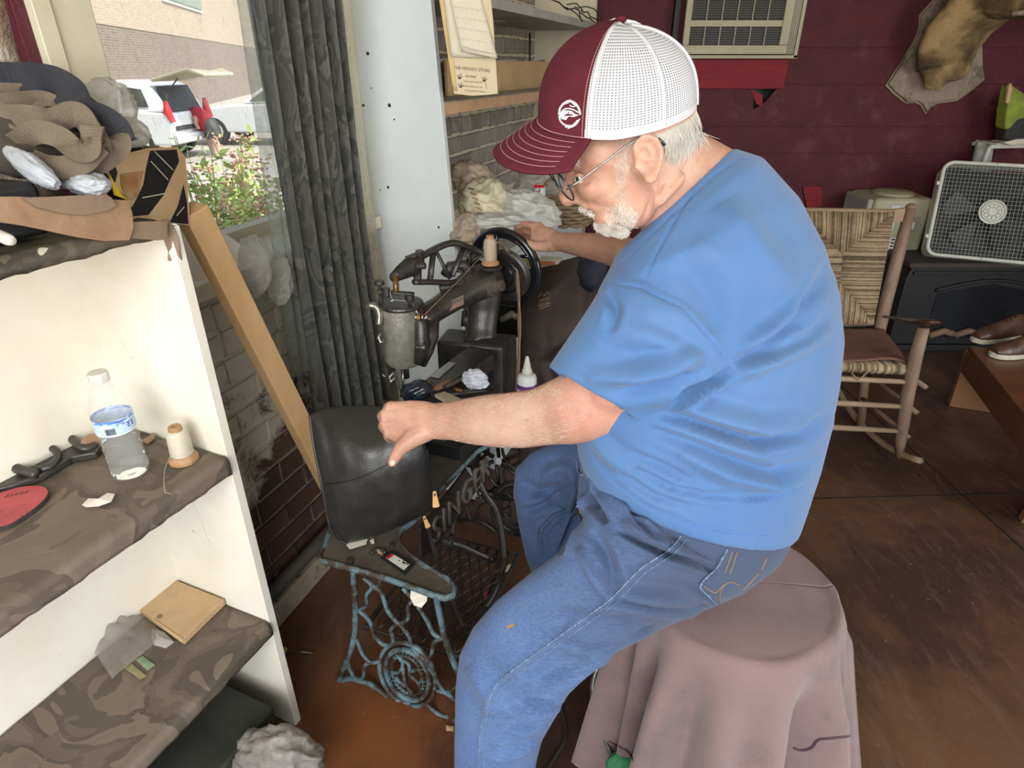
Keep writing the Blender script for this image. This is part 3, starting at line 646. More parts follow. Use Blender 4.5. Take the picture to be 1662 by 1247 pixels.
strap('webbing_strap', [(-40, 240, .92), (0, 250, .92), (50, 258, .92), (95, 288, .92), (130, 282, .92)], .033, M['webbing_tan'], 'darker tan strap at the bottom left of the heap', 0, .4)
mb = MB(); ribbon(mb, [(-40, 132, .96), (30, 130, .95), (75, 132, .94), (110, 148, .93), (128, 180, .92), (150, 190, .92), (180, 208, .92), (197, 235, .93)], .05, .003, .1, .3)
tag(mb.build('black_strap', M['webbing_black'], bevel=.0008), 'wide black webbing strap arching over the tan strap heap', 'strap')
mb = MB(); ribbon(mb, [(-40, 115, 1.0), (20, 116, 1.0), (60, 118, .99), (85, 128, .98)], .028, .003, .1, .1); tag(mb.build('canvas_band', M['webbing_tan'], bevel=.0008), 'tan canvas band lying on top behind the black strap', 'strap')
mb = crumple(P(95, 232, .96), BA * .10, BD * .06, UP * .050, 3.3, .12, 1.6, 30, 20); tag(mb.build('cloth_bundle', M['dark_canvas'], smooth=True, fix=False), 'bunched tan canvas under the strap heap', 'cloth')
mb = bbox(MB(), .16, .75, .03, .25, ZT + .012, ZT + .085); tag(mb.build('black_tray', M['black'], bevel=.01), 'black shallow tray under the straps on the top shelf', 'tray')
film(165, 185, 52, 52, -.4, 1.06, .05, 1.2, M['film_white'], 'plastic_bag', 'thin white bag standing behind the straps against the window', amp=.13, fr=2.4)
film(210, 215, 32, 22, .3, 1.04, .05, 4.2, M['film_white'], 'plastic_bag', 'small wispy white bag right above the striped carton', amp=.12, fr=1.8)
film(52, 272, 50, 17, .62, .86, .03, 6.2, M['film_blue'], 'plastic_sheet', 'bluish white plastic slipping out below the straps, left piece', 'plastic', amp=.12, fr=1.3)
film(140, 298, 36, 18, .1, .90, .04, 8.2, M['film_blue'], 'plastic_sheet', 'bluish white plastic tucked beside the striped carton', 'plastic', amp=.14, fr=1.6)
# striped carton
Q0 = P(164, 259, .93); pl = Plane(Bk(.11, .02, 1.35), BD * 1.0 + BA * .25)
cart = root('striped_carton', pl(250, 363), 'old cardboard carton with black stripes and a brown stain on the bookcase corner', 'box')
face = [(164, 262), (172, 259), (240, 243), (287, 241), (299, 256), (303, 300), (306, 366), (258, 360), (205, 362), (213, 338), (205, 320), (185, 300)]
mb = MB(); mb.prism([pl(x, y) for x, y in face], -pl.n * .003); mb.build('front_flap', M['cardboard'], cart)
def pr_(poly, mat, nm, off): mb = MB(); mb.prism([pl(x, y, off) for x, y in poly], pl.n * .0004); return mb.build(nm, mat, cart)
pr_([(243, 245), (286, 243), (290, 262), (276, 290), (264, 318), (240, 349), (206, 352), (206, 344), (216, 333), (232, 300), (236, 275)], M['black'], 'black_stripe', .0006)
pr_([(297, 300), (303, 330), (305, 364), (275, 361), (288, 335)], M['black'], 'black_stripe', .0006)
pr_([(172, 272), (185, 266), (190, 280), (186, 297)], M['black'], 'black_stripe', .0006)
pr_([(194, 283), (205, 281), (218, 279), (232, 277), (228, 300), (222, 318), (214, 326), (206, 322), (196, 305)], pm('coffee_stain', (.26, .11, .035), (.55, .38, .20), 9, .8, .05), 'stain', .0009)
for a, b in (((244, 262), (272, 292)), ((250, 246), (280, 276)), ((230, 321), (268, 314)), ((286, 350), (298, 336))):
    mb = MB(); mb.bar(pl(a[0], a[1], .0012), pl(b[0], b[1], .0012), .0016, .0004, pl.n); mb.build('crease', M['cream_paint'], cart)
mb = MB(); mb.prism([pl(287, 241), pl(299, 256), pl(303, 300), pl(306, 366), pl(306, 366) + BD * .10, pl(301, 280) + BD * .11, pl(292, 240) + BD * .11], -BA * .003); mb.build('side_flap', M['cardboard'], cart)
mb = MB(); mb.prism([pl(210, 228) + BD * .09, pl(288, 243) + BD * .09, pl(303, 366) + BD * .09, pl(205, 362) + BD * .09], BD * .003); mb.build('back_wall', M['black'], cart)
mb = MB(); mb.prism([pl(174, 282, .004), pl(183, 300, .004), pl(196, 318, .004), pl(203, 324, .004), pl(183, 317, .004)], -pl.n * .002); mb.build('yellow_liner', pm('yellow_card', (.75, .55, .02), (.68, .48, .02), 5, .7, 0), cart)
mb = MB(); mb.tube([pl(172, 259, -.0), pl(205, 251, -.0), pl(240, 243, 0), pl(287, 240, 0)], .0022, 6); mb.build('torn_edge', M['cardboard'], cart)
# bits below the carton and the long tan offcuts
pf = Plane(Bk(0, -.006, 1.3), BD)
def flat(name, poly, mat, label, cat, P_=None, off=0, th=.003):
    P_ = P_ or pf; mb = MB(); mb.prism([P_(x, y, off) for x, y in poly], P_.n * th); o = mb.build(name, mat, bevel=.0006); return tag(o, label, cat) if label else o
flat('leather_offcut', [(-60, 318), (20, 318), (90, 322), (160, 322), (198, 324), (205, 345), (207, 368), (200, 389), (160, 390), (115, 384), (60, 372), (25, 365), (-60, 352)], M['tan_leather'], 'long tan leather strip hanging over the top shelf edge', 'leather', off=.010, th=.004)
flat('leather_offcut', [(20, 319), (60, 318), (150, 314), (165, 318), (174, 332), (160, 340), (120, 348), (80, 344), (45, 335)], M['grey_leather'], 'short grey-brown leather piece folded on the tan strip', 'leather', off=.016, th=.005)
flat('wooden_wedge', [(150, 301), (168, 316), (176, 324), (152, 320)], M['cardboard'], 'small tan wedge standing up behind the leather strips', 'wedge', off=.004, th=.006)
flat('leather_scrap', [(200, 360), (268, 358), (268, 388), (250, 390), (205, 386)], M['grey_leather'], 'brown-grey scrap hanging below the striped carton', 'leather', off=.003, th=.003)
mb = MB(); mb.lathe([(.007, 0), (.008, .01), (.008, .062), (.006, .07)], P(-25, 372, .83), (P(20, 392, .80) - P(-25, 372, .83)), 14); tag(mb.build('white_tube', M['paper'], smooth=True), 'white tube end at the left end of the top shelf', 'tube')
mb = MB(); ribbon(mb, [(262, 358, 1.02), (275, 380, 1.03), (283, 410, 1.05), (284, 425, 1.06)], .022, .003, .3, .5); tag(mb.build('leather_strap', M['grey_leather']), 'dark brown stitched strap hanging at the bookcase corner', 'strap')

# shelf 1: water bottle, thread cone, casting, red leather
def clearm(name, col, rough=.03, ior=1.25):
    m, nt, N, L, b = _mat(name); b.inputs['Base Color'].default_value = C3(col); b.inputs['Roughness'].default_value = rough; b.inputs['IOR'].default_value = ior; b.inputs['Transmission Weight'].default_value = 1; return m
b0 = Z(214, 768, Z1 + .007); bo = root('water_bottle', b0, 'clear plastic water bottle with blue label, half full, on the upper shelf', 'bottle')
prof = [(.010, .004), (.022, .0), (.030, .004), (.0325, .014), (.0325, .024), (.0305, .030), (.032, .037), (.0325, .043), (.0305, .049), (.032, .056), (.0325, .062), (.0305, .068), (.032, .075), (.0325, .081), (.0305, .087), (.0315, .094), (.032, .1), (.032, .128), (.0325, .134), (.0325, .142), (.031, .152), (.026, .168), (.019, .181), (.014, .188), (.0125, .192), (.0125, .2)]
mb = MB(); mb.lathe(prof, b0, UP, 40, lambda w, h: (.07 * (abs(math.cos(w * 2.5)) - .6) if h < .02 else .012 * math.sin(w * 7) * (h < .09))); mb.build('bottle_body', thin('bottle_plastic', (.80, .82, .82), .17, .06, 90, .5, .2), bo, smooth=True)
mb = MB(); mb.lathe([(r - .0012, h + .001) for r, h in prof[:14]] + [(.0296, .084), (.0001, .0842)], b0, UP, 36); mb.build('water', clearm('water', (.95, .98, .98), 0, 1.15), bo, smooth=True)
mb = MB(); mb.lathe([(.0001, .197), (.0155, .197), (.0162, .199), (.0162, .212), (.0150, .2145), (.0001, .215)], b0, UP, 40, lambda w, h: .02 * math.sin(w * 30)); mb.build('cap', thin('cap_plastic', (.78, .77, .72), .92, .4, 20, 0, .2), bo, smooth=False)
def labelm():
    m, nt, N, L, b = _mat('bottle_label'); v = coords(N, L, which='UV'); sp = N.new('ShaderNodeSeparateXYZ'); L.new(v, sp.inputs[0])
    col = ramp(N, L, sp.outputs[1], [(0, (.8, .85, .9)), (.07, (.42, .60, .80)), (.78, (.50, .68, .85)), (.80, (.10, .25, .62))], True)
    n = noi(N, L, coords(N, L, which='UV', scale=(5, 2, 1)), 3, 2); k = ramp(N, L, n, [(.5, (0, 0, 0)), (.6, (.7, .7, .7))]); col = mixc(N, L, k, col, (.75, .82, .88)); L.new(col, b.inputs['Base Color']); b.inputs['Roughness'].default_value = .3; return m
mb = MB()
mb.sheet(lambda u, v: b0 + Vector((math.cos(2 * PI * u) * .0332, math.sin(2 * PI * u) * .0332, lerp(.100, .131, v))), 48, 2); lbl = mb.build('label', labelm(), bo, smooth=True, fix=False)
def bl_pt(ang, h, r=.0335): return b0 + Vector((math.cos(ang) * r, math.sin(ang) * r, h))
vd = math.atan2(-b0.y, -b0.x)
mb = MB()
def arcq(mb, a0, a1, h0, h1, r=.0336):
    o = len(mb.v); mb.v += [bl_pt(a0, h0, r), bl_pt(a1, h0, r), bl_pt(a1, h1, r), bl_pt(a0, h1, r)]; mb.f.append((o, o + 1, o + 2, o + 3))
arcq(mb, vd - .62, vd - .02, .1015, .119); mb.build('barcode_panel', M['white_metal'], lbl, fix=False)
mb = MB(); rnd = random.Random(3); a = vd - .56
while a < vd - .08:
    w = rnd.choice((.012, .02, .03)); arcq(mb, a, a + w, .104, .1165, .0338); a += w + rnd.choice((.014, .022))
mb.build('barcode', M['black'], lbl, fix=False)
mb = MB(); blue = pm('label_blue', (.03, .08, .40), (.03, .08, .40), 5, .4, 0)
for i in range(4): arcq(mb, vd - .0 + .02, vd + .45 - .05 * i, .120 + i * .0025, .1212 + i * .0025, .0338)
for i in range(3): arcq(mb, vd + .55, vd + .95, .110 + i * .004, .1125 + i * .004, .0338)
mb.build('print', blue, lbl, fix=False)
sp0 = Z(299, 747, Z1 + .006); ts = root('thread_cone', sp0, 'cone of cream thread on a wooden base beside the water bottle', 'thread')
M['spool_wood'] = woodm('spool_wood', (.42, .24, .12), (.33, .18, .08), (8, 8, 1), .6, 8)
mb = MB(); mb.lathe([(.0270, 0), (.0275, .006), (.025, .010), (.0215, .015)], sp0, UP, 32, lambda w, h: .02 * math.sin(w * 40)); mb.build('base', M['spool_wood'], ts)
def threadm(name, c1, c2):
    m, nt, N, L, b = _mat(name); w = N.new('ShaderNodeTexWave'); w.bands_direction = 'Z'; w.inputs['Scale'].default_value = 130; w.inputs['Distortion'].default_value = 1.5; L.new(coords(N, L), w.inputs[0])
    L.new(ramp(N, L, w.outputs[0], [(0, c1), (1, c2)]), b.inputs['Base Color']); b.inputs['Roughness'].default_value = .35; bump(N, L, b, w.outputs[0], .5, .002); return m
mb = MB(); mb.lathe([(.0195, .014), (.0215, .017), (.0195, .055), (.016, .066), (.011, .069)], sp0, UP, 32); mb.build('thread_winding', threadm('cream_thread', (.56, .52, .40), (.70, .66, .54)), ts, smooth=True)
mb = MB(); mb.lathe([(.0105, .067), (.0125, .069), (.0125, .076), (.011, .078), (.005, .078), (.004, .074)], sp0, UP, 24); mb.build('core_top', M['spool_wood'], ts)
mb = MB(); mb.tube([Z(x, y, Z1 + .012) for x, y in spline([(276, 745), (268, 760), (266, 785), (268, 800)])] + [Bk(.10, -.004, Z1 - .03), Bk(.095, -.006, Z1 - .10), Bk(.09, -.004, Z1 - .15)], .0006, 5); mb.build('loose_thread', M['film_white'], ts)
ca = root('shoe_last_jack', Z(60, 770, Z1 + .01), 'black cast-iron shoe repair casting with hooks on the upper shelf', 'casting')
zc = Z1 + .006
mb = MB(); mb.prism([Z(x, y, zc) for x, y in [(-30, 810), (20, 800), (70, 782), (120, 752), (160, 745), (166, 732), (150, 716), (120, 722), (85, 735), (40, 745), (-30, 760)]], (0, 0, .016)); mb.build('plate', M['cast_iron'], ca, bevel=.004)
mb = MB(); mb.tube([Z(x, y, z_) for x, y, z_ in spline([(88, 728, zc + .02), (85, 706, zc + .03), (98, 700, zc + .034), (116, 712, zc + .03), (135, 728, zc + .02), (155, 724, zc + .016)])], [.008] * 31, 10); mb.build('hook', M['cast_iron'], ca, smooth=True)
mb = MB(); mb.tube([Z(x, y, z_) for x, y, z_ in spline([(48, 742, zc + .03), (60, 728, zc + .036), (85, 728, zc + .03), (94, 742, zc + .02), (80, 758, zc + .02), (55, 762, zc + .02)])], [.007] * 31, 10); mb.build('hook', M['cast_iron'], ca, smooth=True)
mb = MB(); mb.tube([Z(x, y, z_) for x, y, z_ in spline([(-30, 768, zc + .03), (10, 752, zc + .032), (30, 762, zc + .026), (60, 770, zc + .02)])], [.009] * 19, 10); mb.build('hook', M['cast_iron'], ca, smooth=True)
mb = MB(); mb.lathe([(.0001, 0), (.021, 0), (.022, .002), (.021, .004), (.0001, .004)], Z(150, 722, Z1 + .022), (Z(150, 722, 0) - CAM).normalized() * -1 + RT * .8, 24); tag(mb.build('leather_disc', M['tan_leather']), 'tan leather disc leaning behind the water bottle', 'leather')
mb = MB(); mb.prism([Z(x, y, Z1 + .007) for x, y in [(232, 717), (250, 705), (252, 712), (240, 722)]], (0, 0, .004)); tag(mb.build('leather_chip', M['tan_leather']), 'tiny brown leather chip between bottle and thread cone', 'leather')
M['pink'] = pm('pink_sole', (.46, .075, .085), (.38, .06, .07), 10, .6, .2, 60, dirt=(.18, .04, .04), dsc=20, dlo=.60, dhi=.64)
so_ = [Z(x, y, Z1 + .008) for x, y in spline([(-40, 812), (0, 805), (30, 796), (60, 793), (78, 797), (80, 808), (66, 824), (45, 840), (14, 858), (-20, 862), (-45, 858)], 5)]
mb = MB(); mb.prism(so_, (0, 0, .006)); rs = mb.build('rubber_sole', M['rubber']); tag(rs, 'pink rubber sole piece with black edge on the upper shelf', 'sole')
mb = MB(); cc_ = sum(so_, Vector()) / len(so_); mb.prism([cc_ + (p - cc_) * .97 + Vector((0, 0, .006)) for p in so_], (0, 0, .0012)); mb.build('pink_face', M['pink'], rs)
mb = MB(); 
for i in range(5): mb.bar(Z(8 + i * 8, 808 - i * 1.8, Z1 + .0156), Z(14 + i * 8, 803 - i * 1.6, Z1 + .0156), .0016, .0004)
mb.build('print', M['black'], rs)
def scrap(name, poly, z, mat, label, cat='paper', amp=.004, seed=1):
    mb = MB(); pts = [Z(x, y, z) + UP * (abs(nz(Vector((x, y, 0)), .13, seed)) * amp * 3 + .0005) for x, y in poly]; c = sum(pts, Vector()) / len(pts) + UP * amp
    n = len(pts); mb.add(pts + [c], [(i, (i + 1) % n, n) for i in range(n)]); return tag(mb.build(name, mat, solid=.0006), label, cat)
scrap('paper_scrap', [(134, 822), (145, 813), (165, 813), (176, 805), (188, 806), (182, 818), (160, 823), (140, 825)], Z1 + .008, M['paper'], 'crumpled off-white paper scrap on the upper shelf')
# shelf 2
zb = Z2 + .007
mb = MB(); q = [Z(x, y, zb + .020) for x, y in [(225, 989), (284, 941), (364, 973), (297, 1038)]]; bx_ = root('flat_carton', q[0], 'flat tan cardboard box on the lower shelf', 'box')
mb.prism([p - UP * .018 for p in q], (0, 0, .018)); mb.build('box_body', M['cardboard'], bx_, bevel=.002)
mb = MB(); mb.prism([lerp(q[0], q[3], .35) + UP * .0006, lerp(q[0], q[3], 1.0) + UP * .0006, lerp(q[0], q[3], 1.0) + (q[3] - q[2]) * .02 - UP * .012, lerp(q[0], q[3], .75) - (q[2] - q[3]) * .04 - UP * .004], (0, 0, .001)); mb.build('end_flap', M['cardboard'], bx_)
mb = MB(); mb.lathe([(.0001, 0), (.006, 0), (.006, .0008), (.0001, .0008)], Z(259, 1001, zb + .0205), UP, 18); mb.build('thumb_hole', M['grey_leather'], bx_)
mb = MB()
def bagf(u, v):
    x = lerp(lerp(122, 206, u), lerp(182, 268, u), v); y = lerp(lerp(1012, 972, u), lerp(1102, 1032, u), v); k = math.sin(PI * u) * math.sin(PI * v)
    return Z(x, y, zb + .004) + UP * (.03 * k + .018 * abs(nz(Vector((u * 4, v * 4, 0)), 1, 3)) * (k + .25))
mb.sheet(bagf, 36, 36); zip_ = mb.build('zip_bag', M['film_zip'], smooth=True, solid=.0006, fix=False); tag(zip_, 'clear zip bag holding black buckles on the lower shelf', 'plastic bag')
mb = MB(); ce = Z(197, 1050, zb + .008); ax_ = [BA.copy(), BD.copy(), UP]
for r_ in (.028, .019):
    pts = [ce + BA * (math.copysign(abs(math.cos(w)) ** .5, math.cos(w)) * r_) + BD * (math.copysign(abs(math.sin(w)) ** .5, math.sin(w)) * r_ * .7) for w in [2 * PI * i / 24 for i in range(24)]]; mb.tube(pts, .0035, 8, closed=True)
mb.bar(ce - BA * .03, ce + BA * .03, .006, .005); tag(mb.build('plastic_buckle', M['black'], smooth=True), 'black plastic buckle inside the clear zip bag', 'buckle')
scrap('packing_scrap', [(248, 1022), (268, 1030), (284, 1046), (270, 1055), (252, 1052), (246, 1036)], zb, M['film_white'], 'white plastic end poking out beside the flat tan box', 'plastic', .006)
scrap('green_label', [(203, 1086), (214, 1078), (238, 1098), (228, 1104)], zb, pm('olive_label', (.20, .22, .09), (.28, .26, .14), 30, .5, 0), 'olive strip under the zip bag corner', 'label', .001)
scrap('green_label', [(220, 1072), (232, 1066), (252, 1080), (240, 1090)], zb, pm('green_print', (.16, .26, .14), (.24, .34, .2), 30, .5, 0), 'pale green strip beside the zip bag corner', 'label', .001)
# under the shelf and on the floor
mb = bbox(MB(), .06, .50, -.02, .24, .0, .17); tag(mb.build('storage_crate', pm('dark_green', (.020, .024, .018), (.035, .035, .028), 8, .7, .3), bevel=.008), 'dark green crate on the floor under the bookcase', 'crate')
film(450, 1235, 66, 52, .1, 1.42, .09, 2.7, M['film_grey'], 'plastic_bag', 'crumpled clear grey plastic bag on the floor by the bookcase foot', amp=.16, fr=1.7)
sc = root('screwdriver', Z(480, 1056, .012), 'small screwdriver with yellow handle lying on the floor', 'screwdriver')
a, b, c = Z(449, 1054, .012), Z(466, 1056, .012), Z(508, 1060, .010)
mb = MB(); mb.tube([a, lerp(a, b, .3), lerp(a, b, .8), b], [.007, .009, .009, .006], 10); mb.build('handle', pm('amber', (.45, .33, .04), (.4, .28, .03), 9, .3, 0), sc, smooth=True)
mb = MB(); mb.tube([b, c], .0028, 8); mb.build('blade', M['steel'], sc, smooth=True)
# ---------------------------------------------------------------- timber, slanted board, sill bags
M['pine'] = woodm('pine', (.66, .43, .22), (.55, .33, .145), (3, 3, .7), .6, 5, .08)
ta = P(309, 340, 1.16); tb = W(503, 722, .14); tdir = (tb - ta).normalized(); te = ta + tdir * ((ta.z - .03) / -tdir.z)
mb = MB(); mb.bar(ta - tdir * .0, te, .052, .040, WN * .75 + UP * .5 - WT * .35); tag(mb.build('timber_brace', M['pine'], bevel=.002), 'new pine timber leaning diagonally from the bookcase top to the floor', 'timber')
pw_ = Plane(Wp(0, .02, 1), WN)
mb = MB(); mb.prism([pw_(x, y) for x, y in [(298, 333), (312, 341), (400, 403), (403, 437), (370, 446), (300, 462)]], -WN * .02); tag(mb.build('slanted_board', M['white_paint'], bevel=.002), 'white painted board slanting below the window sill behind the timber', 'board')
film(412, 432, 26, 46, -.12, W(412, 432, .05).dot(FW) - CAM.dot(FW), .025, 5.5, M['film_clear'], 'plastic_bag', 'crumpled clear bag hanging off the sill, beside the timber', amp=.14, fr=1.5)
film(452, 452, 22, 38, -.1, W(452, 452, .05).dot(FW) - CAM.dot(FW), .022, 9.5, M['film_clear'], 'plastic_bag', 'smaller clear bag hanging off the sill, beside the curtain', amp=.13, fr=1.4)
# ---------------------------------------------------------------- curtain
def edge(xa, ya, xb, yb, n):
    a, b = W(xa, ya, n), W(xb, yb, n); dz = (b.z - a.z)
    return lambda z: a + (b - a) * ((z - a.z) / dz)
cur = root('curtain', W(560, 600, .05), 'long dark camouflage curtain hanging in folds at the window', 'curtain')
el, er = edge(410, 0, 516, 690, .06), edge(537, 10, 624, 640, .06)
def cf(u, v):
    z = lerp(2.45, .50, v); p = lerp(el(z), er(z), u); w = 2 * PI * (u * 6.2 + .12 * math.sin(v * 5 + u * 4)); k = .030 + .006 * math.sin(v * 7)
    return p + WN * (k * math.sin(w) + .007 * math.sin(w * 2.3 + v * 3)) + WT * (.008 * math.cos(w))
mb = MB(); mb.sheet(cf, 110, 60); mb.build('drape', M['camo_curtain'], cur, smooth=True, solid=.002, fix=False)
e2 = edge(381, 0, 480, 650, .05)
def sf(u, v):
    z = lerp(2.45, .78, v); p = lerp(e2(z), el(z), u); return p + WN * (.006 * math.sin(u * 9 + v * 4)) 
M['sheer'] = thin('sheer', (.34, .38, .32), .60, .6, 60, .2, .6)
mb = MB(); mb.sheet(sf, 14, 40); mb.build('sheer_edge', M['sheer'], cur, smooth=True, fix=False)
mb = MB(); mb.tube([Wp(-.2, .06, 2.46), Wp(.85, .06, 2.46)], .012, 10); mb.build('rod', M['steel'], cur, smooth=True)
e3, e4 = edge(531, 0, 612, 500, .035), edge(556, 0, 628, 470, .035)
def lf(u, v):
    z = lerp(2.4, .62, v); return lerp(e3(z), e4(z), u) + WN * .004 * math.sin(u * 6 + v * 6)
mb = MB(); mb.sheet(lf, 6, 40); tag(mb.build('lace_strip', thin('lace', (.62, .58, .44), .85, .6, 60, .2, .5), smooth=True, fix=False), 'narrow yellowed lace strip between curtain and white panel', 'curtain')
mb = MB(); mb.prism([Tp(641, 372, .79), Tp(668, 372, .79), Tp(671, 402, .79), Tp(646, 402, .79)], (0, 0, .001))
# ---------------------------------------------------------------- shelf unit with the tall white end panel
tq = .80
A0, A1, B0_, B1 = Tp(556, 0, tq), Tp(699, 0, tq), Tp(641, 600, tq), Tp(757, 600, tq)
def ex(a, b, z): return a + (b - a) * ((z - a.z) / (b.z - a.z))
su = root('shelf_unit', Wp(1.6, .1, 0), 'built-in white shelving with a tall end panel right of the curtain', 'shelf')
mb = MB(); mb.prism([ex(A0, B0_, 0), ex(A1, B1, 0), ex(A1, B1, 2.5), ex(A0, B0_, 2.5)], WT * .024); pn = mb.build('end_panel', M['white_board'], su, bevel=.002)
bvp = bvh_of(pn.data, ROOT[pn.name])
mb = MB()
for (x, y, r) in ((597, 87, 2.6), (632, 171, 3), (590, 171, 2.2), (603, 143, 1.2), (640, 194, 1.4), (630, 304, 2.4), (617, 308, 1.2), (712, 369, 2)):
    h = hit(bvp, x, y, .0004); 
    if h: mb.lathe([(.0001, 0), (r * .002, .0), (r * .0019, .0006), (.0001, .0006)], h[0], h[1], 8)
mb.build('nail_hole', M['black'], pn, stuff=True)
T2 = 2.62; NF = .235
mb = MB(); mb.box(Wp((tq + .024 + T2) / 2, (WF + NF) / 2, 1.437), (T2 - tq - .024, NF - WF, .028), (WT, WN, UP)); mb.build('lower_shelf', M['grey_shelf'], su, bevel=.001)
mb = MB(); mb.box(Wp((tq + .024 + T2) / 2, NF + .006, 1.432), (T2 - tq - .03, .010, .034), (WT, WN, UP)); mb.build('shelf_edging', woodm('peach_wood', (.55, .36, .22), (.45, .28, .17), (1, 8, 8), .6), su)
mb = MB(); mb.box(Wp((tq + .024 + T2) / 2, (WF + NF + .05) / 2, 1.73), (T2 - tq - .024, NF - WF + .05, .03), (WT, WN, UP)); mb.build('upper_shelf', M['grey_shelf'], su, bevel=.001)
mb = MB(); mb.box(Wp(T2 + .012, (WF + NF + .04) / 2, 1.3), (.024, NF - WF + .04, 2.6), (WT, WN, UP)); mb.build('end_panel', M['cream_paint'], su, bevel=.001)
mb = MB(); h0 = Wp(1.75, .05, 1.7146); mb.tube([h0 + WT * math.cos(w) * .045 + WN * math.sin(w) * .045 for w in [2 * PI * i / 24 for i in range(24)]], .0012, 6, closed=True); mb.build('ring_stain', M['cream_paint'], su)
def vine(seed, t0, n0, z0):
    rnd = random.Random(seed); p = Wp(t0, n0, z0); pts = [p]
    for i in range(6): p = p + WT * rnd.uniform(-.03, .03) + WN * rnd.uniform(-.01, .03) - UP * rnd.uniform(-.01, .03) + WT * .03; pts.append(p)
    return pts
for i in range(5):
    mb = MB(); mb.tube(vine(i, 1.9 + .14 * i, .24, 1.80), .003, 5); tag(mb.build('dry_twig', M['cast_iron'], smooth=True), ['dark dry twig on the upper shelf, nearest the calendar', 'dark dry twig on the upper shelf edge, second from the calendar', 'dark dry twig in the middle of the row on the upper shelf', 'dark dry twig on the upper shelf, second from the cream end board', 'dark dry twig on the upper shelf, nearest the cream end board'][i], 'twig', 'dry twigs on the upper shelf')
mb = MB(); mb.box(Wp(1.75, .10, 1.51), (1.2, .012, .115), (WT, WN, UP)); tag(mb.build('cardboard_sheet', M['cardboard'], bevel=.001), 'long brown cardboard sheet standing on the lower wall shelf', 'cardboard')
mb = MB(); mb.tube([Wp(1.15 + .15 * i, .08, 1.565 + .008 * math.sin(i * 1.7)) for i in range(9)], .006, 8); tag(mb.build('loose_cable', M['grey_shelf'], smooth=True), 'grey cable lying along the cardboard sheet', 'cable')
mb = MB(); mb.tube([Wp(2.45, -.03, 1.70), Wp(2.44, -.025, 1.62), Wp(2.46, -.03, 1.54), Wp(2.45, -.03, 1.455)], .005, 8); tag(mb.build('wall_wire', M['black'], smooth=True), 'dark wire running down the grey bricks', 'wire')
# calendar
pc = Plane(P(735, 150, 1.80), Vector((.25, -.97, 0))); cal = root('wall_calendar', pc(765, 150), 'curling paper wall calendar hanging from the white panel edge', 'calendar')
M['cal_paper'] = pm('cal_paper', (.60, .50, .34), (.54, .44, .29), 5, .8, .05)
M['cal_page'] = pm('cal_page', (.62, .57, .45), (.56, .51, .40), 5, .8, .05)
mb = MB(); mb.prism([pc(x, y) for x, y in [(722, -60), (790, -60), (800, 30), (808, 152), (790, 154), (765, 155.5), (737, 152), (727, 91)]], pc.n * .0008); base = mb.build('backing_sheet', M['cal_paper'], cal)
def page(cor, cur_, off, name='page', mat=None):
    def fn(u, v):
        x = lerp(lerp(cor[0][0], cor[1][0], u), lerp(cor[3][0], cor[2][0], u), v); y = lerp(lerp(cor[0][1], cor[1][1], u), lerp(cor[3][1], cor[2][1], u), v)
        return pc(x, y, off + cur_ * v * v * (.4 + .6 * math.sin(u * 2.4)))
    return MB().sheet(fn, 12, 16).build(name, mat or M['cal_page'], cal, smooth=True, solid=.0005, fix=False)
page([(712, -70), (775, -70), (792, 94), (732, 92)], .012, .003)
pgx = page([(716, -70), (762, -70), (804, 95), (747, 84)], .03, .005)
page([(702, -70), (718, -70), (742, 148), (735, 145)], .004, .001, 'edge_sheet', pm('yellowed', (.55, .43, .20), (.48, .36, .16), 6, .8, 0))
bvc = bvh_of(pgx.data, ROOT[cal.name])
mb = MB()
for r_ in range(5):
    y0 = 10 + r_ * 17
    seam(mb, bvc, [(727 + r_ * 4 + 4, y0), (790, y0 + 8)], .0004, .0006, False)
    for c_ in range(6):
        x = 738 + r_ * 4 + c_ * 9; seam(mb, bvc, [(x, y0 + c_ * 1.3 + 1), (x + 1.5, y0 + c_ * 1.3 + 5)], .0005, .0006, False)
seam(mb, bvc, [(751, 75), (770, 81), (799, 87)], .0012, .0008, False)
mb.build('print', M['grey_shelf'], pgx)
ink = pm('ink', (.07, .05, .04), (.07, .05, .04), 5, .8, 0)
pe, pn2 = (pc(780, 120) - pc(745, 117)).normalized(), None
def ctext(s, x, y, x2, y2, size): 
    o = pc(x, y, .0014); e = pc(x2, y2, .0014) - o; text(s, 'print', size, o, e, pc.n.cross(e), ink, base, .0002)
ctext('THE MOODY STORE', 736, 112, 789, 117, .0118); ctext('456-0060', 755, 125, 775, 127, .0085); ctext('MON TUES FRI WED THU', 753, 133, 782, 135, .0048); ctext('EXTRA COFFEE 9 AM - 5 PM', 753, 140.5, 783, 143, .0044); ctext('We Appreciate Your Business', 754, 147.5, 789, 150, .0052)
mb = MB()
for (x0, y0) in ((746, 124), (748, 138), (786, 128)):
    for w in range(5): a = w * 1.25; mb.bar(pc(x0, y0 + 4, .0014), pc(x0 + 4.5 * math.cos(a), y0 + 4.5 * math.sin(a), .0014), .0022, .0004, pc.n)
mb.bar(pc(787, 131, .0014), pc(790, 145, .0014), .0010, .0004, pc.n); mb.build('flower_print', ink, base)
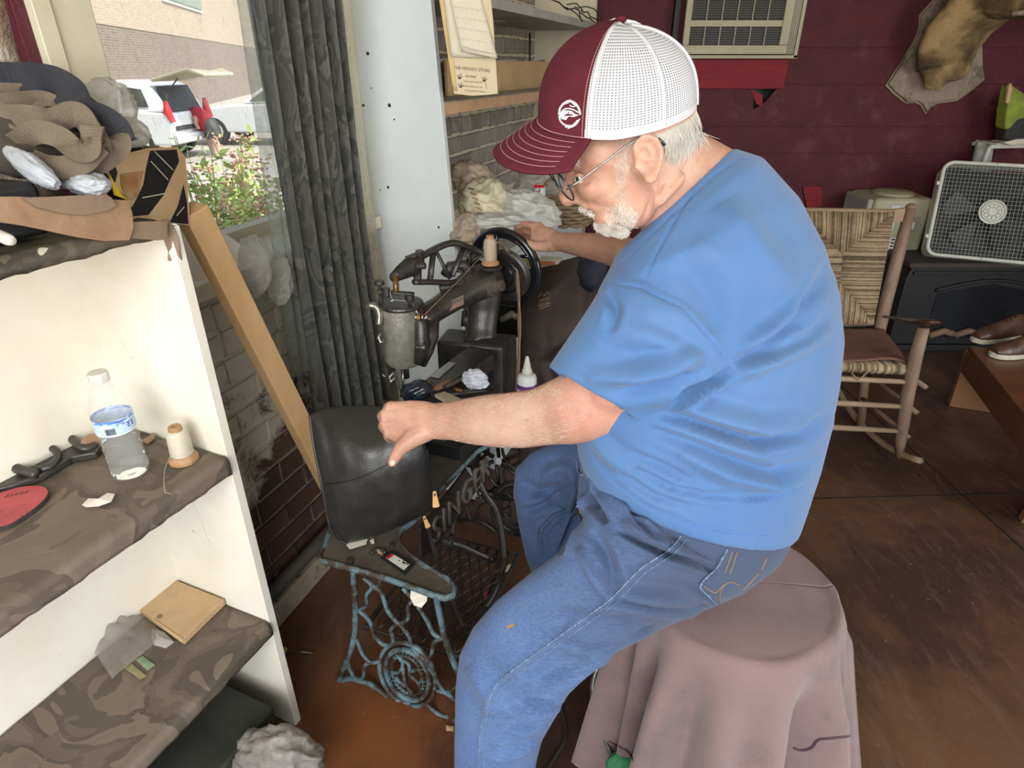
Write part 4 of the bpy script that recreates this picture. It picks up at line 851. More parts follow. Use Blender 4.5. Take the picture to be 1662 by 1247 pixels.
# ---------------------------------------------------------------- chest with bags and basket below the shelves
CHZ = .93
chest = root('white_cabinet', Wp(1.7, .1, 0), 'low pale cabinet under the wall shelves heaped with plastic bags', 'cabinet')
def wb_(mb, t0, t1, n0, n1, z0, z1): mb.box(Wp((t0 + t1) / 2, (n0 + n1) / 2, (z0 + z1) / 2), (t1 - t0, n1 - n0, z1 - z0), (WT, WN, UP)); return mb
wb_(MB(), 1.0, 2.3, -.03, .33, .0, CHZ - .02).build('carcass', M['white_board'], chest, bevel=.004)
wb_(MB(), .98, 2.32, -.03, .345, CHZ - .02, CHZ).build('top', M['white_board'], chest, bevel=.004)
wb_(MB(), 1.02, 1.64, .33, .342, .05, CHZ - .04).build('door', M['white_board'], chest, bevel=.002); wb_(MB(), 1.66, 2.28, .33, .342, .05, CHZ - .04).build('door', M['white_board'], chest, bevel=.002)
M['film_cream'] = thin('film_cream', (.74, .70, .50), .95, .45, 20, .5, .25); M['film_tan'] = thin('film_tan', (.60, .50, .38), .9, .5, 20, .5, .3)
M['film_bright'] = thin('film_bright', (.85, .86, .82), .9, .4, 20, .5, .4)
film(768, 292, 34, 24, .5, 2.35, .08, 1.1, M['film_tan'], 'plastic_bag', 'tan crumpled bag at the back left of the bag heap', amp=.22, fr=1.7)
film(788, 330, 36, 34, .5, 2.2, .09, 2.1, M['film_cream'], 'plastic_bag', 'creamy white bag with brown print in the heap', amp=.22, fr=1.9)
film(858, 342, 44, 26, .35, 2.2, .09, 3.1, M['film_bright'], 'plastic_bag', 'sheer white bag right of the cream bag, behind the hand', amp=.24, fr=1.9)
film(800, 362, 50, 14, .0, 2.1, .09, 4.1, M['film_bright'], 'plastic_bag', 'bright white bag lowest in the heap behind the handwheel', amp=.2, fr=1.8)
film(755, 375, 20, 26, .5, 2.05, .06, 5.1, M['film_tan'], 'plastic_bag', 'brownish bag hanging beside the white panel edge', amp=.22, fr=1.7)
film(870, 298, 32, 18, -.2, 2.75, .08, 6.1, M['film_white'], 'plastic_bag', 'grey-white bag behind the basket handle', amp=.2, fr=1.8)
mb = MB()
for i in range(6): mb.bar(P(760 + i * 3, 305 + i * 8, 2.085 - .004 * i), P(769 + i * 3, 308 + i * 8, 2.08), .006, .003)
tag(mb.build('bag_tape', M['brass'], smooth=False), 'brown zigzag print tag on the cream bag', 'tag')
bk = root('wicker_basket', P(915, 345, 2.62), 'small wicker basket with arched handle behind the man\'s glasses', 'basket')
M['wicker'] = pm('wicker', (.30, .21, .12), (.20, .14, .08), 60, .7, .8, 120)
bc0 = P(918, 342, 2.62)
for k in range(6):
    mb = MB(); r_ = .085 + .007 * k; z_ = -.045 + .016 * k; mb.tube([bc0 + Vector((math.cos(w) * r_ * 1.25, math.sin(w) * r_, z_ + .004 * math.sin(w * 12 + k * 3))) for w in [2 * PI * i / 48 for i in range(48)]], .0095, 6, closed=True); mb.build('weave_ring', M['wicker'], bk, smooth=True)
mb = MB(); mb.lathe([(.0001, 0), (.08, 0), (.085, .01), (.0001, .01)], bc0 - UP * .052, UP, 24); mb.build('base', M['wicker'], bk)
mb = MB(); mb.tube([bc0 + Vector((math.cos(w) * .115, -.02, .03 + math.sin(w) * .125)) for w in [PI * i / 24 for i in range(25)]], .012, 8, flat=.6); mb.build('handle', M['wicker'], bk, smooth=True)
mb = MB(); q = P(874, 312, 2.50); mb.lathe([(.0001, 0), (.028, 0), (.029, .002), (.029, .055), (.02, .07), (.012, .075)], q - UP * .04, UP, 20); jar = mb.build('bleach_bottle', M['white_metal'], smooth=True); tag(jar, 'white bottle with red and black label inside the basket handle', 'bottle')
text('ief', 'print', .032, q + Vector((-.024, -.031, -.004)), (1, 0, 0), (0, 0, 1), M['black'], jar, .0008)
mb = MB(); mb.box(q + Vector((0, -.0295, .028)), (.04, .003, .012)); mb.build('red_band', M['tail_red'], jar)
# ================================================================ TREADLE STAND
TZ = .54
st = root('treadle_stand', Wp(.4, .45, 0), 'cast-iron treadle table with blue scrollwork legs under the sewing machine', 'table')
px_out = [(522, 908), (560, 917), (610, 931), (660, 947), (700, 962), (722, 968), (735, 964), (738, 953), (728, 938), (703, 925), (682, 912), (663, 896), (650, 882), (646, 870), (652, 858), (668, 846), (690, 824), (714, 795), (745, 761), (774, 731)]
outl = [Z(x, y, TZ) for x, y in px_out] + [Wp(t, n, TZ) for t, n in ((.52, .58), (.60, .61), (.95, .61), (1.0, .56), (1.0, .42), (.72, .40), (.58, .24), (.1, .24))]
c0 = Z(520, 893, TZ); outl = [c0 + (Z(540, 872, TZ) - c0) * .3] + [Z(517, 900, TZ)] + outl
mb = MB(); mb.prism([p - UP * .016 for p in outl], (0, 0, .011)); mb.build('table_top', M['dusty_iron'], st)
mb = MB(); mb.tube([p - UP * .006 for p in outl], .0065, 8, closed=True, flat=1.3); mb.build('table_rim', M['blue_paint'], st, smooth=True)
for (x, y, r) in ((637, 886, 5), (568, 913, 6), (612, 896, 4)):
    mb = MB(); mb.lathe([(.0001, 0), (r * .0016, 0), (r * .0014, .007), (.0001, .008)], Z(x, y, TZ - .005), UP, 14); mb.build('bolt', M['cast_iron'], st)
mb = MB(); mb.tube([Z(x, y, TZ + .004) for x, y in spline([(602, 898), (612, 893), (622, 894), (625, 898)])], .005, 8); mb.build('slot_rim', M['cast_iron'], st, smooth=True)
def fr_px(pts): return [Tp(480 + x * .3103, 860 + y * .3103, -.10) for x, y in spline(pts, 5)]
fparts = []
def fbar(name, pts, r=.0065, mat='blue_paint'):
    mb = MB(); mb.tube(fr_px(pts), r, 8, flat=.8); o = mb.build(name, M[mat], st, smooth=True); fparts.append(o); return o
fbar('leg', [(300, 215), (308, 320), (312, 420), (306, 560), (270, 680), (228, 780), (222, 850), (228, 885)], .0105)
fbar('leg', [(733, 340), (755, 450), (785, 580), (830, 700), (870, 800), (900, 900), (915, 990)], .0105)
fbar('bottom_rail', [(232, 800), (280, 778), (370, 800), (440, 842), (500, 892), (560, 922), (620, 938), (680, 972), (740, 992), (840, 1000), (915, 985)], .009)
fbar('foot_curl', [(235, 798), (262, 812), (270, 850), (252, 880), (228, 886)], .0075)
for q in ([(355, 250), (400, 295), (372, 340), (372, 390), (335, 418)], [(400, 292), (450, 330), (480, 420), (540, 490), (588, 462), (588, 400), (612, 370), (640, 330)], [(328, 418), (388, 480), (410, 552), (462, 602), (510, 590), (500, 520), (540, 490)],
          [(540, 490), (590, 550), (620, 630), (672, 672), (710, 650), (722, 590), (772, 566)], [(318, 570), (350, 650), (392, 692), (435, 690)], [(392, 692), (360, 712), (352, 768), (312, 780), (270, 700)], [(640, 400), (690, 480), (722, 545), (775, 570)],
          [(672, 672), (722, 760), (782, 850), (835, 822)], [(735, 840), (790, 856), (850, 905)], [(560, 305), (600, 345), (645, 375)], [(420, 300), (440, 285), (440, 262)], [(460, 870), (520, 900), (600, 905)], [(680, 905), (740, 960), (800, 985)]):
    fbar('scroll_bar', q)
def ring(cx, cy, rx, ry, rot, r, name):
    pts = [(cx + rx * math.cos(w) * math.cos(rot) - ry * math.sin(w) * math.sin(rot), cy + rx * math.cos(w) * math.sin(rot) + ry * math.sin(w) * math.cos(rot)) for w in [2 * PI * i / 40 for i in range(40)]]
    mb = MB(); mb.tube([Tp(480 + x * .3103, 860 + y * .3103, -.10) for x, y in pts], r, 8, closed=True, flat=.8); o = mb.build(name, M['blue_paint'], st, smooth=True); fparts.append(o); return o
ring(585, 755, 178, 132, 1.02, .0075, 'medallion_ring'); ring(585, 758, 142, 100, 1.05, .009, 'medallion_ring'); ring(585, 760, 108, 72, 1.05, .0045, 'medallion_ring')
for q in ([(530, 660), (560, 690), (545, 740), (500, 750)], [(545, 680), (590, 700), (600, 760), (640, 800), (660, 850)], [(520, 770), (550, 800), (590, 830), (620, 870)], [(610, 740), (640, 730), (660, 760), (650, 800)], [(560, 720), (570, 790), (600, 850)]): fbar('medallion_scroll', q, .006)
a_ = 0
mb = MB()
for i in range(30):
    w = 2 * PI * i / 30; x = 585 + 122 * math.cos(w) * math.cos(1.05) - 84 * math.sin(w) * math.sin(1.05); y = 758 + 122 * math.cos(w) * math.sin(1.05) + 84 * math.sin(w) * math.cos(1.05)
    p = Tp(480 + x * .3103, 860 + y * .3103, -.108); mb.bar(p, p + (Tp(480 + 585 * .3103, 860 + 758 * .3103, -.108) - p).normalized() * .008, .003, .004, WT)
o = mb.build('medallion_lettering', M['blue_paint'], st, stuff=True); fparts.append(o)
for o in list(fparts):                                                # the far side frame is the same casting
    c = o.copy(); COL.objects.link(c); c.parent = st; c.location = o.location + WT * .74 + WN * .03; c.data = o.data.copy(); c.data.materials.clear(); c.data.materials.append(M['cast_iron'])
pb = Plane(Wp(0, .50, 0), WN)
mb = MB(); mb.prism([pb(x, y) for x, y in [(683, 858), (757, 762), (775, 790), (772, 800), (702, 897), (684, 905)]], -WN * .008); br = mb.build('cross_brace', M['cast_iron'], st, bevel=.002)
M['cast_lettering'] = pm('cast_lettering', (.16, .14, .12), (.10, .085, .07), 30, .5, .3); o0 = pb(701, 886, .001); text('SINGER', 'cast_lettering', .112, o0, pb(771, 797, .001) - o0, UP, M['cast_lettering'], st, .005, spacing=1.12)
def pipe(name, pts, r, mat='cast_iron', par=None, k=6): 
    mb = MB(); mb.tube([P(*p) for p in spline(pts, k)], r, 10); return mb.build(name, M[mat], par or st, smooth=True)
pipe('curved_brace', [(766, 733, 1.95), (771, 765, 1.98), (786, 800, 2.0), (803, 825, 2.02), (812, 856, 2.04), (816, 885, 2.05), (818, 908, 2.06)], .0115)
pipe('curved_brace', [(762, 790, 2.0), (748, 812, 2.02), (738, 838, 2.03), (734, 868, 2.04)], .008)
pipe('pedal_crank', [(725, 879, 2.04), (745, 884, 2.04), (775, 898, 2.06), (806, 912, 2.08)], .011); pipe('pedal_link', [(818, 908, 2.06), (808, 940, 2.0), (797, 968, 1.96), (786, 985, 1.93)], .015)
mb = MB(); mb.lathe([(.0001, -.014), (.020, -.014), (.020, .014), (.0001, .014)], P(728, 879, 2.02), WN, 18); mb.build('pivot_hub', M['cast_iron'], st, bevel=.002)
mb = MB(); wc = Wp(.66, .47, .30); mb.tube([wc + WN * math.cos(w) * .155 + UP * math.sin(w) * .155 for w in [2 * PI * i / 48 for i in range(48)]], .013, 8, closed=True); fw_ = mb.build('flywheel', M['cast_iron'], st, smooth=True)
for i in range(6):
    w = PI * i / 3 + .3; mb = MB(); mb.tube([wc + (WN * math.cos(w) + UP * math.sin(w)) * .02, wc + (WN * math.cos(w + .25) + UP * math.sin(w + .25)) * .09, wc + (WN * math.cos(w) + UP * math.sin(w)) * .15], .008, 6); mb.build('spoke', M['cast_iron'], fw_, smooth=True)
# foot treadle: a lattice plate
pz = .085
tre = [Wp(.02, .30, pz), Wp(.02, .62, pz), Wp(.46, .62, pz), Wp(.46, .30, pz)]
mb = MB(); mb.tube(tre, .009, 8, closed=True); trf = mb.build('treadle_plate', M['cast_iron'], st, smooth=False)
for i in range(1, 9):
    for sgn in (1, -1):
        pts = [Wp(.03 + .42 * j / 16, .30 + .32 * (i + .42 * sgn * math.sin(j * 1.2 + (i % 2) * 0)) / 9, pz) for j in range(17)]
        mb = MB(); mb.tube(pts, .0035, 6); mb.build('lattice_bar', M['cast_iron'], trf, smooth=True)
# paper tag and odds on the table
tg = [P(x, y, d) for x, y, d in ((667, 955, 1.37), (694, 960, 1.36), (693, 975, 1.35), (684, 986, 1.35), (672, 982, 1.35), (666, 970, 1.36))]
mb = MB(); mb.prism(tg, (0, -.002, 0)); tag(mb.build('paper_tag', M['paper']), 'torn white paper tag stuck to the table rim', 'tag')
cdp = [Z(x, y, TZ + .001) for x, y in [(617, 907), (637, 895), (674, 916), (657, 935)]]
mb = MB(); mb.prism(cdp, (0, 0, .004)); crd = mb.build('needle_packet', M['black'], bevel=.001); tag(crd, 'black needle packet with white label on the iron table', 'packet')
def onq(u, v, h): return lerp(lerp(cdp[0], cdp[3], u), lerp(cdp[1], cdp[2], u), v) + UP * h
mb = MB(); mb.prism([onq(.15, .18, .0052), onq(.9, .18, .0052), onq(.9, .72, .0052), onq(.15, .72, .0052)], (0, 0, .0004)); lw = mb.build('label_panel', M['white_metal'], crd)
mb = MB(); mb.prism([onq(.15, .18, .0058), onq(.25, .18, .0058), onq(.25, .72, .0058), onq(.15, .72, .0058)], (0, 0, .0003)); mb.build('red_stripe', M['tail_red'], crd)
mb = MB()
rnd = random.Random(2)
for i in range(14): a, b = rnd.uniform(.5, .85), rnd.uniform(.5, .68); mb.bar(onq(a, b, .0058), onq(a + .05, b + .03, .0058), .002, .0003)
mb.build('print', M['black'], crd)
mb = MB(); mb.prism([Z(x, y, TZ + .001) for x, y in [(561, 884), (598, 872), (594, 884), (568, 892)]], (0, 0, .0006)); tag(mb.build('paper_scrap', M['paper']), 'white paper scrap under the black leather bag', 'paper')
mb = MB(); mb.prism([Z(x, y, TZ + .001) for x, y in [(600, 878), (606, 874), (608, 882), (603, 884)]], (0, 0, .0006)); tag(mb.build('paper_scrap', M['paper']), 'tiny pale paper bit beside the leather bag', 'paper')
scrap('leather_scrap', [(610, 893), (620, 893), (622, 903), (614, 900)], TZ + .002, M['tan_leather'], 'small orange leather bit in the table slot', 'leather', .003)
scrap('paper_scrap', [(783, 962), (797, 958), (800, 970), (786, 985)], .012, M['pink'], 'pinkish paper scrap on the floor behind the treadle', 'paper', .003)
scrap('paper_scrap', [(817, 920), (829, 916), (832, 924), (820, 930)], .012, M['paper'], 'white paper scrap on the floor behind the pedal link', 'paper', .003)
scrap('paper_scrap', [(758, 795), (772, 800), (772, 812), (759, 808)], .012, M['paper'], 'white printed scrap on the floor behind the cross brace', 'paper', .003)
scrap('floor_chip', [(724, 1178), (737, 1180), (736, 1188), (724, 1187)], .002, M['cardboard'], 'tiny tan chip on the floor in front of the stand', 'chip', .002)

# ================================================================ SEWING MACHINE
mc = root('sewing_machine', Z(770, 600, .54), 'black patching sewing machine with silver head, truss lever and big handwheel', 'sewing machine')
BT = .80
bA, bB, bC, bD = Z(707, 553, BT), Z(814, 564, BT), Z(841, 542, BT), Z(726, 531, BT)
mb = MB(); mb.prism([p - UP * (BT - TZ - .045) for p in (bA, bB, bC, bD)], (0, 0, BT - TZ - .045)); bs = mb.build('base_block', M['cast_iron'], mc, bevel=.012)
ctr = (bA + bB + bC + bD) / 4
mb = MB(); mb.prism([ctr + (p - ctr) * 1.16 - UP * (BT - TZ) for p in (bA, bB, bC, bD)], (0, 0, .05)); mb.build('base_plinth', M['cast_iron'], mc, bevel=.01)
fdir = (bB - bA).normalized(); fno = fdir.cross(UP)
if fno.y > 0: fno = -fno
for k in (.16, .84):
    q = lerp(bA, bB, k) + fno * .001 - UP * .085; mb = MB(); mb.box(q, (.016, .004, .095), (fdir, fno, UP)); mb.build('slot', M['black'], bs, bevel=.001)
# column and upper arm
mb = MB(); mb.loft([(752, 556, 806, 550, 1.80, .045), (757, 535, 806, 535, 1.80, .038), (760, 505, 809, 507, 1.79, .036), (756, 488, 812, 490, 1.78, .040), (752, 465, 815, 470, 1.77, .045), (758, 440, 812, 446, 1.76, .042), (775, 432, 806, 434, 1.76, .028)], 24)
put(voxel(mb, .006, 3), 'column', M['cast_iron'], mc)
mb = MB(); mb.lathe([(.0001, 0), (.030, 0), (.030, .02), (.022, .022), (.022, .034), (.017, .036), (.017, .052), (.0001, .053)], P(790, 466, 1.74), (RT - FW * .55 + UP * .02), 24); mb.build('bearing_boss', M['dusty_iron'], mc, bevel=.002)
mb = MB(); mb.tube([P(x, y, d) for x, y, d in [(790, 455, 1.76), (760, 468, 1.72), (735, 485, 1.68), (712, 500, 1.65), (692, 512, 1.62), (672, 520, 1.60)]], [.052, .046, .036, .032, .032, .030], 20); mb.ball(P(790, 455, 1.76), .05)
put(voxel(mb, .005, 3), 'upper_arm', M['cast_iron'], mc)
pa = Plane(P(735, 500, 1.64), CAM - P(735, 500, 1.64) + RT * .25)
mb = MB(); mb.prism([pa(x, y) for x, y in [(725, 491), (752, 479), (753, 494), (726, 507)]], -pa.n * .001); nmp = mb.build('name_plate', pm('copper_plate', (.16, .09, .055), (.12, .07, .045), 30, .5, .1), mc)
e_ = pa(751, 481) - pa(727, 492); text('Sutton', 'lettering', .017, pa(727, 498, .001), e_, pa.n.cross(e_), M['black'], nmp, .0004)
mb = MB(); mb.tube([P(x, y, d) for x, y, d in [(700, 520, 1.63), (698, 545, 1.63), (690, 570, 1.63), (682, 592, 1.62)]], [.022, .024, .022, .016], 12); mb.build('rear_casting', M['cast_iron'], mc, smooth=True)
# silver head
hb = Z(656, 588, .855); hx = Vector((hb.x, hb.y, 0)); ht = P(650, 490, (hb.y) / D(650, 490).y)
ax = (ht - hb); HL = ax.length
mb = MB(); R_ = .0505; mb.lathe([(.0001, 0), (R_ * .86, 0), (R_, .012), (R_, HL * .93), (R_ * 1.02, HL * .935), (.0001, HL * .94)], hb, ax, 40); mb.build('head_cylinder', M['silver_enamel'], mc, bevel=.002, smooth=False)
mb = MB(); mb.lathe([(.0001, 0), (R_ * 1.12, 0), (R_ * 1.15, .005), (R_ * 1.12, .010), (.0001, .011)], hb + ax.normalized() * HL * .94, ax, 36); mb.build('head_cap', M['cast_iron'], mc, bevel=.001)
mb = MB(); mb.tube([P(678, 500, 1.545), P(684, 530, 1.55), (P(686, 560, 1.56)), P(680, 590, 1.58)], [.016, .018, .02, .014], 10); mb.build('head_side_rib', M['cast_iron'], mc, smooth=True)
def knob(name, x, y, d, r, h, axis=UP, mat='cast_iron', stem=0, base=None):
    o = P(x, y, d); axis = Vector(axis).normalized(); mb = MB(); mb.lathe([(.0001, 0), (r, 0), (r * 1.05, h * .3), (r, h), (.0001, h)], o, axis, 18, lambda w, hh: .05 * math.sin(w * 16))
    if stem: mb.tube([o - axis * stem, o + axis * .001], r * .42, 10)
    return mb.build(name, M[mat], mc, bevel=.0006)
knob('pressure_knob', 616, 462, 1.52, .0125, .010, UP, 'cast_iron', .05); knob('knob', 628, 482, 1.52, .011, .022); knob('knob', 665, 488, 1.53, .011, .016, UP, 'cast_iron', .02); knob('knob', 681, 411, 1.58, .010, .008, UP, 'cast_iron', .03)
knob('thumb_screw', 684, 564, 1.52, .006, .010, RT - FW * .3, 'steel', .015); knob('side_knob', 677, 432, 1.56, .008, .022, RT - FW * .2)
mb = MB(); mb.bar(P(612, 473, 1.53), P(672, 478, 1.53), .018, .008, ax); mb.build('top_plate', M['cast_iron'], mc, bevel=.002)
mb = MB(); mb.tube([P(642, 448, 1.53), P(643, 478, 1.53)], .0075, 12); mb.build('brass_post', M['brass'], mc, smooth=True)
mb = MB(); mb.tube([P(x, y, 1.51) for x, y in spline([(634, 466), (634, 480), (638, 488), (634, 489), (640, 487), (660, 489)])], .0012, 6); mb.build('wire_guide', M['steel'], mc, smooth=True)
for i, (x, r) in enumerate(((675, .006), (679, .011), (682, .011), (686, .007), (692, .006))):
    mb = MB(); mb.lathe([(.0001, 0), (r, 0), (r * .9, .003), (.0001, .003)], P(x, 515, 1.525), RT - FW * .25, 16); mb.build('tension_disc', M['brass'] if i in (1, 2) else M['steel'], mc)
mb = MB(); mb.tube([P(672, 514, 1.53), P(700, 518, 1.53)], .003, 8); mb.build('tension_pin', M['steel'], mc, smooth=True)
mb = MB(); mb.tube([P(x, y, 1.53) for x, y in spline([(594, 500), (602, 496), (612, 500), (616, 512), (615, 528)])], [.004, .005, .006, .007, .008, .009] + [.009] * 19, 10); mb.build('lifting_lever', M['steel'], mc, smooth=True)
mb = MB(); mb.tube([P(x, y, 1.53) for x, y in [(618, 541), (614, 548), (618, 556), (624, 554)]], .0045, 8); mb.build('ring_hook', M['steel'], mc, smooth=True)
mb = MB(); mb.tube([P(668, 492, 1.52), P(676, 505, 1.52), P(680, 512, 1.52)], .002, 6); mb.build('take_up_wire', M['steel'], mc, smooth=True)
# needle bar and foot
mb = MB(); mb.tube([hb, hb - UP * .045], .011, 12); mb.build('presser_bar', M['cast_iron'], mc, smooth=True)
mb = MB(); mb.tube([P(640, 604, 1.60), P(632, 612, 1.60), P(634, 620, 1.60), P(642, 612, 1.60)], .005, 8); mb.build('foot_clamp', M['steel'], mc, smooth=True)
mb = MB(); mb.tube([P(654, 598, 1.61), P(654, 632, 1.62)], .0035, 8); mb.build('needle_bar', M['steel'], mc, smooth=True)
mb = MB(); mb.tube([P(620, 607, 1.6), P(626, 613, 1.6)], .003, 8); mb.build('set_screw', M['steel'], mc, smooth=True)
mb = MB(); mb.bar(P(642, 606, 1.61), P(648, 634, 1.61), .009, .009); mb.build('presser_foot', M['cast_iron'], mc, bevel=.001)
# lower arm
la = [Z(x, y, BT - .004) for x, y in [(765, 560), (803, 575), (708, 640), (660, 640), (668, 625), (700, 600)]]
mb = MB(); mb.prism([la[0], la[1], Z(705, 640, BT - .004), Z(668, 634, BT - .004), Z(700, 607, BT - .004), Z(742, 575, BT - .004)], (0, 0, -.05)); mb.build('lower_arm', M['cast_iron'], mc, bevel=.006)
lp = [Z(x, y, BT - .0025) for x, y in [(728, 588), (740, 590), (712, 615), (698, 612)]]
mb = MB(); mb.prism(lp, (0, 0, .001)); mb.build('model_plate', M['steel'], mc)
mb = MB(); mb.prism([Z(x, y, BT - .003) for x, y in [(648, 632), (662, 622), (685, 626), (690, 640), (668, 648)]], (0, 0, -.022)); mb.build('arm_tip', M['cast_iron'], mc, bevel=.004)
mb = MB(); mb.tube([Z(x, y, BT + .004) for x, y in spline([(684, 622), (698, 620), (706, 624), (700, 630)])], .0025, 6); mb.build('spring_clip', M['brass'], mc, smooth=True)
# truss lever above the arm
def sx(x): return 1.545 + (x - 645) * .215 / 150
def truss(name, pts, r, flat=.6):
    q = spline(pts, 5) if len(pts) > 2 else pts; mb = MB(); mb.tube([P(x, y, sx(x)) for x, y in q], r, 8, flat=flat); return mb.build(name, M['cast_iron'], mc, smooth=True)
truss('lever_top_rail', [(668, 425), (690, 413), (715, 400), (732, 395), (748, 397), (768, 405), (786, 413), (800, 420)], .0115, .8)
truss('lever_bottom_rail', [(672, 458), (700, 458), (730, 459), (742, 457)], .010, .8)
truss('lever_strut', [(703, 411), (698, 455)], .0085); truss('lever_strut', [(708, 408), (730, 452)], .0085); truss('lever_strut', [(752, 402), (734, 448)], .009); truss('lever_strut', [(757, 402), (764, 428)], .008)
mb = MB(); mb.tube([P(x, y, sx(x)) for x, y in [(640, 450), (652, 442), (668, 432), (680, 424), (684, 412)]], [.013, .020, .026, .018, .008], 14); mb.ball(P(640, 450, 1.545), .0135)
mb.tube([P(678, 415, sx(678)), P(678, 455, sx(678))], .011, 10); put(voxel(mb, .004, 2), 'lever_fork', M['cast_iron'], mc)
mb = MB(); mb.bar(P(659, 418, 1.55), P(684, 408, 1.57), .012, .004, UP); mb.build('oil_cover', M['cast_iron'], mc, bevel=.001)
mb = MB(); mb.bar(P(728, 462, 1.66), P(748, 456, 1.68), .03, .006, UP); mb.tube([P(714, 468, 1.66), P(735, 466, 1.67), P(750, 455, 1.68)], .010, 10); mb.build('thread_bracket', M['cast_iron'], mc, smooth=False)
mb = MB(); mb.tube([P(724, 446, 1.68), P(730, 432, 1.69), P(752, 430, 1.70), P(762, 445, 1.71)], [.016, .014, .014, .018], 12); mb.build('bell_crank', M['cast_iron'], mc, smooth=True)
mb = MB(); mb.tube([P(742, 440, 1.70), P(775, 418, 1.74), P(798, 405, 1.76)], .006, 8); mb.tube([P(760, 424, 1.73), P(790, 404, 1.78)], .008, 8); mb.build('connecting_rod', M['cast_iron'], mc, smooth=True)
mb = MB(); mb.lathe([(.0001, 0), (.030, 0), (.032, .003), (.028, .008), (.0001, .009)], P(797, 436, 1.70), UP, 24); mb.build('spool_plate', M['cast_iron'], mc)
# handwheel and belt pulley
hc = P(819, 435, 1.90); hn = Vector((.50, .86, .10)).normalized(); h1 = hn.cross(UP).normalized(); h2 = h1.cross(hn).normalized()
if h2.z < 0: h2 = -h2
def circ(c, r, n=48, a=h1, b=h2): return [c + a * math.cos(2 * PI * i / n) * r + b * math.sin(2 * PI * i / n) * r for i in range(n)]
mb = MB(); mb.tube(circ(hc, .115), .0125, 12, closed=True); hwl = mb.build('handwheel', M['black_gloss'], mc, smooth=True)
mb = MB(); mb.tube(circ(hc, .100), .006, 8, closed=True); mb.build('inner_rim', M['black_gloss'], hwl, smooth=True)
for i in range(5):
    w = 2 * PI * i / 5 + .5; mb = MB(); mb.tube([hc + (h1 * math.cos(w + q_) + h2 * math.sin(w + q_)) * r_ for r_, q_ in ((.012, .5), (.05, .3), (.08, .12), (.108, 0))], [.012, .010, .008, .008], 8, flat=.7); mb.build('spoke', M['black_gloss'], hwl, smooth=True)
pc_ = P(822, 447, 1.84)
mb = MB(); mb.lathe([(.0001, -.012), (.072, -.012), (.078, -.008), (.070, 0), (.078, .008), (.072, .012), (.0001, .012)], pc_, hn, 36); mb.build('belt_pulley', M['cast_iron'], mc, smooth=False)
for r_ in (.03, .05): mb = MB(); mb.tube(circ(pc_ - hn * .0125, r_, 32), .003, 6, closed=True); mb.build('pulley_ring', M['black_gloss'], mc, smooth=True)
blt = [(800, 392), (812, 397), (826, 412), (836, 430), (840, 455), (842, 490), (843, 530), (842, 575), (838, 640), (830, 720)]
mb = MB(); ribbon(mb, [(x, y, 1.80 + max(0, y - 450) * .0006) for x, y in blt], .011, .004, 1.0, .9); tag(mb.build('drive_belt', M['grey_leather']), 'brown leather drive belt running down from the machine pulley', 'belt')
mb = MB(); mb.tube([P(812, 520, 1.87), P(832, 510, 1.86), P(838, 515, 1.85)], [.008, .012, .010], 10); mb.build('belt_guard', M['dusty_iron'], mc, smooth=True)
mb = MB(); mb.tube([P(755, 505, 1.95), P(754, 530, 1.95)], .012, 8); mb.build('rear_post', M['cast_iron'], mc, smooth=True)
# working thread
tc_ = root('thread_cone', P(796, 431, 1.69), 'tan and cream thread cone on top of the sewing machine arm', 'thread')
o_ = P(796, 429, 1.69)
mb = MB(); mb.lathe([(.0240, 0), (.0250, .004), (.020, .009), (.016, .013)], o_, UP, 28, lambda w, h: .02 * math.sin(w * 30)); mb.build('base', M['spool_wood'], tc_)
mb = MB(); mb.lathe([(.0165, .012), (.0185, .015), (.0180, .06), (.015, .068), (.011, .071)], o_, UP, 28); mb.build('thread_winding', threadm('tan_thread', (.38, .27, .18), (.58, .47, .36)), tc_, smooth=True)
mb = MB(); mb.lathe([(.010, .070), (.0105, .071), (.0105, .079), (.0001, .080)], o_, UP, 20); mb.build('core_top', M['spool_wood'], tc_)
mb = MB(); mb.tube([P(800, 398, 1.70), P(770, 428, 1.68), P(745, 455, 1.64), P(715, 485, 1.58), P(688, 512, 1.53)], .0009, 5); tag(mb.build('sewing_thread', M['tan_leather'], smooth=True), 'thread running from the cone down to the tension discs', 'thread')
# clutter on the table around the arm
tray = root('parts_tray', Wp(.42, .42, TZ), 'dark wooden tray of scraps under the sewing arm', 'tray')
mb = MB(); mb.prism([Wp(.30, .30, TZ), Wp(.30, .50, TZ), Wp(.56, .56, TZ), Wp(.56, .30, TZ)], (0, 0, .045)); mb.build('tray_body', M['black'], tray, bevel=.004)
rnd = random.Random(12)
cl = [((700, 640), (718, 628), .012, 'steel', 'scissor_blade', 'worn steel blade in the clutter right of the leather bag'), ((706, 632), (735, 616), .012, 'tan_leather', 'awl', 'small tan wooden awl in the clutter under the sewing arm'), ((722, 628), (755, 612), .009, 'dusty_iron', 'file', 'thin rusty file lying in the clutter under the arm'), ((740, 632), (758, 640), .010, 'brass', 'brass_piece', 'little brass piece in the clutter above the forearm'), ((728, 640), (800, 632), .010, 'cast_iron', 'iron_rod', 'dark rod lying just above the forearm')]
for a, b, r_, m_, nm, lb in cl:
    mb = MB(); q0 = P(a[0], a[1], 1.60); q1 = P(b[0], b[1], 1.68); mb.tube([q0, lerp(q0, q1, .3), lerp(q0, q1, .7), q1], [r_ * .7, r_, r_ * .8, r_ * .5], 8, flat=.6); tag(mb.build(nm, M[m_], smooth=True), lb, 'tool')
M['paper_blue'] = pm('paper_blue', (.62, .66, .74), (.52, .56, .66), 9, .7, .1)
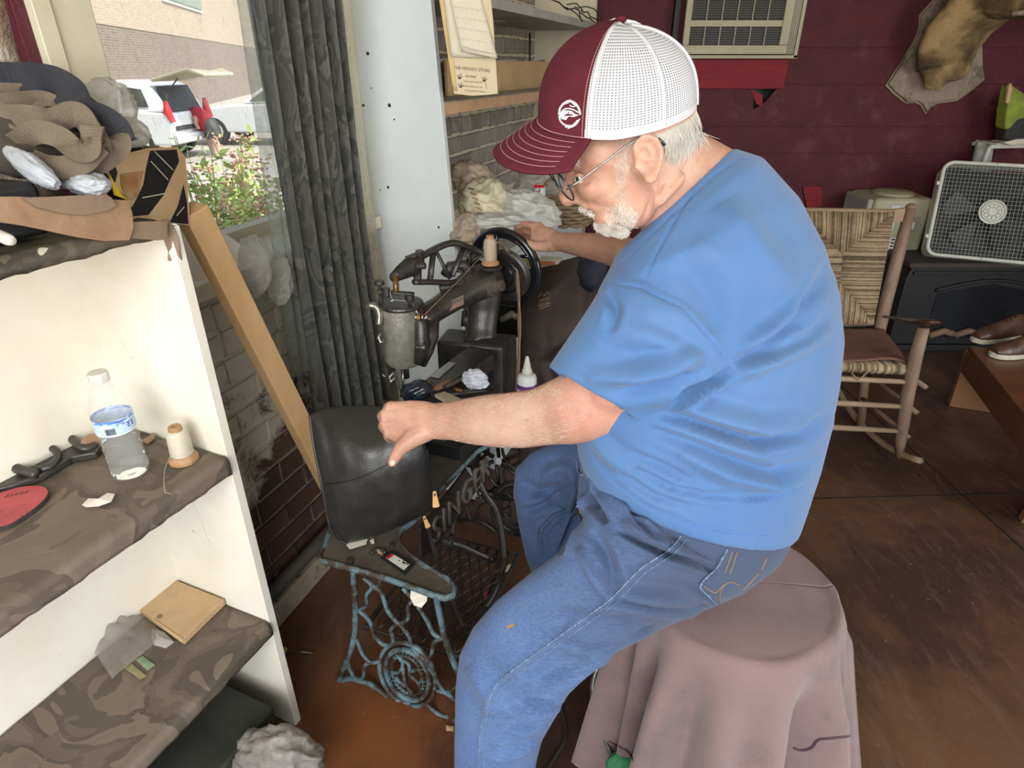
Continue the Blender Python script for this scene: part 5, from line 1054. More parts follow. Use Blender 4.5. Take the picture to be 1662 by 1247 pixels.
mb = MB(); c_, a__, b__, e__ = pax(772, 616, 19, 14, .3, 1.66, .02); tag(crumple(c_, a__, b__, e__, 2.2, .22, 1.5, 24, 16).build('crumpled_paper', M['paper_blue'], smooth=False, fix=False), 'crumpled white paper under the sewing arm in front of the base', 'paper')
mb = MB(); mb.prism([P(x, y, d) for x, y, d in [(706, 645, 1.5), (722, 640, 1.55), (748, 652, 1.5), (735, 662, 1.45)]], (0, 0, .008)); tag(mb.build('cream_strip', M['cream_paint']), 'cream plastic strip above the wrist', 'strip')
mb = MB(); c_, a__, b__, e__ = pax(676, 636, 22, 15, -.3, 1.50, .025); tag(crumple(c_, a__, b__, e__, 5.2, .25, 1.6, 30, 20).build('bag_lining', pm('blue_black_vinyl', (.012, .016, .03), (.02, .03, .055), 20, .18, .2, coat=.5), smooth=True, fix=False), 'shiny blue-black vinyl bunched under the needle', 'vinyl')
gl0 = P(855, 642, 1.66); gb = root('glue_bottle', gl0 - UP * .03, 'white glue bottle with pointed nozzle and purple label by the elbow', 'bottle')
g0 = gl0 - UP * .035
mb = MB(); mb.lathe([(.0001, 0), (.024, 0), (.026, .004), (.026, .088), (.023, .096), (.012, .100), (.0001, .1)], g0, UP, 32); mb.build('bottle_body', pm('hdpe', (.66, .69, .70), (.62, .65, .66), 3, .35, 0), gb, smooth=True)
mb = MB(); mb.lathe([(.0001, .1), (.0135, .1), (.0135, .112), (.0110, .114), (.0095, .125), (.004, .150), (.0001, .152)], g0, UP, 24); mb.build('nozzle', M['white_metal'], gb, smooth=True)
mb = MB(); mb.lathe([(.0263, .012), (.0266, .013), (.0266, .074), (.0263, .076)], g0, UP, 32); lb_ = mb.build('label', M['white_metal'], gb, smooth=True)
mb = MB(); mb.lathe([(.0266, .060), (.0268, .061), (.0268, .073), (.0266, .074)], g0, UP, 32); mb.lathe([(.0266, .016), (.0268, .017), (.0268, .052), (.0266, .053)], g0, UP, 32); mb.build('purple_band', pm('purple', (.12, .05, .20), (.10, .04, .17), 5, .4, 0), gb, smooth=True)
mb = MB(); mb.lathe([(.0001, -.09), (.03, -.09), (.03, 0), (.0001, 0)], g0, UP, 20); tag(mb.build('tin_can', M['dusty_iron'], bevel=.001), 'dark tin under the glue bottle hidden by the forearm', 'tin')
# brown jacket on its stand, right of the wheel
mb = MB()
secs = [(a, b, c, d, e + .13, f * .75) for a, b, c, d, e, f in [(872, 432, 905, 425, 2.1, .03), (868, 440, 955, 412, 2.08, .06), (856, 470, 968, 425, 2.05, .09), (846, 500, 982, 455, 2.03, .11), (844, 530, 985, 500, 2.0, .12), (840, 570, 975, 540, 1.98, .12), (838, 610, 965, 590, 1.96, .12), (838, 680, 955, 660, 1.95, .12), (842, 760, 945, 745, 1.95, .11)]]
mb.loft(secs, 40)
me = voxel(mb, .009, 4)
folds(me, [([(866, 500), (900, 470), (940, 430)], 6, .010), ([(848, 560), (880, 575), (925, 545), (960, 500)], 7, -.014), ([(850, 590), (890, 590), (935, 560)], 6, .012), ([(885, 540), (895, 600), (905, 640)], 7, -.016), ([(905, 560), (925, 600), (930, 640)], 6, .012), ([(865, 600), (880, 640)], 7, -.015), ([(955, 440), (945, 500), (940, 560)], 6, -.008), ([(870, 440), (900, 450), (945, 420)], 5, .008)])
M['brown_cloth'] = pm('brown_cloth', (.055, .038, .034), (.042, .029, .027), 9, .85, .3, 260)
jk = put(me, 'brown_jacket', M['brown_cloth']); tag(jk, 'dark brown jacket draped right of the handwheel', 'jacket'); bvj = bvh_of(jk.data, ROOT[jk.name])
mb = MB()
for pl_ in ([(874, 483), (879, 477), (884, 480), (888, 474), (893, 477)], [(875, 502), (892, 496)], [(874, 498), (893, 492)]): seam(mb, bvj, pl_, .0014, .001, False)
for i in range(5):
    for r_ in (484, 490): seam(mb, bvj, [(876 + i * 3.5, r_ + 3 - i), (876 + i * 3.5, r_ + 6 - i)], .0013, .001, False)
mb.build('gold_print', pm('gold_print', (.32, .22, .13), (.26, .18, .11), 9, .7, 0), jk)

mb = MB(); q = P(893, 428, 2.2); mb.box(q - UP * .03, (.075, .05, .10), (WN, WT, UP)); pkt = mb.build('small_carton', M['paper'], bevel=.001); tag(pkt, 'small printed carton seen through the handwheel side, orange and grey', 'box')
mb = MB(); mb.box(q + Vector((-.005, -.03, .01)), (.06, .004, .012)); mb.build('orange_band', pm('orange', (.5, .16, .06), (.45, .14, .05), 9, .6, 0), pkt)
c_, a__, b__, e__ = pax(962, 435, 22, 34, .1, 2.0, .05); tag(crumple(c_, a__, b__, e__, 1.9, .15, 1.5, 24, 16).build('navy_cloth', pm('navy', (.012, .015, .03), (.02, .022, .04), 30, .8, .4), smooth=True, fix=False), 'navy ribbed cloth just below the far forearm', 'cloth')
bxd = root('dark_toolbox', P(842, 450, 2.25) - UP * .25, 'dark box seen through the handwheel spokes', 'box')
mb = MB(); mb.box(P(845, 440, 2.25) - UP * .12, (.26, .16, .22), (WN, WT, UP)); mb.build('box_body', M['black'], bxd, bevel=.005)
mb = MB(); mb.lathe([(.0001, 0), (.022, 0), (.022, .003), (.0001, .003)], P(854, 426, 2.13), (CAM - P(854, 426, 2.13)), 20); mb.build('olive_sticker', pm('olive', (.28, .28, .08), (.24, .24, .07), 9, .6, 0), bxd)
for i in range(4): mb = MB(); mb.box(P(834 + i * 5, 432, 2.12), (.006, .003, .05)); mb.build('vent_slot', M['grey_shelf'], bxd)

# ================================================================ BLACK LEATHER BAG
M['black_leather'] = pm('black_leather', (.016, .016, .0155), (.024, .023, .022), 6, .33, .55, 220, spec=.8, bd=.003, coat=.25)
lg = [[(503, 672, 1.36), (545, 660, 1.37), (620, 659, 1.35), (678, 662, 1.30)],
      [(510, 725, 1.35), (560, 725, 1.31), (625, 730, 1.29), (689, 720, 1.29)],
      [(523, 790, 1.38), (570, 790, 1.33), (635, 792, 1.32), (698, 778, 1.34)],
      [(535, 850, 1.42), (580, 840, 1.38), (640, 835, 1.39), (703, 822, 1.42)],
      [(563, 883, 1.455), (600, 874, 1.45), (645, 857, 1.46), (692, 834, 1.48)]]
def bez(ctrl, u, v):
    def cr(p, t):
        n = len(p) - 1; i = min(int(t * n), n - 1); f = t * n - i; q0, q1, q2, q3 = p[max(0, i - 1)], p[i], p[i + 1], p[min(n, i + 2)]
        return tuple(.5 * ((2 * q1[c]) + (q2[c] - q0[c]) * f + (2 * q0[c] - 5 * q1[c] + 4 * q2[c] - q3[c]) * f * f + (3 * q1[c] - q0[c] - 3 * q2[c] + q3[c]) * f ** 3) for c in range(len(q1)))
    return cr([cr(r, u) for r in ctrl], v)
def shell(ctrl, nu, nv, th):                                          # padded two-sided sheet with rounded border
    mb = MB(); idx = {}
    for side in (0, 1):
        for i in range(nu + 1):
            for j in range(nv + 1):
                u, v = i / nu, j / nv; x, y, d = bez(ctrl, u, v); e = min(1, 4 * min(u, 1 - u, v, 1 - v) * 1.6) ** .5 if 0 < i < nu and 0 < j < nv else 0
                p = P(x, y, d + (.010 * nz(Vector((u * 3, v * 3, 0)), 1, 4) + .005 * nz(Vector((u * 8, v * 8, 0)), 1, 9)) * e); dd = D(x, y).normalized() * (th * e)
                if side == 0: idx[(0, i, j)] = len(mb.v); mb.v.append(p - dd)
                elif e == 0: idx[(1, i, j)] = idx[(0, i, j)]
                else: idx[(1, i, j)] = len(mb.v); mb.v.append(p + dd)
        for i in range(nu):
            for j in range(nv):
                f = (idx[(side, i, j)], idx[(side, i + 1, j)], idx[(side, i + 1, j + 1)], idx[(side, i, j + 1)]); mb.f.append(f if side == 0 else f[::-1])
    return mb
me_ = shell(lg, 60, 70, .016); lt = bpy.data.meshes.new('t'); lt.from_pydata(me_.v, [], me_.f); lt.update()
folds(lt, [(a_, b_, c_ * 1.7) for a_, b_, c_ in [([(520, 676), (570, 690), (620, 700)], 12, -.006), ([(600, 700), (590, 760), (560, 830), (565, 870)], 13, -.011), ([(640, 720), (620, 790), (600, 860)], 11, .010), ([(655, 760), (650, 810), (640, 850)], 9, -.010), ([(675, 770), (672, 820)], 7, .008), ([(660, 710), (690, 740), (690, 800)], 9, -.007), ([(530, 700), (560, 760)], 16, .008), ([(545, 800), (560, 860)], 12, .009), ([(515, 790), (570, 786), (625, 758)], 3, -.003), ([(590, 690), (615, 720), (618, 760)], 9, -.010), ([(512, 668), (560, 672), (605, 668)], 5, -.004), ([(685, 700), (696, 760), (702, 820)], 3, -.002)]])
lb0 = put(lt, 'leather_bag', M['black_leather'], og=Z(620, 868, TZ)); tag(lb0, 'black leather bag being sewn, held upright on the iron table', 'bag')
bvl = bvh_of(lb0.data, ROOT[lb0.name])
mb = MB(); mb.tube([P(*p) for p in spline([(503, 674, 1.36), (507, 705, 1.355), (514, 745, 1.36), (524, 795, 1.38), (534, 850, 1.42), (545, 872, 1.44), (562, 883, 1.455)])], .0035, 8); mb.build('piping', M['black_leather'], lb0, smooth=True)
mb = MB(); seam(mb, bvl, [(518, 786), (550, 784), (585, 775), (625, 756), (650, 742)], .0012, .0005); seam(mb, bvl, [(688, 706), (694, 740), (698, 780), (702, 820)], .0014, .0005); mb.build('seam', M['black'], lb0, smooth=True)
lt_ = 0
def pull(x, y, x2, y2, d, k=1.0):
    zp = root('zipper_pull', P(x, y, d), None, None) if False else None
    a, b = P(x, y, d), P(x2, y2, d); dr = (b - a).normalized(); sdv = dr.cross(D(x, y)).normalized(); fc = sdv.cross(dr).normalized()
    w0, w1 = .004 * k, .0085 * k; mb = MB()
    mb.prism([a + sdv * w0, a - sdv * w0, b - sdv * w1, b + dr * .002 - sdv * w1 * .5, b + dr * .002 + sdv * w1 * .5, b + sdv * w1], fc * .0025)
    o = mb.build('zipper_pull', M['brass'], lb0, bevel=.0008); lab(o, 'brass zipper pull')
    mb = MB(); mb.lathe([(.0001, 0), (.0026, 0), (.0026, .0008), (.0001, .0008)], lerp(a, b, .25) - fc * .001, -fc, 12); mb.build('pull_hole', M['black'], o)
pull(705, 797, 708, 823, 1.36); pull(688, 838, 695, 856, 1.42, .8)
mb = MB(); ribbon(mb, [(694, 856, 1.44), (704, 890, 1.48), (716, 930, 1.52), (734, 975, 1.56), (752, 1015, 1.6)], .012, .003, .9, .6); mb.build('shoulder_strap', M['black_leather'], lb0)
# ================================================================ BACK OF THE ROOM
# air conditioner
AY = BY - .10
ac = root('air_conditioner', Vector((1.32, BY, 1.60)), 'cream window air conditioner with louvred grille high on the maroon wall', 'air conditioner')
def yb(mb, x0, x1, y0, y1, z0, z1): mb.box(((x0 + x1) / 2, (y0 + y1) / 2, (z0 + z1) / 2), (x1 - x0, y1 - y0, z1 - z0)); return mb
q0, q1 = Yp(1106, 88, AY), Yp(1276, 90, AY); ax0, ax1, az0 = q0.x, q1.x, q0.z; az1 = az0 + .46
yb(MB(), ax0 + .02, ax1 - .03, AY + .02, BY + .02, az0 + .01, az1).build('housing', M['black'], ac)
yb(MB(), ax0, ax1, AY, AY + .03, az0, az0 + .045).build('frame_rail', M['cream_plastic'], ac, bevel=.004)
yb(MB(), ax0, ax0 + .035, AY, AY + .03, az0 + .045, az1).build('frame_rail', M['cream_plastic'], ac, bevel=.004)
yb(MB(), ax1 - .05, ax1, AY, AY + .03, az0 + .045, az1).build('frame_rail', M['cream_plastic'], ac, bevel=.004)
yb(MB(), ax0, ax1, AY, AY + .03, az1 - .04, az1).build('frame_rail', M['cream_plastic'], ac, bevel=.004)
zm = Yp(1190, 38, AY).z; yb(MB(), ax0 + .03, ax1 - .05, AY + .002, AY + .028, zm - .016, zm + .016).build('cross_rail', M['cream_plastic'], ac, bevel=.003)
gm = pm('dark_grille', (.12, .11, .08), (.09, .085, .06), 20, .6, 0)
z = az0 + .055
while z < az1 - .05:
    if abs(z - zm) > .02: mb = MB(); mb.bar((ax0 + .035, AY + .016, z), (ax1 - .05, AY + .016, z), .012, .0035); mb.build('louvre', gm, ac)
    z += .0115
for k in range(1, 6): x = lerp(ax0 + .035, ax1 - .05, k / 6); mb = MB(); mb.bar((x, AY + .012, az0 + .045), (x, AY + .012, az1 - .04), .003, .006, Vector((1, 0, 0))); mb.build('grille_divider', M['cream_plastic'], ac)
yb(MB(), ax1, ax1 + .055, AY + .045, AY + .05, az0 - .0, az1 + .05).build('side_panel', M['grey_shelf'], ac)
for k in range(5): yb(MB(), ax1 + .006 + .010 * k, ax1 + .010 + .010 * k, AY + .038, AY + .046, az0, az1 + .05).build('pleat', M['cream_plastic'], ac)
yb(MB(), ax1 + .055, ax1 + .075, AY + .03, BY, az0 - .02, az1 + .05).build('edge_trim', M['cream_plastic'], ac, bevel=.002)
yb(MB(), ax0 - .02, ax1 + .075, AY + .03, BY, az0 - .022, az0 - .004).build('bottom_rail', M['cream_plastic'], ac, bevel=.002)
yb(MB(), ax0 - .05, ax0 - .02, BY - .05, BY, 1.28, 2.7).build('post', M['black'], ac)
rbx0, rbx1 = .85, Yp(1276, 120, BY - .02).x
yb(MB(), rbx0, rbx1, BY - .025, BY, Yp(1200, 144, BY - .02).z, az0 - .024); mb = MB(); yb(mb, rbx0, rbx1, BY - .025, BY, Yp(1200, 144, BY - .02).z, az0 - .026); o = mb.build('red_board', M['red_board'], bevel=.002); tag(o, 'bright red stained plank under the air conditioner', 'board')
mb = MB(); mb.lathe([(.0001, 0), (.008, 0), (.008, .002), (.0001, .002)], Yp(1113, 118, BY - .027), (0, -1, 0), 12); kn = mb.build('knot', M['black'], o)
mb = MB(); q = [Yp(x, y, BY - .012) for x, y in [(1303, 303), (1334, 303), (1334, 335), (1310, 338)]]; mb.prism(q, (0, .01, 0)); tag(mb.build('red_patch', M['red_board']), 'small red board patch on the maroon wall above the rocking chair', 'board')

# deer shoulder mount
dm = root('deer_mount', Yp(1540, 120, BY), 'taxidermy deer neck and head on a star-cut wooden plaque', 'trophy')
pl_ = [(1545, -40), (1520, 0), (1497, 25), (1496, 45), (1490, 62), (1480, 80), (1462, 108), (1443, 137), (1455, 150), (1475, 166), (1490, 164), (1498, 168), (1506, 182), (1514, 172), (1526, 165), (1542, 163), (1556, 161), (1578, 146), (1599, 128), (1596, 100), (1595, 68), (1604, 20), (1600, -40)]
M['plaque'] = woodm('plaque', (.33, .25, .19), (.21, .16, .12), (9, 4, 1), .6, 4, .2, dirt=(.12, .09, .07))
mb = MB(); mb.prism([Yp(x, y, BY - .03) for x, y in pl_], (0, .024, 0)); pq = mb.build('plaque', M['plaque'], dm, bevel=.006)
mb = MB(); cP = Yp(1540, 70, BY - .03); mb.prism([cP + (Yp(x, y, BY - .03) - cP) * 1.035 + Vector((0, .018, 0)) for x, y in pl_], (0, .008, 0)); mb.build('plaque_back', M['plaque'], dm)
def furm():
    m, nt, N, L, b = _mat('deer_fur'); v = coords(N, L); a = noi(N, L, v, 5, 4, .6, .5); col = ramp(N, L, a, [(.36, (.05, .032, .015)), (.48, (.19, .12, .05)), (.60, (.46, .31, .14))])
    s_ = noi(N, L, coords(N, L, scale=(14, 30, 14)), 12, 5, .7); col = mixc(N, L, .22, col, ramp(N, L, s_, [(.3, (.03, .02, .012)), (.7, (.40, .28, .14))])); L.new(col, b.inputs['Base Color']); b.inputs['Roughness'].default_value = .85; bump(N, L, b, s_, .6, .006); return m
mb = MB(); mb.loft([(1484, 118, 1576, 112, 3.56, .05), (1486, 112, 1578, 98, 3.50, .08), (1488, 85, 1590, 78, 3.42, .10), (1503, 45, 1612, 52, 3.34, .10), (1535, 5, 1632, 38, 3.26, .09), (1560, -30, 1645, 26, 3.20, .08), (1600, -60, 1668, 30, 3.14, .075)], 28)
mb.pell(1518, 118, 26, 22, .6, 3.52, .05); mb.pell(1548, 108, 30, 24, -.4, 3.50, .06); mb.limb([(1610, -40, 3.2, 90), (1640, -8, 3.10, 74), (1668, 0, 3.02, 56), (1700, 6, 2.95, 46), (1725, 8, 2.92, 40)]); mb.limb([(1630, 12, 3.12, 36), (1662, 16, 3.04, 22), (1700, 18, 2.98, 18)])
mb.pell(1512, 132, 12, 16, .5, 3.53, .03); mb.pell(1522, 138, 8, 10, 0, 3.54, .02)
me = voxel(mb, .009, 4); put(me, 'neck_and_head', furm(), dm)
mb = MB(); mb.limb([(1647, 22, 2.98, 8), (1672, 20, 2.95, 8), (1700, 20, 2.93, 8)]); mb.build('lip', M['plaster'], dm, smooth=True)
mb = MB(); mb.pell(1655, -22, 5, 5, 0, 2.98, .012); mb.build('eye', M['black_gloss'], dm, smooth=True)
for sg in (0, 1): mb = MB(); mb.loft([(1590 + 40 * sg, -75, 1604 + 40 * sg, -65, 3.1, .02), (1575 + 50 * sg, -120, 1600 + 55 * sg, -105, 3.1, .012), (1575 + 55 * sg, -160, 1580 + 55 * sg, -158, 3.1, .004)], 12); mb.build('ear', M['webbing_tan'], dm, smooth=True)

# water cooler
WY = 3.72
q0, q1 = Yp(1419, 345, WY), Yp(1513, 345, WY); x0, x1 = q0.x, q1.x; zt = Yp(1460, 322, WY).z
wc_ = root('water_cooler', Vector(((x0 + x1) / 2, WY + .15, 0)), 'cream water dispenser behind the rocking chair', 'water dispenser')
yb(MB(), x0 - .01, x1, WY, WY + .32, .03, zt).build('cabinet', M['cream_plastic'], wc_, bevel=.03)
yb(MB(), x0 + .0, x1 + .01, WY - .012, WY + .01, .06, Yp(1460, 425, WY).z).build('lower_door', M['cream_plastic'], wc_, bevel=.01)
for yy in (438, 448): z = Yp(1460, yy, WY - .014).z; yb(MB(), x0 + .02, x1 - .01, WY - .0135, WY - .010, z, z + .006).build('rib', M['grey_shelf'], wc_)
mb = MB(); mb.lathe([(.0001, 0), (.115, 0), (.118, .012), (.095, .022), (.0001, .022)], ((x0 + x1) / 2, WY + .15, zt - .002), UP, 32); mb.build('bottle_seat', M['cream_plastic'], wc_, bevel=.003)
za, zb_ = Yp(1460, 352, WY).z, Yp(1460, 418, WY).z
yb(MB(), x0 + .04, x1 - .06, WY - .004, WY + .002, zb_, za).build('recess', pm('cooler_recess', (.34, .33, .22), (.30, .29, .19), 5, .5, 0), wc_, bevel=.02)
for i, x in enumerate((1447, 1481)):
    p = Yp(x, 366, WY - .03); mb = MB(); mb.lathe([(.0001, 0), (.012, 0), (.012, .03), (.009, .04), (.0001, .041)], p - UP * .02, UP, 12); t = mb.build('tap', M['white_metal'], wc_)
    yb(MB(), p.x - .008, p.x + .008, WY - .035, WY, p.z + .012, p.z + .02).build('tap_lever', M['tail_red'] if i == 0 else M['blue_paint'], wc_)
p = Yp(1447, 398, WY - .006); yb(MB(), p.x - .02, p.x + .02, WY - .008, WY - .004, p.z - .06, p.z + .045).build('label_strip', M['white_metal'], wc_)
for k in range(5): yb(MB(), p.x - .012, p.x + .010, WY - .0095, WY - .008, p.z - .05 + .02 * k, p.z - .042 + .02 * k).build('label_print', M['black'], wc_)
p = Yp(1452, 336, WY - .001); yb(MB(), p.x - .015, p.x + .03, WY - .0015, WY, p.z - .006, p.z + .006).build('badge', M['paper_blue'], wc_)
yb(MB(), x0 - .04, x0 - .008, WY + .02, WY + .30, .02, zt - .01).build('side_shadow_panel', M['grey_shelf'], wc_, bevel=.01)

# black gas heater with the box fan on it
HY = 3.46
hx0 = Yp(1488, 415, HY).x; hz = Yp(1540, 425, HY).z; hx0b = 2.30
ht_ = root('gas_heater', Vector((2.8, HY + .2, 0)), 'black cast stove with arched front under the box fan', 'heater')
mb = MB(); mb.prism([Vector((hx0b, HY, 0.02)), Vector((3.35, HY, .02)), Vector((3.35, HY, hz - .03)), Vector((hx0 + .0, HY, hz - .03)), Vector((hx0b - .01, HY, hz - .10))], (0, .38, 0)); mb.build('body', M['black'], ht_, bevel=.012)
yb(MB(), hx0b - .03, 3.4, HY - .03, HY + .42, hz - .03, hz).build('top', pm('rust_black', (.045, .035, .03), (.03, .024, .02), 9, .7, .2), ht_, bevel=.006)
yb(MB(), hx0b + .02, 3.33, HY - .012, HY, hz - .075, hz - .055).build('moulding', M['black'], ht_, bevel=.003)
mb = MB(); mb.tube([Vector((2.48 + .55 * i / 20 * 1.2, HY - .006, .10 + .28 + .06 * math.sin(PI * i / 20))) for i in range(21)], .01, 8); mb.build('arch_rib', M['black'], ht_, smooth=True)
mb = MB(); mb.prism([Vector((2.50, HY - .004, .08)), Vector((3.12, HY - .004, .08)), Vector((3.12, HY - .004, .36)), Vector((2.81, HY - .004, .42)), Vector((2.50, HY - .004, .36))], (0, .003, 0)); mb.build('glass_front', M['black_gloss'], ht_)
for k in range(4): mb = MB(); mb.tube([Vector((2.52 + .15 * k, HY - .02, .10)), Vector((2.60 + .15 * k, HY - .02, .13)), Vector((2.66 + .15 * k, HY - .02, .11))], .02, 8); mb.build('log', M['grey_leather'], ht_, smooth=True)
yb(MB(), hx0b - .03, 3.4, HY - .03, HY + .40, 0, .04).build('plinth', M['black'], ht_, bevel=.006)
# box fan
fo = Yp(1503, 412, 3.50); ft = Yp(1562, 279, 3.64); fx = Vector((.93, -.33, -.015)).normalized(); fu = (ft - fo); fu = (fu - fx * fu.dot(fx)); FH = .52; FWd = .55; fu.normalize(); fnn = fx.cross(fu); fnn = fnn if fnn.y < 0 else -fnn
fo = Vector((fo.x, fo.y, fo.z)); bf = root('box_fan', fo + fx * .26, 'white box fan with wire grid grille standing on the black stove', 'fan')
def F(a, b, c=0): return fo + fx * a + fu * b + fnn * c
def rrect(w, h, r, n=6, ox=0, oy=0, c=0):
    out = []
    for cx, cy, a0 in ((w - r, r, -PI / 2), (w - r, h - r, 0), (r, h - r, PI / 2), (r, r, PI)):
        for i in range(n + 1): a = a0 + PI / 2 * i / n; out.append(F(ox + cx + r * math.cos(a), oy + cy + r * math.sin(a), c))
    return out
SH = .0
mb = MB(); mb.tube(rrect(FWd, FH, .05), .0105, 8, closed=True); mb.build('front_rim', M['white_metal'], bf, smooth=True)
o1, o2 = rrect(FWd, FH, .05), rrect(FWd, FH, .05, c=-.11); n = len(o1); mb = MB(); mb.add(o1 + o2, [(i, (i + 1) % n, n + (i + 1) % n, n + i) for i in range(n)]); mb.build('housing', M['white_metal'], bf, solid=.003)
mb = MB(); mb.prism(rrect(FWd - .02, FH - .02, .045, 6, .01, .01, -.10), fnn * -.003); mb.build('back_grille', M['black'], bf)
for i in range(1, 29):
    a = FWd * i / 29; mb = MB(); mb.tube([F(a, .012, .002), F(a, FH - .012, .002)], .0012, 5); mb.build('grille_wire', M['grille_wire'], bf)
for i in range(1, 24):
    b = FH * i / 24; mb = MB(); mb.tube([F(.012, b, .004), F(FWd - .012, b, .004)], .0011, 5); mb.build('grille_wire', M['grille_wire'], bf)
hcn = F(.275, .26, .006)
mb = MB(); mb.lathe([(.0001, 0), (.066, 0), (.068, .006), (.060, .009), (.0001, .010)], hcn, fnn, 36); hm = mb.build('centre_badge', M['white_metal'], bf, bevel=.001)
mb = MB(); mb.tube([hcn + fnn * .009 + (fx * math.cos(w) + fu * math.sin(w)) * .056 for w in [2 * PI * i / 32 for i in range(32)]], .003, 6, closed=True)
for i in range(10):
    w = 2 * PI * i / 10; c = hcn + fnn * .009 + (fx * math.cos(w) + fu * math.sin(w)) * .034; mb.tube([c + (fx * math.cos(q) + fu * math.sin(q)) * .012 for q in [2 * PI * j / 12 for j in range(12)]], .0022, 5, closed=True)
mb.build('badge_relief', M['grille_wire'], hm, smooth=True)
for i in range(5):
    w = 2 * PI * i / 5; c = F(.275, .26, -.06); r1 = fx * math.cos(w) + fu * math.sin(w); r2 = fx * math.cos(w + .75) + fu * math.sin(w + .75); mb = MB(); mb.prism([c + r1 * .04, c + r1 * .21, c + (r1 + r2).normalized() * .22 - fnn * .03, c + r2 * .20 - fnn * .05, c + r2 * .04 - fnn * .03], fnn * .002); mb.build('blade', pm('blade_grey', (.022, .022, .025), (.018, .018, .02), 5, .5, 0) if i == 0 else bpy.data.materials['blade_grey'], bf)
for b in (.10, .40): mb = MB(); mb.box(F(-.012, b, 0), (.02, .012, .02), (fx, fnn, fu)); mb.build('clip', M['white_metal'], bf, bevel=.002)
for (a, b) in ((.27, 0), (.25, FH)): mb = MB(); mb.lathe([(.0001, 0), (.004, 0), (.004, .002), (.0001, .002)], F(a, b, .010), fnn, 10); mb.build('screw', M['steel'], bf)
# white wire stand and grey post behind the fan, green shoe on it
ws = root('white_stand', Yp(1640, 260, 3.86), 'white metal frame stand behind the fan carrying a green shoe', 'stand')
a, b, c = Yp(1589, 300, 3.86), Yp(1606, 238, 3.86), Yp(1700, 236, 3.86)
for p, q in ((Vector((a.x - .05, 3.86, .6)), b), (b, c), (b + Vector((0, .15, 0)), c + Vector((0, .15, 0)))): mb = MB(); mb.bar(p, q, .022, .022, Vector((0, 1, 0))); mb.build('frame_tube', M['white_metal'], ws, bevel=.003)
mb = MB(); mb.prism([Yp(x, y, 3.93) for x, y in [(1572, 300), (1588, 231), (1614, 235), (1602, 300)]], (0, .02, 0)); tag(mb.build('grey_board', M['grey_shelf'], bevel=.001), 'weathered grey board end behind the white stand', 'board')
mb = MB(); mb.prism([b + Vector((.0, -.02, -.10)), c + Vector((0, -.02, -.1)), c + Vector((0, -.02, .005)), b + Vector((0, -.02, .005))], (0, .19, 0)); mb = MB(); mb.box((b + c) / 2 + Vector((.02, .07, .012)), ((c.x - b.x), .18, .012)); mb.build('shelf_plate', M['white_metal'], ws)
gs = root('green_shoe', Yp(1650, 230, 3.82), 'dark shoe with bright green upper at the right edge on the white stand', 'shoe')
mb = MB(); mb.prism([Yp(x, y, 3.80) for x, y in [(1629, 226), (1635, 208), (1644, 196), (1664, 185), (1700, 182), (1710, 225), (1680, 232), (1640, 233)]], (0, .1, 0)); mb.build('toe', M['rubber'], gs, bevel=.02)
mb = MB(); mb.prism([Yp(x, y, 3.795) for x, y in [(1628, 232), (1650, 226), (1710, 222), (1710, 230), (1640, 236)]], (0, .11, 0)); mb.build('sole', M['paper'], gs, bevel=.004)
mb = MB(); mb.prism([Yp(x, y, 3.79) for x, y in [(1631, 208), (1634, 180), (1640, 150), (1643, 138), (1652, 143), (1662, 150), (1700, 160), (1700, 185), (1664, 192), (1652, 196), (1644, 206), (1636, 212)]], (0, .09, 0)); mb.build('upper', pm('lime', (.28, .36, .04), (.17, .22, .03), 12, .7, .4), gs, bevel=.02)
mb = MB(); mb.prism([Yp(x, y, 3.785) for x, y in [(1633, 168), (1637, 140), (1642, 134), (1644, 145), (1638, 168)]], (0, .02, 0)); mb.build('tongue', M['cardboard'], gs, bevel=.004)

# ---------------------------------------------------------------- rocking chair
rc = root('rocking_chair', Z(1458, 748, 0) + Vector((-.28, .2, 0)), 'weathered wooden rocking chair with woven rush back and seat', 'rocking chair')
M['chair_wood'] = woodm('chair_wood', (.16, .095, .06), (.25, .17, .115), (6, 6, .8), .6, 6, .2)
M['dark_wood'] = woodm('dark_wood', (.06, .022, .014), (.035, .015, .010), (1, 6, 6), .25, 4, .05, coat=.3)
M['rung_wood'] = woodm('rung_wood', (.34, .235, .15), (.24, .16, .10), (1, 6, 6), .6, 6, .1)
def stick(name, pts, r, mat, taper=None):
    mb = MB(); mb.tube(pts, r, 14); return mb.build(name, M[mat], rc, smooth=True, bevel=0)
f0 = Z(1459, 745, .03); fy = f0.y
def fleg(x, y, dy=0): return Yp(x, y, fy + dy)
stick('front_leg', [fleg(1459, 742), fleg(1462, 715), fleg(1473, 640), fleg(1486, 580), fleg(1499, 533)], [.014, .022, .026, .025, .021], 'chair_wood')
SX = Vector((-.52, .06, 0))
stick('front_leg', [p + SX for p in [fleg(1459, 742), fleg(1462, 715), fleg(1473, 640), fleg(1486, 580), fleg(1499, 533)]], [.014, .022, .026, .025, .021], 'chair_wood')
ry = 2.62
rp = [Yp(1396, 700, ry - .08), Yp(1403, 622, ry - .06), Yp(1420, 570, ry), Yp(1438, 490, ry + .03), Yp(1460, 405, ry + .09), Yp(1478, 338, ry + .14)]
stick('back_post', rp, [.018, .020, .024, .027, .026, .022], 'chair_wood'); stick('back_post', [p + SX for p in rp], [.018, .020, .024, .027, .026, .022], 'chair_wood')
mb = MB(); mb.ball(rp[-1], .0225); mb.build('post_cap', M['chair_wood'], rc, smooth=True)
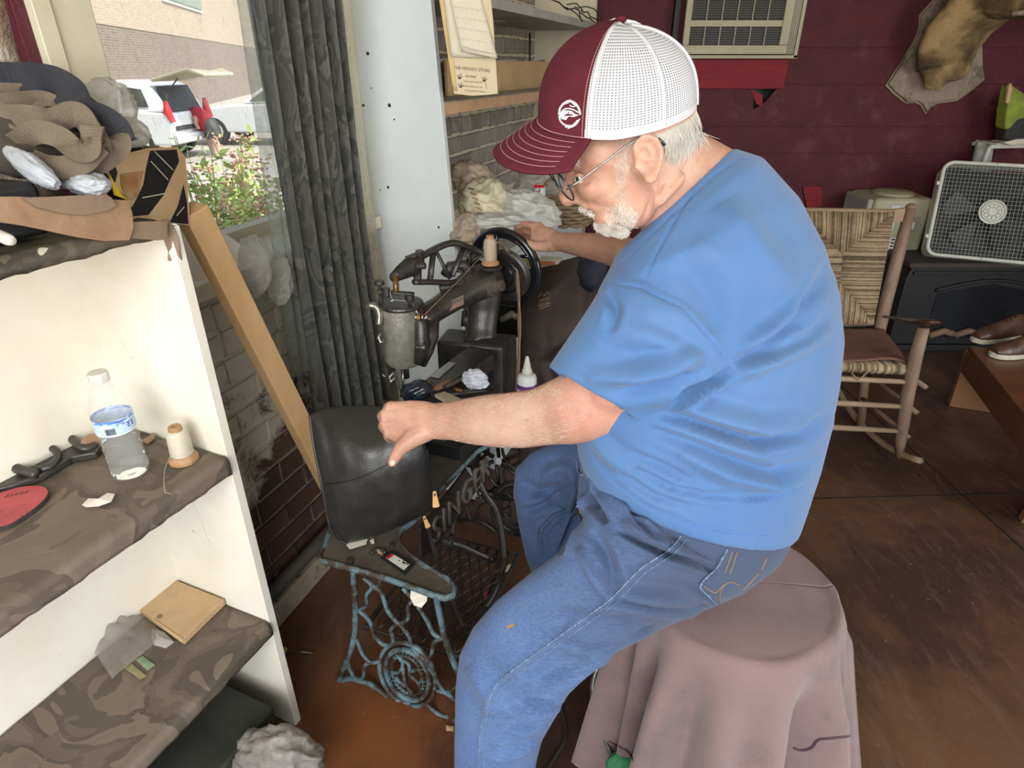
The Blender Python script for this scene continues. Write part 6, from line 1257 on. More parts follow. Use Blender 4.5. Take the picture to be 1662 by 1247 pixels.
for yy, m_ in ((617, 'rung_wood'), (657, 'rung_wood'), (697, 'rung_wood')):
    q = fleg(1470 - (yy - 617) * .15, yy + 3); stick('rung', [q, lerp(q, q + SX, .5), q + SX], [.010, .013, .010], m_)
for k, zz in enumerate((.14, .26, .38)):
    stick('side_rung', [Vector((f0.x + .01, fy, zz)), Vector((rp[1].x, ry - .06, zz + .02))], [.010, .010], 'chair_wood'); stick('side_rung', [Vector((f0.x + .01, fy, zz)) + SX, Vector((rp[1].x, ry - .06, zz + .02)) + SX], [.010, .010], 'chair_wood')
ap = [Yp(1437, 514, ry), Yp(1465, 518, ry - .12), Yp(1490, 522, fy + .06), Yp(1512, 524, fy - .01), Yp(1526, 523, fy - .03)]
for sh in (Vector((0, 0, 0)), SX):
    mb = MB(); o = []
    for i, p in enumerate(ap): o.append(p + sh)
    mb.tube(o, [.016, .022, .026, .040, .020], 12, flat=.35); mb.build('armrest', M['dark_wood'], rc, smooth=True)
for sh in (Vector((0, 0, 0)), SX):
    mb = MB(); pts = [Vector((f0.x + .0 + (rp[0].x - f0.x) * t, fy - .12 + .85 * t, .012 + .10 * (2 * t - .95) ** 2)) + sh for t in [i / 20 for i in range(21)]]; mb.tube(pts, .015, 8, flat=.9); mb.build('rocker', M['rung_wood'], rc, smooth=True)
def rushm():
    m, nt, N, L, b = _mat('rush'); g_ = N.new('ShaderNodeNewGeometry'); f = noi(N, L, coords(N, L), 40, 3, .7); mx_ = N.new('ShaderNodeMath'); mx_.operation = 'MULTIPLY_ADD'; mx_.inputs[1].default_value = .6; L.new(g_.outputs['Random Per Island'], mx_.inputs[0]); m2_ = N.new('ShaderNodeMath'); m2_.operation = 'MULTIPLY'; m2_.inputs[1].default_value = .5; L.new(f, m2_.inputs[0]); L.new(m2_.outputs[0], mx_.inputs[2]); col = ramp(N, L, mx_.outputs[0], [(.2, (.09, .06, .032)), (.5, (.23, .16, .09)), (.8, (.46, .35, .22))]); L.new(col, b.inputs['Base Color']); b.inputs['Roughness'].default_value = .7; return m
M['rush'] = rushm()
# woven back: four rush triangles of separate strands
bl0, bl1, bl2, bl3 = Yp(1290, 341, ry + .10), Yp(1450, 344, ry + .10), Yp(1416, 525, ry + .0), Yp(1300, 523, ry + .0)
def quadp(u, v): return lerp(lerp(bl0, bl1, u), lerp(bl3, bl2, u), v)
wb2 = None; NS = 46
mb = MB(); mb.prism([quadp(.02, .02), quadp(.98, .02), quadp(.98, .98), quadp(.02, .98)], (0, .012, 0)); wb2 = mb.build('back_panel', M['spool_wood'], rc)
def strand(mb, a, b, r=.0026):
    c = lerp(a, b, .5); o = len(mb.v); fi = len(mb.f); mb.tube([a, c + Vector((0, -.003, 0)), b], r, 5)
    for i in range(fi, len(mb.f)):
        if len(mb.f[i]) == 4: mb.uv[i] = [(0, o * .013), (1, o * .013), (1, o * .013 + .1), (0, o * .013 + .1)]
mb = MB()
for i in range(NS * 2):
    t = (i + .5) / (NS * 2); d = min(t, 1 - t) * .74
    strand(mb, quadp(t, .0) + Vector((0, -.012, 0)), quadp(t, d) + Vector((0, -.012, 0)), .0022); strand(mb, quadp(t, 1) + Vector((0, -.012, 0)), quadp(t, 1 - d) + Vector((0, -.012, 0)), .0022)
    for sd2 in (0, 1):
        x = t / .74 if t < .37 else (.5 if t < .63 else (1 - t) / .74)
        strand(mb, quadp(sd2, t) + Vector((0, -.010, 0)), quadp(sd2 + (x if sd2 == 0 else -x), t) + Vector((0, -.010, 0)), .0026)
mb.build('rush_weave', M['rush'], rc, smooth=True, stuff=True)
mb = MB(); mb.tube([bl0, bl1], .012, 10); mb.build('back_rail', M['rung_wood'], rc, smooth=True); mb = MB(); mb.tube([bl3, bl2], .012, 10); mb.build('back_rail', M['chair_wood'], rc, smooth=True)
mb = MB(); mb.prism([Yp(1447, 341, ry + .1), Yp(1470, 338, ry + .12), Yp(1465, 360, ry + .12), Yp(1441, 362, ry + .1)], (0, .01, 0)); mb.build('rail_end', M['rung_wood'], rc)
sz = .46; s0 = Z(1474, 600, sz); sq = [Vector((s0.x, fy + .02, sz)), Vector((s0.x, fy + .02, sz)) + SX, Vector((rp[2].x, ry - .02, sz)) + SX, Vector((rp[2].x, ry - .02, sz))]
mb = MB(); mb.prism([p - UP * .02 for p in sq], (0, 0, .02)); mb.build('seat_frame', M['rung_wood'], rc, bevel=.008)
mb = MB()
for i in range(80):
    t = (i + .5) / 80; p = lerp(sq[0], sq[1], t) + UP * .004; fi = len(mb.f); o = len(mb.v); mb.tube([p + Vector((0, .10, .008)), p + Vector((0, -.008, .006)), p + Vector((0, -.018, -.012)), p + Vector((0, -.008, -.030)), p + Vector((0, .03, -.032))], .0034, 5)
    for k in range(fi, len(mb.f)):
        if len(mb.f[k]) == 4: mb.uv[k] = [(0, o * .013), (1, o * .013), (1, o * .013 + .1), (0, o * .013 + .1)]
mb.build('seat_weave', M['rush'], rc, smooth=True, stuff=True)
mb = MB(); mb.tube([lerp(sq[0], sq[1], .3) + Vector((0, -.03, -.01)), lerp(sq[0], sq[1], .36) + Vector((0, -.035, -.05)), lerp(sq[0], sq[1], .42) + Vector((0, -.03, -.02))], .003, 6); mb.build('loose_strand', M['rung_wood'], rc, smooth=True)
def padf(u, v): p = lerp(lerp(sq[0], sq[1], u), lerp(sq[3], sq[2], u), v); return p + Vector((0, 0, .022 + .012 * math.sin(u * 9) * (1 - v) + .006 * nz(Vector((u * 5, v * 5, 0)), 1)))
mb = MB(); mb.sheet(padf, 24, 20); tag(mb.build('seat_pad', pm('brown_leather_pad', (.16, .075, .05), (.12, .055, .04), 9, .55, .2), smooth=True, solid=.008), 'thin brown leather pad on the rocking chair seat', 'cushion')
# ---------------------------------------------------------------- shoe bench
be = root('wooden_bench', Z(1600, 650, 0), 'low dark wooden bench at the right edge holding brown shoes', 'bench')
M['bench_wood'] = woodm('bench_wood', (.17, .065, .028), (.10, .038, .018), (1.2, 5, 5), .42, 4, .1, coat=.2)
M['bench_end'] = woodm('bench_end', (.30, .15, .07), (.22, .10, .045), (3, 3, 1), .5, 4, .1)
tz_ = .37
t0, t1, t2 = Z(1573, 550, tz_), Z(1590, 520, tz_), Z(1680, 690, tz_ - .0)
dir_ = (Z(1662, 668, tz_) - Z(1573, 560, tz_)); dir_.z = 0; dir_.normalize(); prp = Vector((-dir_.y, dir_.x, 0)); prp = prp if prp.x > 0 else -prp
A_ = Z(1573, 562, tz_)
mb = MB(); mb.prism([A_, A_ + dir_ * 1.1, A_ + dir_ * 1.1 + prp * .42, A_ + prp * .42], (0, 0, -.03)); mb.build('bench_top', M['bench_wood'], be, bevel=.004)
mb = MB(); mb.prism([A_ - UP * .03, A_ + dir_ * 1.1 - UP * .03, A_ + dir_ * 1.1 - UP * .13, A_ - UP * .13], prp * .03); mb.build('apron', M['bench_wood'], be, bevel=.003)
e0, e1, e2, e3 = Z(1537, 655, 0.0), Z(1625, 668, 0.0), A_ + dir_ * .10 - UP * .03, A_ - UP * .02
mb = MB(); mb.prism([e0, e1, A_ + prp * .30 - UP * .03, A_ - dir_ * .03 - UP * .03], dir_ * .035); mb.build('leg_board', M['bench_end'], be, bevel=.004)
mb = MB(); mb.bar(e0 + UP * .03 - dir_ * .005, e1 + UP * .03 - dir_ * .005, .05, .06); mb.build('foot_rail', M['bench_end'], be, bevel=.01)
mb = MB(); mb.prism([p + dir_ * .95 for p in [e0, e1, A_ + prp * .30 - UP * .03, A_ - UP * .03]], dir_ * .035); mb.build('leg_board', M['bench_end'], be, bevel=.004)
M['shoe_leather'] = pm('shoe_leather', (.10, .045, .025), (.05, .022, .014), 14, .32, .25, 60, spec=.6)
M['shoe_sole'] = pm('shoe_sole', (.60, .57, .46), (.50, .47, .37), 14, .7, .2)
def shoe(o, h, label, k=1.0):
    h = Vector(h).normalized(); s_ = Vector((-h.y, h.x, 0)); r = root('brown_shoe', o, label, 'shoe', 'pair of brown shoes on the bench')
    def Q(a, b, z): return Vector(o) + h * a * k + s_ * b * k + UP * z * k
    ol = spline([(-.02, .0), (.0, .035), (.06, .048), (.15, .042), (.24, .036), (.27, .02), (.275, 0), (.27, -.02), (.24, -.034), (.15, -.034), (.06, -.045), (.0, -.034), (-.02, 0)], 4)
    mb = MB(); mb.prism([Q(a, b, .002) for a, b in ol[:-1]], UP * .024 * k); mb.build('sole', M['shoe_sole'], r, bevel=.004)
    mb = MB(); secs = [(-.012, .030, .030), (.03, .043, .052), (.08, .044, .062), (.13, .040, .085), (.18, .036, .105), (.23, .034, .105), (.265, .026, .09)]; n = 20; v0 = len(mb.v)
    for a, w, z in secs:
        for i in range(n): th = 2 * PI * i / n; mb.v.append(Q(a, math.cos(th) * w, .025 + max(0, math.sin(th)) * (z - .005) - (0 if math.sin(th) > 0 else .002)))
    for i in range(len(secs) - 1):
        for j in range(n): l = (j + 1) % n; mb.f.append((v0 + i * n + j, v0 + i * n + l, v0 + (i + 1) * n + l, v0 + (i + 1) * n + j))
    mb.f.append(tuple(v0 + j for j in range(n))); mb.f.append(tuple(v0 + (len(secs) - 1) * n + j for j in range(n)))
    put(voxel(mb, .006, 3), 'upper', M['shoe_leather'], r)
    for i in range(4): a = .105 + .022 * i; z = .095 + .011 * i; mb = MB(); mb.tube([Q(a, -.022, z - .012), Q(a + .008, 0, z), Q(a, .022, z - .012)], .003, 6); mb.build('lace', M['dark_wood'], r, smooth=True)
    mb = MB(); mb.tube([Q(.055, b, .082 - abs(b) * 1.2) for b in (-.035, -.02, 0, .02, .035)], .0022, 6); mb.build('toe_seam', M['dark_wood'], r, smooth=True)
dsh = Vector((.93, .22, 0))
shoe(Z(1583, 556, tz_) + prp * .0, dsh, 'brown leather shoe with cream sole on the bench, the farther one'); shoe(Z(1612, 580, tz_) + prp * .0, Vector((.97, .1, 0)), 'brown leather shoe with cream sole on the bench, the nearer one')
mb = MB(); c_, a__, b__, e__ = pax(1652, 602, 16, 10, 0, 2.95, .03); tag(crumple(c_, a__, b__, e__, 2, .1, 1.4, 20, 14).build('dark_rag', M['rubber'], smooth=True, fix=False), 'dark rag on the bench beside the nearer shoe', 'rag')
# ================================================================ THE MAN ON THE STOOL
# stool with draped cloth
SC = Z(1192, 950, .69); sr = root('draped_stool', Vector((SC.x, SC.y, 0)), 'round stool draped with a worn mauve cloth that the man sits on', 'stool')
mb = MB(); mb.lathe([(.0001, .0), (.150, .0), (.158, .015), (.152, .040), (.13, .052), (.0001, .054)], Vector((SC.x, SC.y, .620)), UP, 32); mb.build('seat', M['black'], sr, smooth=True)
for i in range(4):
    w = PI / 4 + PI / 2 * i; dv = Vector((math.cos(w), math.sin(w), 0)); mb = MB(); mb.tube([Vector((SC.x, SC.y, .62)) + dv * .11, Vector((SC.x, SC.y, .0)) + dv * .16], .011, 10); mb.build('leg', M['cast_iron'], sr, smooth=True)
mb = MB(); mb.tube([Vector((SC.x, SC.y, .22)) + Vector((math.cos(w), math.sin(w), 0)) * .155 for w in [2 * PI * i / 40 for i in range(40)]], .008, 8, closed=True); mb.build('foot_ring', M['cast_iron'], sr, smooth=True)
def drapef(u, v):
    w = 2 * PI * u; R0 = .175; rr = v * .80
    fold = math.sin(w * 13 + .9 + .9 * math.sin(w * 2)) * .6 + math.sin(w * 8 + 2.1) * .45 + .2 * math.sin(w * 3 + 1)
    if rr < R0: r = rr; z = .692 + .006 * nz(Vector((math.cos(w) * r * 9, math.sin(w) * r * 9, 0)), 1) - .006 * (r / R0) ** 3
    else:
        q = rr - R0; k = min(1, q / .16); a = min(q, .03); r = R0 + .018 * min(1, q / .03) + (.052 + .034 * math.cos(w + .4)) * (q / .55) ** 1.1 + fold * (.016 + .085 * q) * k * 1.5
        z = .686 - q * .965 + .01 * (q < .03)
    return Vector((SC.x + math.cos(w) * r * (1 if math.cos(w) > 0 else .92), SC.y + math.sin(w) * r * .93, z))
M['mauve'] = pm('mauve', (.215, .140, .138), (.18, .115, .115), 3.5, .9, .35, 300, dirt=(.11, .085, .08), dsc=4.2, dlo=.50, dhi=.72, sheen=.2)
mb = MB(); o_ = len(mb.v); NU, NV = 180, 70
mb.sheet(drapef, NU, NV); dr = mb.build('drape', M['mauve'], sr, smooth=True, solid=.003, fix=False)
bvd = bvh_of(dr.data, ROOT[sr.name])
pm_ = pm('plum_thread', (.05, .02, .035), (.08, .04, .05), 60, .8, 0)
for q_ in ([(1288, 1213), (1302, 1217), (1318, 1212), (1328, 1200), (1350, 1197), (1378, 1194)], [(988, 1202), (1000, 1208), (1018, 1218), (1030, 1235)]): mb = MB(); seam(mb, bvd, q_, .0028, .001); mb.v and mb.build('overlock_seam', pm_, sr, smooth=True)
mb = MB(); c_, a__, b__, e__ = pax(1012, 1246, 26, 26, 0, 1.33, .05); tag(crumple(c_, a__, b__, e__, 3, .12, 1.3, 24, 16).build('green_cloth', pm('green_cloth', (.05, .26, .10), (.04, .20, .08), 20, .8, .2), smooth=True, fix=False), 'bright green cloth peeping out under the mauve drape', 'cloth')
mb = MB(); mb.tube([P(x, y, 1.38) for x, y in spline([(984, 1064), (968, 1090), (962, 1120), (966, 1155), (978, 1190), (992, 1222), (1008, 1262)])], .0065, 8); tag(mb.build('metal_hoop', M['steel'], smooth=True), 'thin grey metal hoop showing left of the mauve drape', 'hoop')
mb = MB(); mb.tube([Z(x, y, .012) for x, y in spline([(905, 1135), (915, 1165), (917, 1200), (900, 1230), (880, 1262)])], .004, 8); tag(mb.build('power_cord', M['rubber'], smooth=True), 'black cord looping on the floor behind the near shin', 'cord')

man = root('person', Vector((SC.x, SC.y, .70)), 'man in maroon cap, blue t-shirt and jeans seated at the sewing machine', 'person')
def skinm():
    m, nt, N, L, b = _mat('skin'); v = coords(N, L); a = noi(N, L, v, 9, 6, .65); col = ramp(N, L, a, [(.30, (.40, .20, .135)), (.52, (.50, .28, .195)), (.72, (.57, .36, .28))])
    f = noi(N, L, v, 60, 3, .6); k = ramp(N, L, f, [(.64, (0, 0, 0)), (.70, (.45, .45, .45))]); col = mixc(N, L, k, col, (.36, .15, .09))
    g = noi(N, L, v, 3.3, 3, .6); k = ramp(N, L, g, [(.5, (0, 0, 0)), (.66, (.5, .5, .5))]); col = mixc(N, L, k, col, (.55, .24, .18))
    L.new(col, b.inputs['Base Color']); b.inputs['Roughness'].default_value = .48; b.inputs['Subsurface Weight'].default_value = .12; b.inputs['Subsurface Radius'].default_value = (.012, .004, .002)
    bump(N, L, b, noi(N, L, v, 130, 5, .7), .35, .003); return m
M['skin'] = skinm()
HS = .90
mb = MB()
# head
mb.pell(1040, 185, 92, 92, 0, HS, .074, 32, 20); mb.pell(990, 235, 64, 62, -.25, HS, .066, 28, 18); mb.pell(985, 285, 52, 62, -.35, HS, .060, 28, 18)
mb.pell(1018, 322, 48, 52, -.5, HS, .058); mb.pell(988, 348, 28, 26, -.3, HS, .038); mb.pell(962, 300, 30, 32, 0, HS - .012, .046)
mb.limb([(932, 275, HS, 26), (924, 300, HS, 22), (920, 318, HS, 27)]); mb.pell(922, 322, 14.5, 14, .2, HS, .015); mb.pell(936, 322, 11, 10, 0, HS - .010, .010); mb.pell(936, 322, 11, 10, 0, HS + .010, .010)
mb.limb([(925, 262, HS - .03, 24), (924, 262, HS + .03, 24)]); mb.pell(960, 330, 20, 17, -.2, HS, .030); mb.pell(972, 340, 14, 8, -.2, HS, .026)
mb.pell(1000, 260, 34, 26, -.3, HS - .034, .022)
# neck
mb.loft([(1010, 280, 1118, 180, .91, .060), (1024, 330, 1136, 214, .93, .064), (1040, 372, 1160, 226, .96, .070), (1040, 420, 1195, 245, 1.0, .085), (1050, 470, 1240, 300, 1.02, .12)], 28)
mb.limb([(1068, 325, .892, 24), (1100, 290, .888, 26)]); 
# ear
mb.pell(1048, 255, 22, 35, -.12, .828, .010); mb.limb([(1030, 240, .822, 9), (1034, 226, .820, 9), (1050, 219, .818, 10), (1066, 226, .818, 10), (1074, 245, .818, 10), (1072, 268, .819, 9), (1064, 288, .821, 9)]); mb.pell(1056, 288, 12, 13, 0, .823, .009); mb.limb([(1034, 262, .822, 9), (1032, 272, .823, 10)])
# torso and legs under the clothes
mb.loft([(1060, 420, 1210, 300, 1.02, .10), (1000, 560, 1320, 500, 1.08, .18), (980, 700, 1310, 680, 1.12, .18), (990, 800, 1240, 830, 1.14, .15), (1030, 880, 1200, 930, 1.10, .10)], 24)
mb.limb([(1100, 880, 1.10, 130), (960, 970, 1.06, 100), (850, 1050, 1.12, 64), (815, 1130, 1.15, 58), (805, 1250, 1.21, 52), (795, 1390, 1.26, 46), (760, 1415, 1.20, 50)]); mb.limb([(1120, 800, 1.3, 120), (1000, 770, 1.44, 70), (895, 800, 1.56, 46), (905, 880, 1.57, 46), (925, 970, 1.63, 44), (942, 1060, 1.72, 40), (910, 1075, 1.74, 38)])
# near arm and hand
mb.limb([(1110, 520, .95, 110), (1040, 585, .94, 128), (1000, 622, .95, 122)])
mb.loft([(975, 560, 1055, 690, .955, .052), (940, 590, 1010, 705, .965, .050), (912, 608, 965, 717, .98, .048), (888, 620, 928, 722, 1.0, .046), (862, 632, 900, 722, 1.03, .043), (825, 637, 850, 728, 1.07, .042), (790, 640, 800, 726, 1.10, .038), (758, 646, 765, 722, 1.13, .034), (728, 652, 733, 715, 1.16, .028), (705, 654, 708, 714, 1.18, .026)], 24)
mb.loft([(712, 656, 712, 712, 1.175, .023), (690, 650, 692, 716, 1.19, .021), (665, 649, 672, 722, 1.20, .019), (642, 652, 652, 722, 1.205, .018), (628, 658, 634, 716, 1.21, .016)], 20)
fing = [((634, 661), (626, 661), (622, 668), (634, 674)), ((626, 673), (616, 675), (616, 682), (630, 688)), ((625, 688), (617, 692), (619, 698), (633, 702)), ((630, 703), (624, 708), (627, 713), (640, 714))]
for i, (a, b, c, d) in enumerate(fing):
    r = [.0125, .0128, .0120, .0105][i]
    mb.chain([P(a[0] + 20, a[1], 1.203), P(a[0], a[1], 1.208), P(b[0] + 5, b[1], 1.235), P(c[0] + 6, c[1], 1.262), P(d[0] + 4, d[1], 1.278)], [r * 1.0, r, r * .92, r * .86, r * .74], 14)
mb.chain([P(690, 700, 1.19), P(668, 712, 1.19), P(652, 726, 1.19), P(642, 741, 1.192), P(637, 751, 1.196)], [.022, .0195, .0150, .0120, .0098], 16)
# far arm and hand on the wheel
mb.limb([(1110, 400, 1.22, 100), (1100, 440, 1.40, 80), (1075, 440, 1.52, 68), (1020, 414, 1.64, 55), (975, 402, 1.72, 47), (940, 397, 1.77, 38), (905, 392, 1.83, 30)])
mb.loft([(912, 378, 912, 408, 1.82, .019), (895, 370, 893, 410, 1.84, .020), (875, 364, 872, 404, 1.855, .018), (862, 362, 860, 396, 1.865, .016)], 18)
for i, q in enumerate([((866, 367), (850, 364), (840, 371), (842, 382)), ((866, 372), (852, 366), (838, 370), (838, 384)), ((864, 380), (850, 374), (838, 378), (840, 390)), ((866, 388), (852, 386), (842, 390), (845, 398))]):
    dd = 1.86 + .012 * i; r = .0115 - .0008 * (i == 3) - .0004 * i
    mb.chain([P(q[0][0] + 10, q[0][1], dd), P(q[0][0], q[0][1], dd), P(q[1][0], q[1][1], dd + .015), P(q[2][0], q[2][1], dd + .035), P(q[3][0], q[3][1], dd + .045)], [r * 1.1, r, r * .93, r * .86, r * .75], 12)
mb.chain([P(886, 400, 1.83), P(866, 400, 1.82), P(848, 393, 1.825), P(835, 389, 1.84), P(828, 387, 1.845)], [.017, .0145, .012, .0112, .0092], 14)
me = voxel(mb, .0036, 5, .5)
folds(me, [([(1034, 240), (1042, 234), (1054, 236), (1060, 250), (1056, 268), (1048, 272)], 5.5, -.0055), ([(1046, 252), (1050, 266)], 6, -.005), ([(1022, 232), (1024, 262), (1030, 282)], 3, -.003), ([(938, 292), (948, 296), (958, 294)], 5, -.004), ([(930, 284), (940, 280)], 5, -.003),
           ([(946, 325), (954, 338), (960, 352)], 3.0, -.0022), ([(940, 340), (958, 345), (972, 346)], 2.2, -.003), ([(916, 330), (926, 333)], 3, -.002), ([(1064, 300), (1052, 340), (1040, 368)], 3.4, -.0035), ([(1080, 275), (1068, 315), (1058, 348)], 3.2, -.003), ([(1140, 222), (1120, 262), (1085, 305), (1064, 345)], 3.4, -.0035), ([(1158, 232), (1120, 280)], 3, -.002),
           ([(912, 262), (920, 268), (932, 268)], 2.4, -.002), ([(914, 256), (926, 260)], 2.4, -.0018), ([(962, 284), (972, 288), (978, 284)], 3, -.0012),
           ([(645, 664), (628, 664)], 2.2, -.0012), ([(640, 682), (622, 681)], 2.4, -.0026), ([(640, 697), (624, 697)], 2.2, -.0022), ([(640, 672), (630, 672)], 3, .001), ([(660, 662), (690, 668)], 3, .0014), ([(655, 684), (690, 684)], 3, .0014), ([(640, 738), (650, 742)], 1.6, -.0012), ([(655, 715), (672, 700), (690, 700)], 3.5, -.0018), ([(862, 371), (875, 374)], 2.2, -.002), ([(856, 382), (872, 384)], 2.2, -.002)])
body = put(me, 'body', M['skin'], man)
bvb = bvh_of(body.data, ROOT[man.name])
M['nail'] = pm('nail', (.66, .42, .35), (.66, .42, .35), 5, .3, 0)
h = hit(bvb, 637, 751, .0004)
if h: mb = MB(); dv = (P(637, 755, 1.19) - P(645, 740, 1.19)).normalized(); mb.ell(h[0], dv * .007, h[1].cross(dv) * .0058, h[1] * .0016, 14, 6); lab(mb.build('thumbnail', M['nail'], body, smooth=True), 'pale thumbnail')
# eye behind the glasses
mb = MB(); mb.pell(940, 291, 7.5, 7.5, 0, HS - .040, .0068); ey = mb.build('eye', M['white_metal'], body, smooth=True)
mb = MB(); mb.pell(937.5, 291.5, 3.2, 5, -.2, HS - .043, .005); mb.build('iris', M['black'], ey, smooth=True)
mb = MB(); mb.limb([(932, 286, HS - .043, 5), (940, 283.5, HS - .047, 5.5), (949, 287, HS - .045, 5)]); mb.build('eyelid', M['skin'], body, smooth=True)
# hair and beard
M['white_hair'] = pm('white_hair', (.60, .57, .51), (.44, .41, .35), 30, .6, 0)
def inpoly(x, y, pl):
    c = False; j = len(pl) - 1
    for i in range(len(pl)):
        if (pl[i][1] > y) != (pl[j][1] > y) and x < (pl[j][0] - pl[i][0]) * (y - pl[i][1]) / (pl[j][1] - pl[i][1]) + pl[i][0]: c = not c
        j = i
    return c
def hairs(mb, bv, pl, n, d, ln, r, seed, lift=.35, spread=.35, curl=.25):
    rnd = random.Random(seed); xs = [p[0] for p in pl]; ys = [p[1] for p in pl]; k = 0; tries = 0
    while k < n and tries < n * 20:
        tries += 1; x = rnd.uniform(min(xs), max(xs)); y = rnd.uniform(min(ys), max(ys))
        if not inpoly(x, y, pl): continue
        h = hit(bv, x, y, -.0005)
        if not h: continue
        p, nr = h; dx = d(x, y) if callable(d) else d
        t = (RT * dx[0] + DN * dx[1]).normalized() + Vector([rnd.gauss(0, spread) for _ in range(3)]) * .6; t = (t - nr * t.dot(nr)).normalized() + nr * lift * rnd.uniform(.4, 1.3); t.normalize()
        L_ = ln * rnd.uniform(.5, 1.2); sd_ = t.cross(D(x, y)).normalized() * r * rnd.uniform(.6, 1.3); q1 = p + t * L_ * .5 + Vector([rnd.gauss(0, curl * L_ * .3) for _ in range(3)]); q2 = q1 + (t - nr * lift * .5) * L_ * .5 + Vector([rnd.gauss(0, curl * L_ * .3) for _ in range(3)])
        mb.add([p - sd_, p + sd_, q1 + sd_ * .7, q1 - sd_ * .7, q2], [(0, 1, 2, 3), (3, 2, 4)]); k += 1
mb = MB()
hairs(mb, bvb, [(1062, 215), (1078, 212), (1120, 190), (1140, 165), (1150, 190), (1140, 212), (1118, 228), (1098, 238), (1084, 232), (1074, 222)], 1500, (.25, 1), .030, .0006, 1, .25)
hairs(mb, bvb, [(1000, 228), (1028, 214), (1040, 214), (1030, 228), (1024, 262), (1012, 290), (1000, 262)], 260, (-.1, 1), .009, .0003, 2)
mb.build('hair', M['white_hair'], man, stuff=True, fix=False)
mb = MB(); mb.pell(984, 368, 20, 15, .4, HS, .030); mb.pell(1002, 374, 20, 11, .25, HS, .038); mb.limb([(940, 337, HS - .012, 7), (952, 342, HS - .018, 7), (963, 349, HS - .026, 6)]); mb.limb([(940, 337, HS + .012, 7), (952, 342, HS + .018, 7), (963, 349, HS + .026, 6)])
me = voxel(mb, .0035, 3); bd = put(me, 'beard', pm('beard_base', (.42, .37, .32), (.30, .26, .22), 200, .8, .6, 400), man); bvw = bvh_of(bd.data, ROOT[man.name])
mb = MB(); hairs(mb, bvw, [(938, 333), (955, 333), (975, 345), (1010, 352), (1026, 368), (1016, 386), (985, 386), (966, 370), (960, 355), (940, 344)], 2600, (.45, 1), .0075, .00035, 5, .4)
hairs(mb, bvb, [(998, 262), (1012, 262), (1014, 300), (1022, 330), (1036, 345), (1030, 372), (1008, 386), (985, 372), (990, 345), (1000, 325), (1002, 300), (996, 280)], 1100, (.05, 1), .008, .0003, 6, .2)
hairs(mb, bvb, [(975, 335), (1000, 330), (1040, 345), (1030, 375), (990, 375)], 600, (.1, 1), .008, .0003, 8, .25)
mb.build('beard_hair', M['white_hair'], bd, stuff=True, fix=False)
mb = MB(); hairs(mb, bvb, [(912, 254), (935, 254), (940, 266), (916, 268)], 90, (1, -.2), .010, .0006, 9, .5); mb.build('eyebrow', M['white_hair'], man, stuff=True, fix=False)
mb = MB(); hairs(mb, bvb, [(700, 655), (770, 645), (860, 635), (900, 620), (960, 670), (920, 715), (840, 728), (760, 722), (700, 712)], 1500, (-1, .3), .012, .00016, 11, .3); mb.build('arm_hair', M['white_hair'], man, stuff=True, fix=False)
# glasses
gls = root('eyeglasses', P(918, 300, .85), 'thin black-rimmed eyeglasses with metal temples on the man\'s nose', 'glasses')
def lens(cx, cy, d, yaw, nm):
    c = P(cx, cy, d); ud = (RT * math.cos(.90) + DN * math.sin(.90)); wd_ = (D(cx, cy).normalized() - (RT * .78 - DN * .62) * .24).normalized(); wd_ = (wd_ - ud * wd_.dot(ud)).normalized()
    pts = [c + ud * math.cos(a) * .0235 + wd_ * math.sin(a) * .024 for a in [2 * PI * i / 32 for i in range(32)]]
    mb = MB(); mb.tube(pts, .0013, 8, closed=True); r = mb.build(nm, M['black_gloss'], gls, smooth=True)
    mb = MB(); mb.add(pts + [c + ud.cross(wd_) * -.002], [(i, (i + 1) % 32, 32) for i in range(32)]); mb.build('lens', bpy.data.materials.get('lens') or thin('lens', (.75, .8, .8), .16, .03, 5, 0, .1), r, smooth=True); return c, ud, wd_
l1 = lens(914, 302, .858, .42, 'lens_rim'); l2 = lens(905, 292, .925, .42, 'lens_rim')
mb = MB(); mb.tube([l1[0] + l1[2] * .024, lerp(l1[0], l2[0], .5) + (RT * -.002 - DN * .004), l2[0] - l2[2] * .024], .0012, 8); mb.build('bridge', M['black_gloss'], gls, smooth=True)
mb = MB(); mb.tube([P(919, 308, .835), P(935, 298, .829), P(975, 268, .821), P(1012, 240, .815), P(1038, 222, .812)], .0014, 8); tm = mb.build('temple', M['steel'], gls, smooth=True)
mb = MB(); mb.tube([P(1068, 224, .818), P(1074, 230, .820), P(1079, 236, .822)], [.0016, .0020, .0024], 8); mb.build('temple_tip', M['black_gloss'], tm, smooth=True)
mb = MB(); mb.tube([P(895, 288, .955), P(935, 262, .965), P(980, 232, .975)], .0014, 8); mb.build('temple', M['steel'], gls, smooth=True)
mb = MB(); mb.ball(P(926, 303, .852), .003); mb.build('nose_pad', M['steel'], gls, smooth=True)

